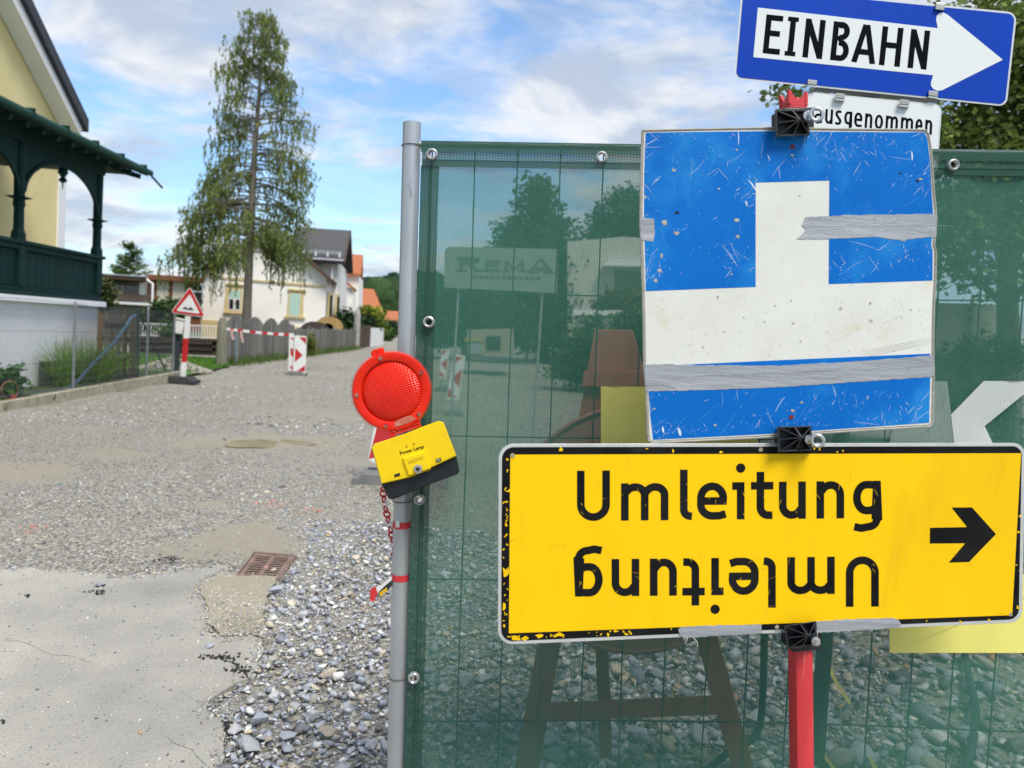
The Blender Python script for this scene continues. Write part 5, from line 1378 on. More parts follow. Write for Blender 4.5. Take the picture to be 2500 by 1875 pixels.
beacon('red and white beacon half hidden behind the red lamp', 7.3, [(938, 925), (1005, 930), (968, 1150), (898, 1122)], [[(.05, .05), (.9, .12), (.05, .35)], [(.10, .50), (.9, .62), (.9, .80), (.02, .99)]], (866, 985, 1148, 1186), G(925, 1172))
# steel pole and barrier tape by the plank fence
sp_ = G(577, 893); mb = MB(); mb.tube([sp_, PY(577, 790, sp_.y)], .03, 8); o = mk('steel_pole', mb, mat('blue_grey_steel', (.13, .18, .21), (.17, .22, .25), scale=6, rough=.5), smooth=True, base=sp_); tag(o, 'thin blue-grey steel pole holding barrier tape at the plank fence', 'pole')
tpz = thing('barrier_tape', 'red and white barrier tape strung from steel pole to beacon', 'barrier tape', PY(*Z4(900, 1040), 21.6))
def tape_strip(pts, wpx, Y, seg_m, parent):
    p_ = up(Y); k = 26
    P_ = [Vector(pts[0]).lerp(Vector(pts[1]), 0)]
    poly = []
    for i in range(k + 1):
        f = i / k * (len(pts) - 1); j = min(int(f), len(pts) - 2); v = Vector(pts[j]).lerp(Vector(pts[j + 1]), f - j); poly.append(v)
    for i in range(k):
        a, b2 = poly[i], poly[i + 1]; d = (b2 - a).normalized(); n_ = Vector((-d.y, d.x))
        q = [tuple(a - n_ * wpx / 2), tuple(b2 - n_ * wpx / 2), tuple(b2 + n_ * wpx / 2), tuple(a + n_ * wpx / 2)]
        ppoly('tape_stripe', p_, q, -.002, .002, (M_rwhite, M_rred)[(i // 2) % 2], parent)
tape_strip([Z4(618, 1010), Z4(720, 1022), Z4(900, 1042), Z4(1060, 1055), Z4(1205, 1060)], 6.5, 21.4, .3, tpz)
tape_strip([Z4(668, 1018), Z4(664, 1060), Z4(680, 1100)], 6, 21.35, .3, tpz)
tape_strip([Z4(745, 1030), Z4(750, 1080), Z4(760, 1125)], 5, 21.35, .3, tpz)

# ================================================================== BEYOND THE MESH FENCE
M_brush = (.03, .075, .025)
b = PY(1330, 850, 44); b.z = 0; tp_ = PY(1312, 440, 44)
lob = []
for x, y, r in ((1308, 470, 42), (1312, 540, 75), (1320, 620, 100), (1330, 700, 118), (1335, 780, 110), (1255, 600, 60), (1395, 660, 60)):
    p = PY(x, y, 44); rr = r * 44 / F_PX; lob.append(((p.x, p.y, p.z), (rr, rr, rr * .95)))
tree('dense_tree', 'tall dense cone-shaped tree rising behind the green mesh', b, tp_, lob, 1500, 14, .30, .20, (.032, .075, .022), r0=.3)
for lb, Y, pts, c, ncl in (('broad dark tree behind the pale building seen through the mesh', 55, ((1470, 560, 55), (1540, 520, 75), (1600, 560, 80), (1520, 620, 70)), (.035, .075, .028), 600), ('leafy tree behind the sign panel seen through the mesh', 40, ((1120, 770, 70), (1190, 760, 70), (1080, 800, 50), (1240, 790, 60)), (.025, .06, .02), 600)):
    lob = []
    for x, y, r in pts:
        p = PY(x, y, Y); rr = r * Y / F_PX; lob.append(((p.x, p.y, p.z), (rr, rr, rr * .9)))
    b = PY(pts[0][0] + 20, 860, Y); b.z = 0; p = PY(*pts[0][:2], Y)
    tree('leafy_tree', lb, b, (p.x, p.y, p.z), lob, ncl, 12, .35, .22, c, r0=.2)
# pale building
pb_ = thing('pale_building', 'pale flat building with a projecting roof seen through the mesh', 'building', PY(1480, 850, 42))
qbox('wall', [(1385, 590), (1520, 578), (1750, 590), (1750, 860), (1385, 860)], 42, 8, mat('pale_render', (.52, .52, .46), (.46, .46, .41), scale=2, rough=.9), pb_)
qbox('canopy', [(1490, 632), (1750, 640), (1750, 655), (1470, 648)], 41, 2, M_wframe, pb_)
qbox('window_band', [(1500, 660), (1740, 665), (1740, 720), (1500, 715)], 42, .05, M_glass, pb_, off=.04)
wl = thing('low_wall', 'low garden wall with pale coping seen through the mesh', 'wall', PY(1480, 850, 26))
qbox('wall', [(1405, 770), (1800, 775), (1800, 880), (1400, 880)], 26, .3, mat('grey_wall', (.22, .23, .21), (.18, .19, .17), scale=3, rough=.9), wl)
qbox('coping', [(1400, 756), (1800, 762), (1800, 774), (1400, 769)], 26, .4, M_wframe, wl, off=.05)
for k, (x, y, rx, ry, Y, lb, c) in enumerate([(1450, 850, 95, 80, 22, 'rounded bright green hedge seen through the mesh', (.045, .12, .02)), (1560, 830, 90, 90, 23, 'second green hedge lobe beside the timber stand', (.04, .11, .02)), (1520, 735, 60, 25, 30, 'red-flowering shrub above the low wall', (.12, .08, .03)), (2420, 855, 120, 45, 8.6, 'low dark bush before the pale garage wall', (.025, .06, .015))]):
    p = PY(x, y, Y); sx = rx * Y / F_PX; sz_ = ry * Y / F_PX
    bush('hedge_bush', lb, (p.x, p.y, 0), [((p.x, p.y, p.z), (sx, sx * .7, sz_)), ((p.x - sx * .2, p.y, max(.1, p.z - sz_ * .6)), (sx * 1.05, sx * .7, sz_ * .7)), ((p.x, p.y, p.z * .5), (sx * .95, sx * .7, p.z * .5))], 560, 12, .1 * Y / 20, .085 * Y / 20, c)
# hut with an awning
ht_ = thing('site_hut', 'small beige hut with yellow fascia seen through the mesh', 'hut', PY(1215, 870, 27))
qbox('wall', z8((520, 165), (935, 155), (940, 400), (520, 400)), 27, 2.5, mat('beige_boards', (.34, .30, .23), (.30, .26, .20), scale=3, rough=.8), ht_)
qbox('fascia', z8((500, 235), (660, 235), (660, 272), (500, 275)), 27, .1, mat('yellow_fascia', (.36, .29, .10), rough=.6), ht_, off=.08)
qbox('opening', z8((690, 225), (820, 225), (820, 345), (690, 345)), 27, .05, M_dark, ht_, off=.05)
qbox('shutter', z8((535, 285), (650, 285), (650, 385), (535, 385)), 27, .05, M_galv, ht_, off=.05)
# hoarding panel with lettering
M_panel = mat('pale_green_panel', (.24, .30, .26), (.20, .26, .23), scale=3, rough=.6)
M_pblack = mat('panel_lettering', (.09, .12, .11), rough=.6)
YH = 7.2; phh = up(YH)
hd = thing('company_panel', 'rounded company panel with dark slab-serif letters behind the mesh', 'sign', PY(1222, 1150, YH))
ppoly('panel', phh, roundpoly([(1086, 602), (1362, 608), (1360, 716), (1084, 702)], [14, 4, 4, 4]), 0, .02, M_panel, hd)
mb = MB()
for ch, x0, x1, h_, yb in (('R', 1112, 1180, 36, 663), ('E', 1184, 1222, 28, 663), ('M', 1228, 1284, 28, 664), ('A', 1288, 1352, 36, 667)):
    w_ = (x1 - x0) / h_; letter(mb, phh, (lambda u, v, x0=x0, yb=yb, h_=h_: (x0 + u * h_, yb - v * h_)), ch, w_, .24, .0225)
for x0, x1, yb in ((1182, 1222, 664), (1288, 1314, 668), (1330, 1356, 668)): mb.sheet([phh.pt(x, y, .0222) for x, y in ((x0 - 2, yb - 4), (x1, yb - 4), (x1, yb), (x0 - 2, yb))])
mk('lettering', mb, M_pblack, hd)
mb = MB()
for k in range(12):
    x0 = 1155 + k * 14; mb.sheet([phh.pt(x, y, .0222) for x, y in ((x0, 672 + k * .3), (x0 + 10, 672 + k * .3), (x0 + 10, 680 + k * .3), (x0, 680 + k * .3))])
mk('small_print', mb, M_pblack, hd)
for x in (1120, 1325):
    a = phh.pt(x, 700, -.03); mb = MB(); mb.tube([Vector((a.x, a.y, 0)), Vector((a.x, a.y, a.z + .35))], .011, 8); mk('post', mb, M_galv, hd, smooth=True)
# garage wall to the right
gw = thing('garage', 'beige garage wall with upright joints seen through the mesh', 'garage', PY(2390, 900, 10.5))
qbox('wall', [(2150, 735), (2482, 745), (2470, 1000), (2140, 1000)], 10.5, 3, mat('beige_render', (.52, .49, .41), (.46, .43, .36), scale=1.5, rough=.9, bump=.1), gw)
for x in (2288, 2375, 2476): qbox('joint_post', [(x - 3, 728), (x + 4, 728), (x - 4, 900), (x - 11, 900)], 10.5, .1, M_galv, gw, off=.06)
qbox('plinth', [(2145, 868), (2474, 876), (2470, 1000), (2140, 1000)], 10.5, .1, mat('dark_plinth', (.09, .11, .09), rough=.9), gw, off=.05)
# near broadleaf tree on the right
YT = 9.0
lob = []
for x, y, r in ((2440, 120, 200), (2560, 300, 230), (2420, 400, 170), (2330, 560, 150), (2520, 560, 220), (2230, 330, 150), (2100, 300, 130), (1990, 240, 60), (1930, 232, 34), (2650, 100, 250)):
    p = PY(x, y, YT); rr = r * YT / F_PX; lob.append(((p.x, p.y + rr * .4, p.z), (rr, rr, rr * .9)))
b = PY(2480, 1000, YT + 1); b.z = 0
tree('garden_tree', 'near leafy tree with yellow-green leaves behind the one-way sign', b, PY(2450, 250, YT + 1), lob, 1900, 12, .11, .058, (.14, .195, .045), r0=.14, vary=.4)

# rust-brown timber trestle with the back of a round sign
YA = 2.42; pa = up(YA)
M_brown = mat('brown_stained_timber', (.42, .12, .08), (.32, .09, .06), scale=6, rough=.8, bump=.3, stretch=(3, 3, .6))
ts = thing('timber_trestle', 'brown timber A-frame trestle standing in the rubble behind the mesh', 'trestle', PY(1545, 1990, YA))
leg = lambda y, s: (1462 - (y - 805) * .186, 1528 + (y - 805) * .268)[s]
ppoly('leg', pa, [(1452, 805), (1500, 805), (leg(2000, 0) + 54, 2010), (leg(2000, 0) - 8, 2010)], -.03, .03, M_brown, ts, bevel=.003)
ppoly('leg', pa, [(1494, 805), (1545, 805), (leg(2000, 1) + 30, 2010), (leg(2000, 1) - 26, 2010)], -.036, .024, M_brown, ts, bevel=.003)
ppoly('cross_board', pa, [(1425, 905), (1640, 905), (1640, 945), (1420, 945)], .031, .055, M_brown, ts, bevel=.003)
ppoly('cross_board', pa, [(1322, 1716), (1748, 1697), (1768, 1744), (1310, 1762)], .031, .055, M_brown, ts, bevel=.003)
ppoly('gusset', pa, [(1464, 808), (1530, 808), (1556, 904), (1442, 904)], .031, .034, M_brown, ts)
ppoly('upright', pa, [(1430, 946), (1466, 946), (1494, 1850), (1464, 1852)], -.075, -.045, M_brown, ts, bevel=.003)
rsn = thing('round_sign', 'dark round sign back mounted on the brown trestle behind the mesh', 'road sign', PY(1555, 1600, YA))
cpts = [(1552 + 308 * math.cos(a), 1292 + 300 * math.sin(a)) for a in np.linspace(0, 2 * math.pi, 49)[:-1]]
M_sback = mat('brown_sign_back', (.34, .15, .115), (.38, .17, .13), scale=4, rough=.7)
ppoly('disc', pa, cpts, .058, .064, M_sback, rsn); mb = MB(); mb.tube([pa.pt(x, y, .066) for x, y in cpts + cpts[:1]], .008, 6, caps=False); mk('rim', mb, M_sback, rsn, smooth=True)
# dark hoses in the rubble
M_hosed = mat('dark_hose', (.018, .04, .035), (.03, .055, .05), scale=8, rough=.6)
def spline(pts, k=6):
    o = []
    for i in range(len(pts) - 1):
        p0, p1, p2, p3 = pts[max(i - 1, 0)], pts[i], pts[i + 1], pts[min(i + 2, len(pts) - 1)]
        for j in range(k):
            f = j / k; o.append(.5 * ((2 * p1) + (p2 - p0) * f + (2 * p0 - 5 * p1 + 4 * p2 - p3) * f * f + (3 * p1 - p0 - 3 * p2 + p3) * f ** 3))
    return o + [pts[-1]]
mb = MB(); mb.tube(spline([PY(1866, 1380, 2.5), PY(1866, 1540, 2.5), PY(1862, 1700, 2.5), PY(1852, 1780, 2.5), PY(1820, 1815, 2.45), PY(1780, 1835, 2.45), PY(1700, 1900, 2.4)]), .0125, 8); o = mk('cable', mb, M_hosed, smooth=True, base=PY(1780, 1835, 2.45)); tag(o, 'dark cable curving into the rubble left of the red post', 'cable')
mb = MB(); mb.tube(spline([G(2300, 1480), G(2340, 1570), G(2362, 1680), G(2378, 1760), G(2370, 1850), G(2340, 1960)]), .016, 8); mb.v = [(v[0], v[1], v[2] + .06) for v in mb.v]; o = mk('cable', mb, M_hosed, smooth=True, base=G(2370, 1760)); tag(o, 'dark cable lying across the rubble at the right', 'cable')
M_ytape = mat('yellow_tape', (.50, .42, .10), (.44, .36, .08), scale=8, rough=.5)
for k, (pts, lb) in enumerate([([(2022, 1622), (2036, 1655), (2056, 1690), (2075, 1718)], 'upper yellow tape scrap on the rubble right of the red post'), ([(2005, 1835), (2025, 1860), (2045, 1890)], 'lower left yellow tape scrap on the rubble beside the red post'), ([(2102, 1830), (2125, 1850), (2140, 1885)], 'lower right yellow tape scrap on the rubble')]):
    mb = MB(); P_ = [G(x, y, .07) for x, y in pts]; vs = []
    for i, p in enumerate(P_): vs += [p + Vector((-.009, 0, 0)), p + Vector((.009, 0, .004 * (-1) ** i))]
    mb.add(vs, [(2 * i, 2 * i + 1, 2 * i + 3, 2 * i + 2) for i in range(len(P_) - 1)]); o = mk('tape_scrap', mb, M_ytape, base=P_[0]); s_ = o.modifiers.new('thick', 'SOLIDIFY'); s_.thickness = .001; tag(o, lb, 'tape')

# ================================================================== THE MESH FENCE
YF = 1.85; pF = up(YF)
ptop, pbot = pF.pt(1006, 300), pF.pt(966, 1875)
eu = (ptop - pbot).normalized(); ex = (pF.pt(2500, 374) - pF.pt(1020, 351)).normalized()
pfoot = ptop - eu * (ptop.z - .03) / eu.z
M_pole = mat('galvanised_tube', (.47, .49, .51), (.36, .38, .40), scale=7, rough=.38, metal=.6, bump=.06, bscale=60, stretch=(1, 1, .25), rvar=.15, c3=(.20, .21, .22), c3lo=.68, c3hi=.74, c3scale=26)
M_fwire = mat('fence_wire', (.05, .09, .085), (.07, .11, .10), scale=20, rough=.5, metal=.3)
fe = thing('construction_fence', 'mobile steel mesh fence panel with galvanised end tube', 'fence', pfoot)
mb = MB(); nseg = 28
ring_o = lambda p, r: [p + (ex * math.cos(2 * math.pi * j / nseg) + ex.cross(eu) * math.sin(2 * math.pi * j / nseg)) * r for j in range(nseg)]
mb.loft([ring_o(pfoot, .0212), ring_o(ptop, .0212), ring_o(ptop, .0185), ring_o(ptop - eu * .12, .0185)], cap=False); mk('end_tube', mb, M_pole, fe, smooth=True)
pr_ = pfoot + ex * 3.46; ht_pole = (ptop - pfoot).length
mb = MB(); mb.tube([pr_, pr_ + eu * ht_pole], .0212, 20); mk('end_tube', mb, M_pole, fe, smooth=True)
rail0 = pF.pt(1025, 352); mb = MB(); mb.tube([rail0 - ex * .01, rail0 + ex * 3.44], .0074, 14); mk('rail', mb, M_pole, fe, smooth=True)
lo_ = rail0 - eu * (1.80); mb = MB(); mb.tube([lo_, lo_ + ex * 3.44], .0115, 12); mk('rail', mb, M_pole, fe, smooth=True)
for k in range(33):
    a = rail0 + ex * (.030 + .1013 * k) - eu * .002
    j = [RNG.normal(0, .002) for _ in range(3)]
    mb = MB(); mb.tube([a, a - eu * .6 + ex * j[0], a - eu * 1.2 + ex * j[1], a - eu * 1.8], .0019, 6)
    mk('wire', mb, M_fwire, fe)
for k, y in enumerate((710, 1057, 1408, 1745)):
    a = pF.pt(1005, y + (15 if k == 3 else 0), -.004); mb = MB(); mb.tube([a + ex * t - eu * (.006 * math.sin(t * 2.2 + k) * (2 if k == 3 else 1)) for t in np.linspace(0, 3.42, 30)], .0019, 6); mk('wire', mb, M_fwire, fe)
for q in (pfoot, pr_):
    mb = MB(); mb.box(q + Vector((0, 0, .05)), (.24, .62, .12)); mk('foot', mb, M_recyc, fe, bevel=.03)

# green mesh cover -------------------------------------------------------
def net_material(name, col, alpha_lo, alpha_hi, weave=900.0, rough=.8, trl=.25):
    m = bpy.data.materials.new(name); m.use_nodes = True
    t = m.node_tree; N = t.nodes; L = t.links; N.remove(N['Principled BSDF'])
    o = N['Material Output']
    tcn = N.new('ShaderNodeTexCoord')
    sx = N.new('ShaderNodeSeparateXYZ'); L.new(tcn.outputs['Object'], sx.inputs[0])
    def wv(src, f):
        a = N.new('ShaderNodeMath'); a.operation = 'MULTIPLY'; a.inputs[1].default_value = f; L.new(src, a.inputs[0])
        s = N.new('ShaderNodeMath'); s.operation = 'SINE'; L.new(a.outputs[0], s.inputs[0]); return s.outputs[0]
    a = wv(sx.outputs['X'], weave); b = wv(sx.outputs['Z'], weave * 1.25)
    mxx = N.new('ShaderNodeMath'); mxx.operation = 'MAXIMUM'; L.new(a, mxx.inputs[0]); L.new(b, mxx.inputs[1])
    nz = N.new('ShaderNodeTexNoise'); nz.inputs['Scale'].default_value = 3.0; nz.inputs['Detail'].default_value = 6; L.new(tcn.outputs['Object'], nz.inputs['Vector'])
    r = N.new('ShaderNodeMapRange'); r.inputs['From Min'].default_value = -.7; r.inputs['From Max'].default_value = 1.0; r.inputs['To Min'].default_value = alpha_lo; r.inputs['To Max'].default_value = alpha_hi
    L.new(mxx.outputs[0], r.inputs['Value'])
    r2 = N.new('ShaderNodeMapRange'); r2.inputs['From Min'].default_value = .35; r2.inputs['From Max'].default_value = .65; r2.inputs['To Min'].default_value = -.03; r2.inputs['To Max'].default_value = .03; L.new(nz.outputs['Fac'], r2.inputs['Value'])
    ad = N.new('ShaderNodeMath'); ad.operation = 'ADD'; ad.use_clamp = True; L.new(r.outputs['Result'], ad.inputs[0]); L.new(r2.outputs['Result'], ad.inputs[1])
    df = N.new('ShaderNodeBsdfDiffuse'); tl = N.new('ShaderNodeBsdfTranslucent'); tr = N.new('ShaderNodeBsdfTransparent')
    gl = N.new('ShaderNodeBsdfGlossy'); gl.inputs['Roughness'].default_value = .45; gl.inputs['Color'].default_value = (.5, .55, .52, 1)
    cm = N.new('ShaderNodeMix'); cm.data_type = 'RGBA'; cm.inputs['A'].default_value = tuple(c * .8 for c in col) + (1,); cm.inputs['B'].default_value = tuple(min(1, c * 1.25) for c in col) + (1,)
    L.new(nz.outputs['Fac'], cm.inputs['Factor']); L.new(cm.outputs['Result'], df.inputs['Color']); L.new(cm.outputs['Result'], tl.inputs['Color'])
    m1 = N.new('ShaderNodeMixShader'); m1.inputs[0].default_value = trl; L.new(df.outputs[0], m1.inputs[1]); L.new(tl.outputs[0], m1.inputs[2])
    mg = N.new('ShaderNodeMixShader'); mg.inputs[0].default_value = .03; L.new(m1.outputs[0], mg.inputs[1]); L.new(gl.outputs[0], mg.inputs[2])
    m2 = N.new('ShaderNodeMixShader'); L.new(ad.outputs[0], m2.inputs[0]); L.new(tr.outputs[0], m2.inputs[1]); L.new(mg.outputs[0], m2.inputs[2])
    L.new(m2.outputs[0], o.inputs['Surface'])
    return m
GREEN = (.052, .165, .122)
M_net = net_material('green_net', GREEN, .53, .83, weave=1600.)
M_hem = net_material('green_net_hem', (.030, .092, .066), .88, .97)
M_hem2 = net_material('green_net_double', (.045, .12, .09), .70, .9)
M_nyel = net_material('net_print_yellow', (.86, .76, .20), .90, .99, trl=.15)
M_nwht = net_material('net_print_white', (.68, .70, .69), .82, .97)
M_ngry = net_material('net_print_grey', (.26, .34, .31), .62, .88)
YN = 1.832; pN = up(YN)
nw = thing('privacy_net', 'green woven mesh cover with printed yellow and white shapes tied to the fence', 'mesh cover', pfoot + Vector((.1, -.02, .05)))
EYE = [(1054.5, 376), (1469.5, 383), (1046.5, 786), (1024, 1219), (1010, 1656), (2329, 402), (1900, 392)]
lx = lambda y: 1029 - (y - 350) * .0288          # left edge of the cover in the photograph
ty = lambda x: 349 + (x - 1030) * .0165          # top edge
def wr(x, y):
    return .0045 * math.sin(x * .009 + y * .004) + .0030 * math.exp(-((y - 400) / 160) ** 2) * math.sin(x * .0303) + .0012 * math.sin(x * .11 + y * .013) + .0035 * math.sin(x * .011 + y * .004) + .0022 * math.sin(y * .013 - x * .006) + .0015 * math.sin(x * .05 + y * .01)
def netgrid(x0f, x1f, y0f, y1f, nx, ny, off, amp=1.0):
    """grid between functions; cells at eyelets are left open"""
    mbn = MB(); vs = []; cen = []
    for j in range(ny + 1):
        for i in range(nx + 1):
            u, v = i / nx, j / ny
            yy = 0; xx = 0
            xa, xb = x0f(u, v), x1f(u, v); xx = xa + (xb - xa) * u
            ya, yb = y0f(xx), y1f(xx); yy = ya + (yb - ya) * v
            xa, xb = x0f(u, yy), x1f(u, yy); xx = xa + (xb - xa) * u
            vs.append(pN.pt(xx, yy, off + wr(xx, yy) * amp)); cen.append((xx, yy))
    fs = []
    for j in range(ny):
        for i in range(nx):
            a = j * (nx + 1) + i; cx = (cen[a][0] + cen[a + nx + 2][0]) / 2; cy = (cen[a][1] + cen[a + nx + 2][1]) / 2
            if any((cx - e[0]) ** 2 + (cy - e[1]) ** 2 < 9.0 ** 2 for e in EYE): continue
            fs.append((a, a + 1, a + nx + 2, a + nx + 1))
    mbn.add(vs, fs); return mbn
YBOT = 2330
yb_ = lambda x: YBOT
mk('fabric', netgrid(lambda u, y: lx(y) + 44, lambda u, y: 4300 if False else 3300, lambda x: ty(x) + 56, yb_, 90, 60, 0), M_net, nw, smooth=True, fix=False)
mk('hem', netgrid(lambda u, y: lx(y), lambda u, y: lx(y) + 44.5, lambda x: 404, yb_, 11, 420, .001, .5), M_hem, nw, smooth=True, fix=False)
mk('seam', netgrid(lambda u, y: lx(y) + 21, lambda u, y: lx(y) + 26, lambda x: 407, yb_, 1, 100, .0032, .5), M_hem, nw, smooth=True, fix=False)
mk('hem', netgrid(lambda u, y: lx(350) - 1, lambda u, y: 3300, lambda x: ty(x) - 6, lambda x: ty(x) + 22, 560, 5, .010, .3), M_hem, nw, smooth=True, fix=False)
mk('sheer_hem', netgrid(lambda u, y: lx(350) + 1, lambda u, y: 3300, lambda x: ty(x) + 22, lambda x: ty(x) + 40, 560, 4, .006, .3), M_hem2, nw, smooth=True, fix=False)
mk('hem_fold', netgrid(lambda u, y: lx(350) + 1, lambda u, y: 3300, lambda x: ty(x) + 40, lambda x: ty(x) + 57, 560, 4, .004, .3), M_hem, nw, smooth=True, fix=False)
def print_patch(name, pts, m, off=.010):
    """printed area laid on the net, subdivided so that it follows its folds"""
    import bmesh
    bm = bmesh.new(); f = bm.faces.new([bm.verts.new((x, y, 0)) for x, y in pts])
    bmesh.ops.triangulate(bm, faces=bm.faces[:])
    for _ in range(3): bmesh.ops.subdivide_edges(bm, edges=bm.edges[:], cuts=1)
    mbn = MB(); bm.verts.index_update()
    mbn.add([pN.pt(v.co.x, v.co.y, off + wr(v.co.x, v.co.y)) for v in bm.verts], [tuple(v.index for v in f.verts) for f in bm.faces]); bm.free()
    return mk(name, mbn, m, nw, smooth=True, fix=False)
print_patch('yellow_print', [(1467, 943), (1580, 944), (1850, 948), (1850, 1250), (1467, 1250)], M_nyel)
print_patch('yellow_print', [(2172, 1400), (2640, 1400), (2640, 1594), (2172, 1594)], M_nyel)
print_patch('grey_print', [(2215, 930), (2313, 931), (2295, 1047), (2322, 1012), (2333, 1100), (2160, 1120)], M_ngry)
print_patch('letter_print', [(2402, 930), (2505, 930), (2540, 930), (2404, 1040), (2432, 1100), (2470, 1180), (2380, 1180), (2332, 1100), (2322, 1012)], M_nwht, .0108)
M_eye = mat('eyelet_steel', (.55, .56, .56), (.42, .43, .43), scale=60, rough=.35, metal=.7)
for x, y in EYE:
    mb = MB(); c = pN.pt(x, y, .014); ax = pN.pt(x + 11.5, y, .014) - c; ay = pN.pt(x, y - 11.5, .014) - c
    rg = []
    for a in np.linspace(0, 2 * math.pi, 29)[:-1]:
        d = ax * math.cos(a) + ay * math.sin(a); rg.append([c + d * 1.30 - pN.n * .006, c + d * 1.2 + pN.n * .001, c + d * .95 + pN.n * .003, c + d * .74 + pN.n * .001, c + d * .70 - pN.n * .006])
    nn = len(rg); vs = [q for r in rg for q in r]; fs = []
    for i in range(nn):
        for j in range(4): fs.append((i * 5 + j, i * 5 + j + 1, ((i + 1) % nn) * 5 + j + 1, ((i + 1) % nn) * 5 + j))
    mb.add(vs, fs); mk('eyelet', mb, M_eye, nw, smooth=True)
# tie wires round the tube
M_tie = mat('rusty_tie_wire', (.09, .075, .065), (.14, .11, .09), scale=40, rough=.6, metal=.5)
for k, (x, y) in enumerate(((1054, 376), (1024, 1219), (1010, 1656))):
    c = pN.pt(x - 6, y + 2, .012); py_ = y + (0, 4, -4)[k] if k else y - 20
    tcx = 1006 - (py_ - 300) * .0254; pc = pF.pt(tcx, py_)
    loop = [c] + [pc + (ex * math.cos(a) - Vector((0, 1, 0)) * math.sin(a)) * .0235 for a in np.linspace(.2, math.pi * 1.75, 12)] + [c + eu * .004]
    mb = MB(); mb.tube(loop, .0011, 5); tw = thing('tie_wire', ('twisted tie wire at the top corner eyelet of the mesh cover', 'tie wire through the eyelet just under the lamp', 'tie wire round the tube at the lowest eyelet')[k], 'wire', c); mk('loop', mb, M_tie, tw, smooth=True)
    mb = MB(); mb.tube([c + ex * .004 + eu * .008, c, c - ex * .006 - eu * .010], .0014, 5); mk('twist', mb, M_tie, tw)
# tape wound round the tube
M_tred = mat('red_tape', (.62, .035, .04), (.50, .03, .035), scale=40, rough=.4)
M_twht = mat('white_tape', (.74, .73, .72), (.66, .65, .64), scale=30, rough=.4)
M_tblk = mat('black_tape_print', (.02, .03, .03), rough=.5); M_tyel = mat('orange_tape_print', (.62, .38, .02), rough=.5)
for k, y in enumerate((1279, 1407)):
    tcx = 1006 - (y - 300) * .0254; c = pF.pt(tcx, y); tw = thing('wound_tape', ('upper red and white tape wrap on the fence tube', 'lower red tape wrap on the fence tube with loose end')[k], 'barrier tape', c)
    mb = MB()
    for j in range(4):
        q = c + eu * (-.006 + .0038 * j); tilt = ex * .0
        mb.loft([ring_o(q - eu * .0022, .0222 + .0006 * (j % 2)), ring_o(q + eu * .0022, .0226)], cap=False)
    mk('wrap', mb, M_tred, tw, smooth=True)
    if k == 0:
        pz = up(YF - .0235); ppoly('white_end', pz, [(966, 1272), (976, 1271), (975, 1288), (965, 1287)], 0, .001, M_twht, tw)
    else:
        pz = up(YF - .01)
        ppoly('loose_end', pz, [(962, 1402), (935, 1425), (915, 1437), (912, 1452), (930, 1448), (948, 1436), (962, 1420)], 0, .0012, M_twht, tw)
        ppoly('loose_end', pz, [(960, 1414), (942, 1428), (924, 1446), (922, 1456), (945, 1444), (961, 1424)], .0025, .0035, M_tblk, tw)
        ppoly('loose_end', pz, [(944, 1434), (925, 1448), (928, 1456), (946, 1443)], .004, .005, M_tyel, tw)
        ppoly('loose_end', pz, [(903, 1440), (916, 1431), (922, 1448), (912, 1470), (904, 1466)], .0025, .0038, M_tred, tw)
# red chain hanging beside the tube
ch = thing('plastic_chain', 'red and white plastic chain hanging behind the fence tube under the lamp', 'chain', pF.pt(955, 1320))
cp = spline([up(1.90).pt(*p) for p in ((934, 1190), (938, 1225), (946, 1262), (955, 1300), (962, 1335), (965, 1370))], 3)
for i in range(len(cp) - 1):
    a, b2 = cp[i], cp[i + 1]; d = (b2 - a).normalized(); s_ = Vector((1, 0, 0)) if i % 2 else Vector((.35, .94, 0)); m_ = (a + b2) / 2; L_ = (b2 - a).length * .62
    mb = MB(); mb.tube([m_ + d * L_ * math.cos(t) + s_ * .0075 * math.sin(t) for t in np.linspace(0, 2 * math.pi, 13)], .0024, 6, caps=False); mk('link', mb, M_tred if i % 4 < 3 else M_twht, ch, smooth=True)

# ================================================================== ONE-WAY SIGN BEHIND THE FENCE
Z7 = lambda x, y: (1560 + x * .425, y * .425)
def z7(pts): return [Z7(*p) for p in pts]
YE = 2.6; pE = up(YE)
M_blue = mat('sign_blue', (.002, .042, .36), (.002, .050, .42), scale=2, rough=.4, spec=.15)
M_swhite = mat('sign_white', (.70, .725, .72), (.665, .69, .69), scale=2, rough=.32)
M_sblack = mat('sign_black', (.004, .005, .007), rough=.6, spec=.03)
M_alu = mat('aluminium_edge', (.62, .63, .62), (.52, .53, .52), scale=14, rough=.4, metal=.4)
M_back = mat('sign_back_grey', (.34, .35, .35), (.28, .29, .29), scale=5, rough=.55, metal=.3)
ow = thing('one_way_sign', 'blue EINBAHN one-way sign with white arrow on a leaning steel post', 'road sign', PY(1990, 2100, YE + .07))
outl = roundpoly([(546, 452), (592, -85), (2172, 72), (2112, 612)], [46, 46, 52, 48], 8)
ppoly('plate', pE, z7(outl), 0, .012, M_alu, ow)
ppoly('blue_face', pE, z7(inset(outl, 11)), .012, .0132, M_blue, ow)
arrow = [(683, 43), (1717, 162), (1707, 112), (1711, 90), (1727, 75), (1750, 72), (1774, 85), (2090, 343), (1742, 518), (1716, 522), (1692, 512), (1677, 492), (1678, 470), (1690, 432), (657, 328)]
ppoly('white_arrow', pE, z7(arrow), .0132, .0138, M_swhite, ow)
mb = MB()
o7 = Vector((710, 305)); e7 = Vector((940, 95)) / 945; v7 = Vector((23, -223))
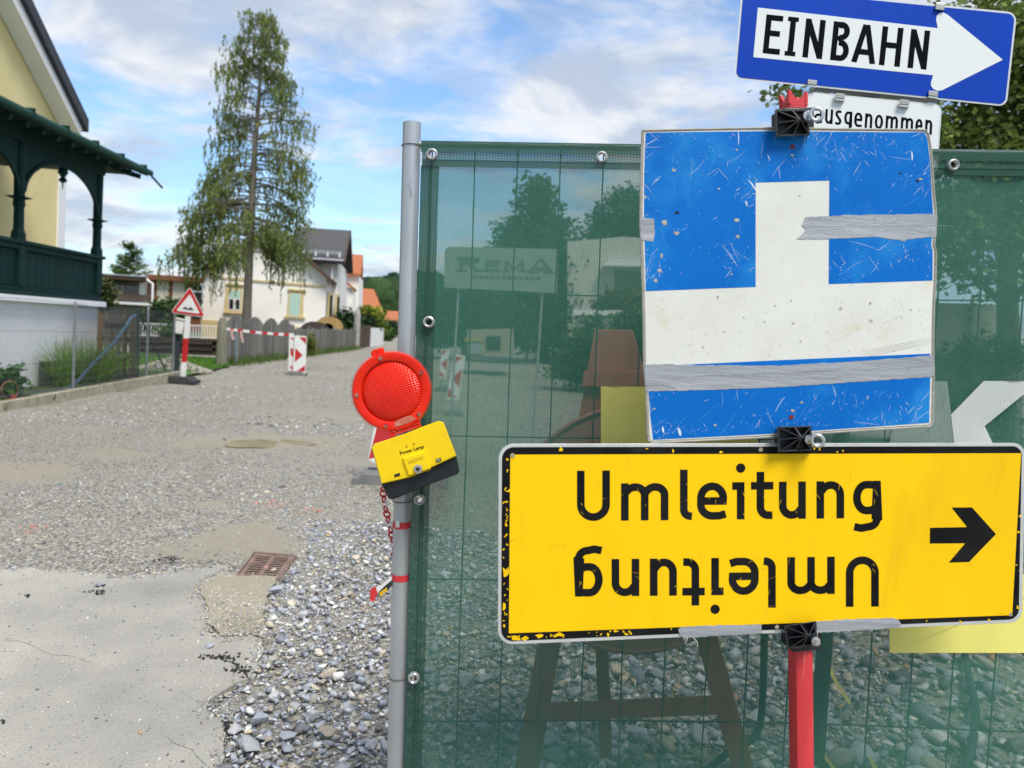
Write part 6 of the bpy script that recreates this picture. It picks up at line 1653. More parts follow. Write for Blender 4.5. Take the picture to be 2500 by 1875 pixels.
for chh, x0, x1 in (('E', 0, 98), ('I', 126, 188), ('N', 229, 343), ('B', 389, 492), ('A', 512, 648), ('H', 671, 792), ('N', 836, 946)):
    letter(mb, pE, (lambda u, v, x0=x0: Z7(*(o7 + e7 * (x0 + u * 224) + v7 * v))), chh, (x1 - x0) / 224, .145, .0142)
mk('lettering', mb, M_sblack, ow)
def clip(x, y, Y, parent, s=1.0):
    p_ = up(Y); ppoly('clip', p_, z7([(x - 27 * s, y - 22), (x + 27 * s, y - 16), (x + 24 * s, y + 12), (x - 30 * s, y + 6)]), .013, .022, M_back, parent, bevel=.0015)
    ppoly('clip', p_, z7([(x - 30 * s, y + 7), (x + 24 * s, y + 13), (x + 23 * s, y + 26), (x - 31 * s, y + 20)]), .0, .020, M_alu, parent, bevel=.0015)
clip(997, 478, YE, ow); clip(1692, 542, YE, ow)
ppoly('clip', pE, z7([(1708, 12), (1760, 17), (1757, 36), (1705, 31)]), .0, .020, M_alu, ow, bevel=.0015)
ppoly('clip', pE, z7([(1705, 32), (1757, 37), (1753, 60), (1701, 54)]), .013, .022, M_back, ow, bevel=.0015)
mb = MB(); mb.tube([up(YE + .03).pt(*Z7(1000, 500)), up(YE + .03).pt(*Z7(1710, 568))], .014, 10); mk('bracket_tube', mb, M_back, ow, smooth=True)
mb = MB(); mb.tube([up(YE + .03).pt(*Z7(900, 60)), up(YE + .03).pt(*Z7(1900, 150))], .014, 10); mk('bracket_tube', mb, M_back, ow, smooth=True)
a = up(YE + .07).pt(2138, 10); b2 = up(YE + .07).pt(2003, 1700); d = (b2 - a).normalized(); b3 = a + d * ((a.z) / -d.z)
mb = MB(); mb.tube([a, b3], .027, 16); mk('post', mb, mat('dark_green_post', (.02, .05, .042), (.03, .06, .052), scale=5, rough=.5), ow, smooth=True)
# supplementary plate
sp2 = thing('supplementary_plate', 'white ausgenommen plate hanging below the one-way sign', 'road sign', up(YE).pt(*Z7(1330, 800)))
o2 = roundpoly([(958, 526), (1742, 600), (1712, 1010), (925, 925)], [46, 46, 40, 40], 8)
ppoly('plate', pE, z7(o2), -.006, .006, M_alu, sp2); ppoly('white_face', pE, z7(inset(o2, 9)), .006, .0072, M_swhite, sp2)
mb = MB(); oo2 = Vector((1002, 702)); ee2 = Vector((680, 72)) / 684; vv2 = Vector((7, -112))
xx_ = 0
for chh, x0, x1 in (('a', 2, 53), ('u', 70, 118), ('s', 132, 172), ('g', 188, 236), ('e', 250, 300), ('n', 316, 362), ('o', 377, 428), ('m', 444, 520), ('m', 538, 614), ('e', 629, 679) if False else ('e', 628, 672), ('n', 688, 732)):
    k_ = 684 / 732
    letter(mb, pE, (lambda u, v, x0=x0 * k_: Z7(*(oo2 + ee2 * (x0 + u * 112) + vv2 * v))), chh, (x1 - x0) * k_ / 112, .125, .0076)
mk('lettering', mb, M_sblack, sp2)
clip(1158, 556, YE - .001, sp2); clip(1528, 592, YE - .001, sp2)

# ================================================================== THE RED SIGN POST WITH ITS TWO SIGNS
YAW = R_(7.5)
nS = Vector((math.sin(YAW), -math.cos(YAW), 0))
c_ = PY(1950, 800, 1.585)
pS = Plane(c_, nS)                     # front of the plates
M_rpost = mat('red_plastic_post', (.58, .045, .055), (.50, .035, .04), scale=7, rough=.45, bump=.12, bscale=120, bdist=.001, c3=(.66, .17, .17), c3lo=.60, c3hi=.74, c3scale=11, stretch=(3, 3, .5))
p0 = pS.pt(1937, 262, -.036); p1 = pS.pt(1957, 1875, -.036); dn = (p1 - p0).normalized(); pft = p0 + dn * ((p0.z - .02) / -dn.z)
rp = thing('sign_post', 'red square plastic post carrying the blue and yellow signs', 'post', pft)
xs2 = Vector((math.cos(YAW), math.sin(YAW), 0))
hw = .0212
def sq(p, r=hw, ch_=.004):
    yv = nS
    return [p + xs2 * a * r + yv * b * r for a, b in ((-1, -.6), (-.88, -.88), (-.6, -1), (.6, -1), (.88, -.88), (1, -.6), (1, .6), (.88, .88), (.6, 1), (-.6, 1), (-.88, .88), (-1, .6))]
mb = MB(); mb.loft([sq(pft), sq(p0)], cap=False); mb.loft([sq(p0, hw * .9), sq(p0 + dn * .15, hw * .9)], cap=False)
mk('tube', mb, M_rpost, rp, smooth=True)
# notched top: four ears
for sgn, ax_, oth in ((1, nS, xs2), (-1, nS, xs2), (1, xs2, nS), (-1, xs2, nS)):
    cc = p0 + ax_ * sgn * hw * .94
    prof = [(-1, 0), (1, 0), (1, 1), (.75, 1.02), (.42, .62), (0, .32), (-.42, .62), (-.75, 1.02), (-1, 1)]
    A = [cc + oth * u * hw - dn * v * .0265 for u, v in prof]
    mb = MB(); mb.prism([v - ax_ * sgn * .0045 for v in A], A); mk('notched_end', mb, M_rpost, rp)
mb = MB(); mb.box(pft + Vector((0, 0, .04)), (.42, .80, .10)); mk('foot', mb, M_recyc, rp, bevel=.03)

# worn blue plate ----------------------------------------------------------
Z6 = lambda x, y: (1540 + x * .5185, 240 + y * .5185)
def z6(pts): return [Z6(*p) for p in pts]
sg = thing('dead_end_sign', 'battered blue dead-end sign hung upside down with grey tape', 'road sign', pS.pt(*Z6(760, 1610)))
M_worn = mat('worn_blue_film', (.001, .112, .43), (.002, .135, .49), scale=3.5, rough=.5, spec=.12, bump=.22, bscale=7, bdist=.012, c3=(.022, .24, .58), c3lo=.52, c3hi=.78, c3scale=6, detail=8)
M_wornw = mat('worn_white_film', (.64, .645, .60), (.58, .58, .53), scale=5, rough=.42, bump=.2, bscale=7, bdist=.012, c3=(.56, .49, .33), c3lo=.60, c3hi=.74, c3scale=11, detail=8)
M_edge = mat('dirty_sign_edge', (.36, .35, .31), (.25, .24, .21), scale=30, rough=.6, bump=.3)
sout = [(55, 152), (300, 146), (520, 142), (700, 140), (1000, 146), (1250, 148), (1386, 150), (1400, 168), (1410, 220), (1417, 290), (1420, 350), (1426, 440), (1434, 510), (1437, 560), (1433, 640), (1427, 690), (1436, 722), (1434, 850), (1426, 1000), (1423, 1190), (1426, 1310), (1421, 1528), (1408, 1545), (1150, 1560), (1000, 1570), (600, 1598), (350, 1610), (105, 1622), (84, 1612), (78, 1560), (74, 1400), (62, 1255), (59, 1000), (50, 700), (45, 600), (48, 350)]
ppoly('plate', pS, z6(sout), -.003, 0, M_edge, sg, bevel=.0008)
mb = MB(); mb.tube([pS.pt(*Z6(*p), -.0005) for p in sout + sout[:1]], .0024, 6, caps=False); mk('edge_bead', mb, M_edge, sg, smooth=True)
face = inset(sout, 9)
ppoly('white_film', pS, z6(face), 0, .0007, M_wornw, sg)
ub = [(70, 162), (300, 158), (700, 154), (1000, 158), (1250, 160), (1384, 160), (1396, 190), (1408, 290), (1412, 350), (1416, 440), (1422, 510), (1424, 560), (1420, 640), (1415, 690), (1422, 722), (1421, 858), (932, 875), (935, 387), (588, 397), (588, 888), (71, 908), (66, 700), (62, 600), (63, 350)]
lbp = [(90, 1262), (700, 1233), (1410, 1202), (1411, 1300), (1405, 1528), (1000, 1556), (600, 1583), (105, 1608), (92, 1500), (84, 1380)]
ppoly('blue_film', pS, z6(ub), .0007, .0011, M_worn, sg)
ppoly('blue_film', pS, z6(lbp), .0007, .0011, M_worn, sg)
# grey duct tape
def tape_mat():
    m = mat('grey_duct_tape', (.27, .285, .31), (.36, .375, .40), scale=9, rough=.36, metal=.15, spec=.5, bump=.55, bscale=26, bdist=.006, stretch=(.35, .35, 2.2), c3=(.25, .26, .28), c3lo=.64, c3hi=.74, c3scale=30)
    return m
M_tape = tape_mat()
def jagpx(pts, amp, seg, seed): return [(v.x, v.y) for v in jag([Vector((p[0], p[1], 0)) for p in pts], amp, seg, seed)]
tapes = [('grey duct tape across the upper right', [(822, 560), (1000, 550), (1200, 547), (1437, 544), (1438, 652), (1390, 656), (1300, 664), (1290, 674), (1262, 668), (1150, 652), (1000, 660), (782, 663), (826, 620), (806, 600)], .0017),
         ('short grey tape wrap on the left edge', [(44, 562), (108, 566), (114, 640), (106, 674), (60, 668), (46, 660)], .0017),
         ('long grey duct tape across the lower part', [(64, 1258), (205, 1256), (700, 1259), (1100, 1236), (1426, 1210), (1427, 1311), (1000, 1340), (700, 1360), (400, 1372), (76, 1380)], .0017),
         ('folded flap of tape at the lower left', [(64, 1254), (204, 1250), (212, 1290), (219, 1335), (208, 1362), (150, 1350), (70, 1352)], .0026)]
for k, (lb, pts, o_) in enumerate(tapes):
    q = jagpx(pts, 1.6, 14, 30 + k); t_ = ppoly('duct_tape', pS, z6(q), .0011, o_, M_tape, sg); t_['label'] = lb
# creases in the tape
rs = random.Random(21); mb = MB()
def scratch(mb, plane, Zf, x, y, L, ang, wd, off, bend=.15, n=4):
    pts = []
    for i in range(n + 1):
        f = i / n - .5; aa = ang + bend * f; pts.append((x + math.cos(aa) * L * f, y + math.sin(aa) * L * f))
    vs = []
    for i, (a, b) in enumerate(pts):
        f = i / n; w_ = wd * (.25 + .75 * math.sin(math.pi * min(.97, max(.03, f)))); nx, ny = -math.sin(ang), math.cos(ang)
        vs += [plane.pt(*Zf(a + nx * w_ / 2, b + ny * w_ / 2), off), plane.pt(*Zf(a - nx * w_ / 2, b - ny * w_ / 2), off)]
    mb.add(vs, [(2 * i, 2 * i + 1, 2 * i + 3, 2 * i + 2) for i in range(n)])
for x0, x1, y0, y1 in ((100, 1420, 1300, 1296), (840, 1430, 604, 600)):
    x = x0
    while x < x1:
        f = (x - x0) / (x1 - x0); yy = (1318 - f * 58) if y0 > 1000 else y0 - f * 6
        L = rs.uniform(40, 160); scratch(mb, pS, Z6, x + L / 2, yy + rs.uniform(-3, 3), L, -.035 if y0 > 1000 else 0, rs.uniform(1.0, 2.6), .0019); x += L * rs.uniform(.7, 1.1)
for _ in range(46):
    low = rs.random() < .55; x = rs.uniform(110, 1400) if low else rs.uniform(850, 1420); f = (x - 100) / 1320
    y = rs.uniform(1285, 1350) - f * 50 if low else rs.uniform(560, 645); scratch(mb, pS, Z6, x, y, rs.uniform(8, 34), rs.choice((0, 1.4, -.6, 2.2)) + rs.uniform(-.4, .4), rs.uniform(1, 2.2), .0019)
mk('tape_creases', mb, mat('tape_crease', (.20, .21, .23), rough=.5), sg, kind='stuff')
# scratches and chips
M_scr = mat('scratched_white', (.62, .68, .72), (.50, .60, .70), scale=40, rough=.6)
M_chip = mat('chipped_paint', (.42, .40, .36), (.30, .27, .22), scale=40, rough=.8)
M_scuff = mat('fine_scuff', (.08, .30, .66), (.05, .24, .60), scale=30, rough=.5)
def in2(poly, x, y): return bool(inpoly(np.array([(x, y)]), poly)[0])
poly_u, poly_l = np.array(ub), np.array(lbp)
mb = MB(); mc = MB(); mf = MB(); n = 0
clus = [(850, 270, 120), (960, 240, 70), (250, 220, 120), (560, 460, 60), (1340, 380, 60), (480, 740, 90), (120, 800, 60), (1030, 820, 110), (1290, 720, 90), (800, 1480, 150), (1000, 1420, 90), (150, 1560, 60), (700, 1500, 120), (1300, 1480, 90), (380, 330, 120), (1150, 240, 110)]
while n < 900:
    u_ = rs.random()
    if u_ < .62: cx, cy, sd_ = rs.choice(clus); x, y = rs.gauss(cx, sd_ * .8), rs.gauss(cy, sd_ * .55)
    elif u_ < .84:
        e_ = rs.choice('lrtb'); x = 68 + rs.expovariate(1 / 14) if e_ == 'l' else 1412 - rs.expovariate(1 / 14) if e_ == 'r' else rs.uniform(70, 1400); y = 164 + rs.expovariate(1 / 14) if e_ == 't' else 1590 - x * .05 - rs.expovariate(1 / 14) if e_ == 'b' else rs.choice((rs.uniform(160, 900), rs.uniform(1370, 1600)))
    else: x, y = rs.uniform(60, 1420), rs.choice((rs.uniform(160, 900), rs.uniform(160, 900), rs.uniform(1370, 1600)))
    if not (in2(poly_u, x, y) or in2(poly_l, x, y)) or 540 < y < 670 and x > 800 or 1250 < y < 1375: continue
    n += 1
    L = min(110, rs.expovariate(1 / 5) + 2 if rs.random() < .72 else rs.expovariate(1 / 34) + 8); ang = rs.choice((rs.uniform(0, 3.14), rs.gauss(-.75, .25), rs.gauss(1.4, .3), rs.gauss(2.3, .3)))
    (scratch(mb, pS, Z6, x, y, L, ang, rs.uniform(.7, 1.7), .0014, rs.uniform(-.25, .25)) if rs.random() < .62 else scratch(mf, pS, Z6, x, y, L * 1.8, ang, rs.uniform(.7, 1.8), .0013, rs.uniform(-.2, .2)))
for (x, y, L, a, w_) in ((95, 205, 70, -.5, 2.5), (575, 410, 70, .95, 7), (470, 740, 130, .95, 2.2), (1100, 690, 160, .3, 1.4), (960, 1380, 60, 1.3, 2.5), (700, 1440, 90, -1.0, 2.4), (545, 495, 26, 1.35, 7), (1325, 270, 46, 1.5, 7), (230, 1570, 40, 1.3, 14), (152, 1560, 30, 1.4, 10), (700, 350, 60, 1.4, 2), (120, 385, 60, -.8, 2.4), (650, 280, 36, 1.2, 3.2), (508, 185, 70, 1.55, 4)):
    scratch(mb, pS, Z6, x, y, L, a, w_, .0015)
def chip(mbx, plane, Zf, x, y, r, off, st=1.0):
    k = 9; mbx.sheet([plane.pt(*Zf(x + math.cos(6.283 * i / k) * r * rs.uniform(.55, 1.2) * st, y + math.sin(6.283 * i / k) * r * rs.uniform(.5, 1.1)), off) for i in range(k)])
for (x, y, r, st) in ((145, 740, 18, .6), (135, 810, 14, 1), (118, 858, 15, .9), (160, 585, 20, .9), (215, 634, 14, 1.3), (500, 575, 14, 1.2), (505, 650, 12, 1.4), (202, 338, 10, 1.4), (500, 242, 7, 1), (475, 828, 9, .7), (1365, 380, 9, 1.2), (762, 1470, 10, 1.2), (398, 1540, 9, .9), (112, 1462, 7, 1), (805, 1432, 8, 1), (415, 425, 9, .8), (760, 268, 9, 1.2), (1115, 1410, 12, .4), (68, 465, 12, .8), (1280, 664, 12, 1.3)):
    chip(mc, pS, Z6, x, y, r * .8, .0016, st)
for (x, y, r) in ((1132, 1048, 10), (990, 990, 8), (1128, 965, 7), (755, 952, 5), (765, 1060, 6), (680, 976, 5), (630, 1052, 5), (532, 1032, 5), (440, 1100, 5), (410, 935, 7), (1320, 995, 5), (340, 1172, 6), (795, 458, 5), (1240, 1190, 5), (800, 1145, 5)): chip(mc, pS, Z6, x, y, r, .0013)
for _ in range(150):
    x, y = rs.uniform(90, 1400), rs.uniform(900, 1220)
    if rs.random() < .3: x, y = rs.uniform(600, 920), rs.uniform(400, 900)
    if y < 915 + (1400 - x) * .0 or y > 1235 - x * .03: continue
    scratch(mc, pS, Z6, x, y, rs.uniform(3, 22), rs.uniform(0, 3.14), rs.uniform(.6, 1.8), .0013)
for k in range(4): scratch(mc, pS, Z6, 1250, 1160 + k * 9, 330, -.20, 1.5, .0013, .02)
mk('scratches', mb, M_scr, sg, kind='stuff'); mk('chips', mc, M_chip, sg, kind='stuff'); mk('scuffs', mf, M_scuff, sg, kind='stuff')
for (x, y) in ((762, 228), (756, 1502)):
    mb = MB(); mb.sheet([pS.pt(*Z6(x + 11 * math.cos(a), y + 11 * math.sin(a)), .0019) for a in np.linspace(0, 6.283, 15)[:-1]]); mk('bolt_hole', mb, mat('bolt_hole_red', (.16, .015, .012), rough=.7) if y < 1000 else bpy.data.materials['bolt_hole_red'], sg)
for (x, y, r) in ((218, 538, 11), (1350, 388, 9), (1270, 352, 7)):
    mb = MB(); mb.sheet([pS.pt(*Z6(x + r * math.cos(a), y + r * .6 * math.sin(a)), .0018) for a in np.linspace(0, 6.283, 11)[:-1]]); mk('dent_hole', mb, M_dark, sg)

# yellow diversion sign -----------------------------------------------------
Z9 = lambda x, y: (1200 + x * .5877, 1060 + y * .5877)
def z9(pts): return [Z9(*p) for p in pts]
um = thing('diversion_sign', 'yellow Umleitung diversion sign with black border and right arrow', 'road sign', pS.pt(*Z9(1250, 860)))
M_yell = mat('sign_yellow', (.84, .52, .002), (.76, .455, .003), scale=1.8, rough=.5, spec=.15, bump=.10, bscale=5, bdist=.01, c3=(.66, .38, .006), c3lo=.60, c3hi=.80, c3scale=5, stretch=(1.6, 1.6, .45), detail=8)
M_bord = mat('worn_black_border', (.006, .006, .007), (.016, .016, .016), scale=12, rough=.6, spec=.04, bump=.2, c3=(.10, .10, .09), c3lo=.66, c3hi=.80, c3scale=8, stretch=(.5, 1, 1), detail=9)
uout = roundpoly([(30, 40), (2218, 36), (2204, 782), (26, 876)], [62, 52, 58, 60], 8)
ppoly('plate', pS, z9(uout), -.003, .0, M_edge, um, bevel=.0008)
ppoly('rim', pS, z9(uout), 0, .0012, M_alu, um, bevel=.0005)
ppoly('black_border', pS, z9(inset(uout, 14)), .0012, .0017, M_bord, um)
yin = [(78, 85), (2200, 79), (2163, 752), (72, 827)]
ppoly('yellow_face', pS, z9(yin), .0017, .0021, M_yell, um)
def base9(x, y0): return y0 - .0105 * (x - 355)
row = [('U', 355, 492), ('m', 538, 735), ('l', 783, 833), ('e', 854, 979), ('i', 1000, 1051), ('t', 1078, 1171), ('u', 1194, 1306), ('n', 1350, 1465), ('g', 1502, 1617)]
CH = 209.0
mb = MB()
for chh, x0, x1 in row:
    letter(mb, pS, (lambda u, v, x0=x0: Z9(x0 + u * CH, base9(x0 + u * CH, 361) - v * CH)), chh, (x1 - x0) / CH, .152, .0024)
mk('lettering', mb, M_bord, um)
mb = MB()
for chh, x0, x1 in row:
    def mp_(u, v, x0=x0):
        x = x0 + u * CH; y = base9(x, 361) - v * CH; return Z9(1964 - x * 1.0 - (0), 868 - y)
    letter(mb, pS, mp_, chh, (x1 - x0) / CH, .152, .0024)
lt2 = mk('lettering', mb, M_bord, um); lt2['label'] = 'same word printed upside down'
ppoly('arrow', pS, z9([(1822, 389), (1976, 386), (1912, 305), (1996, 304), (2096, 415), (1984, 531), (1900, 533), (1968, 453), (1821, 454)]), .0021, .0026, M_bord, um)
# wear: yellow flakes through the black border, fine scratches
mb = MB(); md = MB()
def flake(x, y, r, st=1.0, ang=0):
    k = 8; pts = []
    for i in range(k):
        a = 6.283 * i / k; rr = r * rs.uniform(.35, 1.25); u, v = math.cos(a) * rr * st, math.sin(a) * rr; pts.append(pS.pt(*Z9(x + u * math.cos(ang) - v * math.sin(ang), y + u * math.sin(ang) + v * math.cos(ang)), .0019))
    mb.sheet(pts)
M_yflake = M_yell
for _ in range(80):
    side = rs.random()
    if side < .42: x, y = 58 + rs.uniform(-9, 9), rs.uniform(90, 830)
    elif side < .70: x = 70 + 520 * rs.random() ** 1.6; y = 842 - (x - 70) * .036 + rs.uniform(-9, 9)
    elif side < .82: x, y = rs.uniform(80, 2180), 66 + rs.uniform(-12, 12)
    elif side < .92: x, y = 2188 + rs.uniform(-8, 8), rs.uniform(100, 740)
    else: x = rs.uniform(500, 2100); y = 842 - (x - 70) * .036 + rs.uniform(-8, 8)
    flake(x, y, rs.uniform(1.5, 5.5), rs.uniform(1, 2.6), rs.choice((0, 1.57, .8, 2.2)))
for x, y, r, st, a in ((288, 62, 9, 1.6, 1.3), (60, 575, 15, 1.8, 1.5), (52, 720, 12, 1.6, 1.4), (100, 846, 12, 2.0, 0), (205, 838, 13, 2.2, -.3), (285, 832, 11, 1.8, -.4), (75, 236, 8, 2.4, 0), (140, 850, 10, 2, 0)): flake(x, y, r, st, a)
for _ in range(70):
    x, y = rs.uniform(90, 2150), rs.uniform(95, 790 - 0)
    if y > 815 - x * .033: continue
    scratch(md, pS, Z9, x, y, min(70, rs.expovariate(1 / 16) + 4), rs.choice((rs.uniform(0, 3.14), rs.gauss(-.3, .2))), rs.uniform(.7, 1.5), .0027)
mk('border_flakes', mb, M_yflake, um, kind='stuff'); mk('scuff_marks', md, mat('ochre_scuff', (.56, .34, .02), (.46, .28, .03), scale=20, rough=.6), um, kind='stuff')
mb = MB()
for chh, x0, x1 in row:
    for _ in range(3):
        x = rs.uniform(x0, x1); y = rs.uniform(190, 350); scratch(mb, pS, Z9, x, y, rs.uniform(8, 34), rs.uniform(.7, 2.4), rs.uniform(.8, 1.8), .0030)
        x = 1964 - x; y = rs.uniform(520, 690); scratch(mb, pS, Z9, x, y, rs.uniform(8, 30), rs.uniform(.7, 2.4), rs.uniform(.8, 1.8), .0030)
mk('letter_scratches', mb, M_yell, um, kind='stuff')
for pts, lb in (([(775, 812), (790, 800), (950, 793), (1122, 790), (1124, 826), (950, 838), (800, 846), (782, 832)], 'torn grey tape along the lower edge'), ([(1350, 778), (1480, 769), (1664, 762), (1690, 772), (1704, 792), (1690, 803), (1500, 818), (1352, 824)], 'frayed grey tape right of the lower clamp')):
    t_ = ppoly('duct_tape', pS, z9(jagpx(pts, 2, 12, 50)), .0021, .0042, M_tape, um); t_['label'] = lb
mb = MB()
for x, y, L, dx_ in ((800, 846, 22, 4), (835, 842, 42, 22), (815, 844, 30, -6), (1352, 824, 34, 4), (1580, 812, 14, 2)):
    mb.tube([pS.pt(*Z9(x + dx_ * math.sin(f * 2), y + L * f), .003 + .002 * math.sin(f * 5)) for f in np.linspace(0, 1, 6)], .0006, 4)
mk('tape_threads', mb, M_twht, um)
for x, y in ((88, 88), (2155, 748), (1118, 64), (1185, 800)):
    mb = MB(); mb.tube([pS.pt(*Z9(x, y), .0015), pS.pt(*Z9(x, y), .0032)], .0045, 12); mk('rivet', mb, mat('rivet', (.35, .30, .20), rough=.5, metal=.5), um)

# black plastic clamps with eye bolts -----------------------------------------
M_blk = mat('black_plastic', (.012, .013, .016), (.022, .023, .026), scale=20, rough=.42, bump=.08)
M_zinc = mat('zinc_bolt', (.62, .63, .64), (.50, .51, .52), scale=60, rough=.28, metal=.85)
def clampx(label, q, hub, eye):
    """q: four corners on the photograph, hub position; eye True for a ring bolt"""
    t = thing('sign_clamp', label, 'clamp', pS.pt(hub[0], hub[1], .02), 'black plastic sign clamps')
    b0 = .004; rimh = .026
    ppoly('plate', pS, q, b0, b0 + .006, M_blk, t, bevel=.0015)
    for i in range(4):
        a, b2 = Vector(q[i]), Vector(q[(i + 1) % 4]); cen = (Vector(q[0]) + Vector(q[2])) / 2
        ia, ib = a.lerp(cen, .13), b2.lerp(cen, .13)
        ppoly('side_wall', pS, [tuple(a), tuple(b2), tuple(ib), tuple(ia)], b0 + .006, b0 + (rimh if i in (3,) else .017), M_blk, t, bevel=.0008)
    hb = pS.pt(*hub, b0 + .004); cen3 = Vector(hub)
    ends = [Vector(v) for v in q] + [(Vector(q[i]) + Vector(q[(i + 1) % 4])) / 2 for i in range(4)]
    for e in ends:
        e2 = e.lerp(cen3, .10); d2 = (cen3 - e2).normalized(); n2 = Vector((-d2.y, d2.x)) * 1.6
        lo0, lo1 = b0 + .005, b0 + .005
        P_ = lambda v, o_: pS.pt(v.x, v.y, o_)
        mbr = MB(); vs = [P_(e2 - n2, lo0), P_(e2 + n2, lo0), P_(cen3 + n2, lo0), P_(cen3 - n2, lo0), P_(e2 - n2, b0 + .017), P_(e2 + n2, b0 + .017), P_(cen3 + n2, b0 + .030), P_(cen3 - n2, b0 + .030)]
        mbr.add(vs, [(0, 3, 2, 1), (4, 5, 6, 7), (0, 1, 5, 4), (1, 2, 6, 5), (2, 3, 7, 6), (3, 0, 4, 7)]); mk('rib', mbr, M_blk, t)
    mbr = MB(); mbr.tube([hb, hb + nS * .030], .0075, 16); mk('hub', mbr, M_blk, t, smooth=True)
    upv = -dn
    c = hb + nS * .034
    mbr = MB(); mbr.tube([hb + nS * .027, hb + nS * .031, hb + nS * .0312], [.0095, .0095, .004], 16); mk('washer', mbr, M_zinc, t, smooth=True)
    if eye:
        cc = c + xs2 * .0115 + nS * .008; mbr = MB()
        ax1 = (xs2 * .93 + nS * .35).normalized(); mbr.tube([cc + ax1 * .0115 * math.cos(a) + upv * .0115 * math.sin(a) for a in np.linspace(0, 2 * math.pi, 25)], .0034, 10, caps=False); mbr.tube([hb + nS * .026, c + nS * .006 + xs2 * .001], .0034, 10); mk('eye_bolt', mbr, M_zinc, t, smooth=True)
    else:
        mbr = MB(); mbr.tube([hb + nS * .028, hb + nS * .038], .0065, 6); mk('hex_bolt', mbr, M_zinc, t)
    # rear jaw gripping the post
    cb = pS.pt(sum(v[0] for v in q) / 4, sum(v[1] for v in q) / 4, -.036)
    mbr = MB(); mbr.bar(cb - upv * .024, cb + upv * .024, .066, .058, up=nS); mk('jaw', mbr, M_blk, t, bevel=.004)
clampx('top black clamp with eye bolt above the blue sign', [(1892, 268), (1976, 268), (1977, 330), (1893, 334)], (1954, 292), True)
clampx('middle black clamp with eye bolt between the two signs', [(1897, 1042), (1981, 1040), (1983, 1100), (1899, 1104)], (1958, 1068), True)
clampx('bottom black clamp with hex bolt under the yellow sign', [(1914, 1528), (1992, 1516), (1993, 1574), (1922, 1586)], (1974, 1552), False)

# ================================================================== THE RED WARNING LAMP
ZL = lambda x, y: (820 + x * .2652, 820 + y * .2652)
def zl(pts): return [ZL(*p) for p in pts]
pL = Plane(PY(985, 1060, 1.775), Vector((-.10, -1, 0)))
M_lred = mat('lamp_red_plastic', (.74, .022, .004), (.64, .014, .004), scale=7, rough=.34, spec=.3, rvar=.12)
def lens_mat():
    m = mat('lamp_lens', (.78, .022, .004), (.64, .012, .004), scale=9, rough=.22, spec=.35)
    t = m.node_tree; N = t.nodes; L = t.links; b = N['Principled BSDF']
    tcn = N.new('ShaderNodeTexCoord'); mp = N.new('ShaderNodeMapping'); mp.inputs['Rotation'].default_value = (0, R_(20), 0); L.new(tcn.outputs['Object'], mp.inputs[0])
    sx = N.new('ShaderNodeSeparateXYZ'); L.new(mp.outputs[0], sx.inputs[0])
    def tri(src, f):
        a = N.new('ShaderNodeMath'); a.operation = 'MULTIPLY'; a.inputs[1].default_value = f; L.new(src, a.inputs[0])
        s = N.new('ShaderNodeMath'); s.operation = 'SINE'; L.new(a.outputs[0], s.inputs[0]); return s.outputs[0]
    ad = N.new('ShaderNodeMath'); ad.operation = 'ADD'; L.new(tri(sx.outputs['Z'], 1150), ad.inputs[0])
    sc = N.new('ShaderNodeMath'); sc.operation = 'MULTIPLY'; sc.inputs[1].default_value = .55; L.new(tri(sx.outputs['X'], 950), sc.inputs[0]); L.new(sc.outputs[0], ad.inputs[1])
    bp = N.new('ShaderNodeBump'); bp.inputs['Strength'].default_value = .5; bp.inputs['Distance'].default_value = .0009
    L.new(ad.outputs[0], bp.inputs['Height']); L.new(bp.outputs[0], b.inputs['Normal'])
    return m
M_lens = lens_mat()
M_lyel = mat('lamp_yellow_plastic', (.86, .60, .004), (.78, .53, .006), scale=6, rough=.4, spec=.35, c3=(.62, .42, .02), c3lo=.64, c3hi=.80, c3scale=14)
M_lblk = mat('lamp_black_plastic', (.009, .011, .016), (.016, .018, .022), scale=8, rough=.38)
la = thing('warning_lamp', 'red round roadworks lamp on a tilted yellow battery box at the fence tube', 'warning lamp', pL.pt(*ZL(760, 1500)))
cl = (512, 508); RO = 368
def ringL(r, off, cx=cl[0], cy=cl[1], n=72): return [pL.pt(*ZL(cx + r * math.cos(2 * math.pi * i / n), cy + r * math.sin(2 * math.pi * i / n)), off) for i in range(n)]
mb = MB(); mb.loft([ringL(RO * .90, .004), ringL(RO * .985, .008), ringL(RO * .99, .030), ringL(RO * .965, .036), ringL(RO * .93, .037), ringL(282, .033), ringL(276, .026)]); mk('housing_ring', mb, M_lred, la, smooth=True)
mb = MB(); mb.loft([ringL(RO * 1.005, .013), ringL(RO * 1.015, .015), ringL(RO * 1.015, .019), ringL(RO * 1.005, .021)], cap=False); mk('seam_flange', mb, M_lred, la, smooth=True)
rings = [ringL(276 * math.sin(a), .027 + .017 * math.cos(a), 520, 514) for a in np.linspace(math.pi / 2, .06, 10)]
mb = MB(); mb.loft(rings); mk('lens', mb, M_lens, la, smooth=True)
for x, y in ((412, 207), (790, 337), (190, 547), (460, 830), (765, 720)):
    mb = MB(); c = pL.pt(*ZL(x, y), .036); n_ = pL.n; mb.tube([c, c + n_ * .0022, c + n_ * .0024], [.0052, .0045, .0018], 14); s_ = mk('screw', mb, mat('lamp_screw', (.30, .03, .02), (.45, .25, .2), scale=90, rough=.35, metal=.4) if 'lamp_screw' not in bpy.data.materials else bpy.data.materials['lamp_screw'], la, smooth=True)
ppoly('latch_tab', pL, zl([(320, 152), (342, 128), (438, 105), (450, 152), (398, 168), (335, 196)]), .010, .026, M_lred, la, bevel=.002)
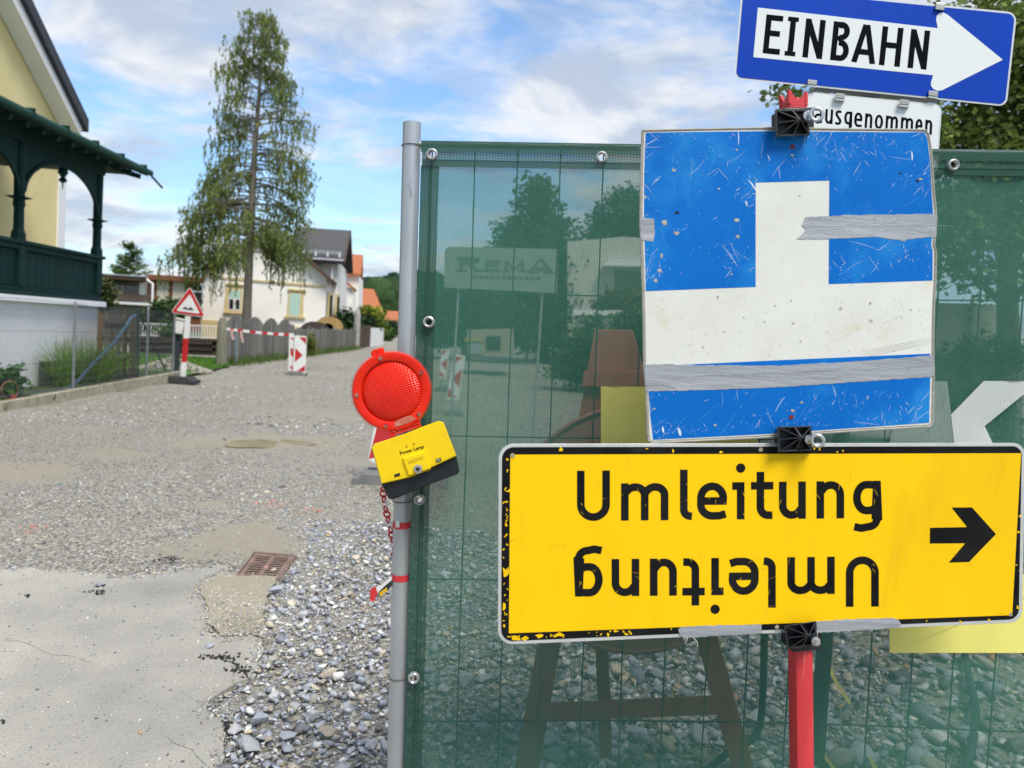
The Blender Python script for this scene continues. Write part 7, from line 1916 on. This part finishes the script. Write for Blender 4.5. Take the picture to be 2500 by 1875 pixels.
ppoly('latch_rib', pL, zl([(384, 124), (394, 121), (400, 158), (390, 161)]), .026, .030, M_lred, la)
mb = MB()
for k in range(4):
    f0, f1 = k / 4, (k + 1) / 4
    a0, b0_ = Vector((488, 868)).lerp(Vector((500, 930)), f0), Vector((772, 772)).lerp(Vector((786, 836)), f0); a1, b1_ = Vector((488, 868)).lerp(Vector((500, 930)), f1 - .05), Vector((772, 772)).lerp(Vector((786, 836)), f1 - .05)
    q = zl([tuple(a0), tuple(b0_), tuple(b1_), tuple(a1)]); e = .003 * (k % 2); mb.prism([pL.pt(x, y, .004) for x, y in q], [pL.pt(x, y, .030 + e) for x, y in q])
mk('neck', mb, M_lred, la, bevel=.0012)
# clear reflector patch at the foot of the lens
M_refl = mat('reflector_patch', (.55, .20, .15), (.45, .10, .06), scale=40, rough=.2)
ppoly('reflector_patch', pL, zl([(545, 790), (590, 765), (640, 745), (690, 730), (735, 762), (700, 790), (600, 826), (540, 836)]), .0372, .0378, M_refl, la)
body = roundpoly([(328, 1030), (352, 994), (640, 900), (790, 838), (945, 783), (992, 795), (1112, 1108), (890, 1210), (690, 1302), (420, 1366)], [10, 24, 40, 40, 20, 24, 6, 30, 30, 6], 5)
mb = MB(); b_in = inset(body, 10); mb.loft([[pL.pt(*ZL(*p), -.035) for p in body], [pL.pt(*ZL(*p), .040) for p in body], [pL.pt(*ZL(*p), .047) for p in inset(body, 4)], [pL.pt(*ZL(*p), .050) for p in inset(body, 9)]])
mk('battery_box', mb, M_lyel, la, smooth=True)
basep = roundpoly([(419, 1367), (690, 1303), (890, 1211), (1111, 1110), (1137, 1245), (1118, 1275), (850, 1372), (520, 1510), (482, 1496)], [4, 30, 30, 4, 12, 12, 60, 14, 14], 5)
mb = MB(); mb.loft([[pL.pt(*ZL(*p), -.035) for p in basep], [pL.pt(*ZL(*p), .034) for p in basep], [pL.pt(*ZL(*p), .040) for p in inset(basep, 8)]]); mk('base', mb, M_lblk, la, smooth=True)
pan = roundpoly([(600, 1122), (826, 1050), (876, 1232), (664, 1302)], [14, 14, 14, 14], 4)
mb = MB(); mb.loft([[pL.pt(*ZL(*p), .048) for p in pan], [pL.pt(*ZL(*p), .056) for p in inset(pan, 16)]]); mk('raised_panel', mb, M_lyel, la, smooth=True)
M_slot = mat('slot_yellow', (.62, .43, .004), rough=.4)
ppoly('slot', pL, zl([(660, 1150), (800, 1104), (803, 1130), (668, 1178)]), .056, .0566, M_slot, la)
mb = MB(); c = pL.pt(*ZL(760, 1222), .054); mb.tube([c, c + pL.n * .006, c + pL.n * .0065], [.0098, .0098, .006], 20); lk = mk('lock', mb, M_zinc, la, smooth=True)
mb = MB(); c2_ = c + pL.n * .0066; mb.tube([c2_, c2_ + pL.n * .0012], .0042, 12); mk('keyway', mb, M_dark, lk)
ppoly('indicator', pL, zl([(535, 1278), (588, 1260), (593, 1284), (541, 1301)]), .050, .0512, M_dark, la)
ppoly('indicator', pL, zl([(918, 1138), (966, 1121), (972, 1150), (925, 1168)]), .050, .0512, M_dark, la); ppoly('indicator_glass', pL, zl([(925, 1141), (961, 1129), (965, 1146), (930, 1160)]), .0512, .052, M_back, la)
for x, y in ((651, 1018), (718, 994)):
    for r, o_, m in ((14, .0504, M_slot), (10, .0508, M_lyel), (4.5, .0512, M_dark)):
        mb = MB(); mb.sheet([pL.pt(*ZL(x + r * math.cos(a), y + r * math.sin(a)), o_) for a in np.linspace(0, 6.283, 19)[:-1]]); mk('sensor_ring', mb, m, la)
# printed name, built-in lettering turned into a mesh
fc = bpy.data.curves.new('print', 'FONT'); fc.body = 'Power Lamp'; fc.size = 1.0; fc.offset = .018; fc.resolution_u = 2
fo = bpy.data.objects.new('print', fc); COL.objects.link(fo)
dg = bpy.context.evaluated_depsgraph_get(); me_ = fo.evaluated_get(dg).to_mesh()
V_ = [v.co.copy() for v in me_.vertices]; Fp_ = [tuple(p.vertices) for p in me_.polygons]; fo.evaluated_get(dg).to_mesh_clear()
bpy.data.objects.remove(fo); bpy.data.curves.remove(fc)
wmax = max(v.x for v in V_); hmax = .72
org = Vector((592, 1097)); eX = (Vector((812, 1031)) - org); eY = Vector((-9, -31))
mb = MB(); mb.add([pL.pt(*ZL(*(org + eX * (v.x / wmax) + eY * (v.y / hmax))), .0506) for v in V_], Fp_); mk('lettering', mb, M_sblack, la)
# strap holding the lamp to the tube
cst = pF.pt(983, 1185); mb = MB(); mb.loft([ring_o(cst - eu * .012, .0235), ring_o(cst + eu * .012, .0235)]); mk('tube_clip', mb, M_lblk, la, smooth=True)
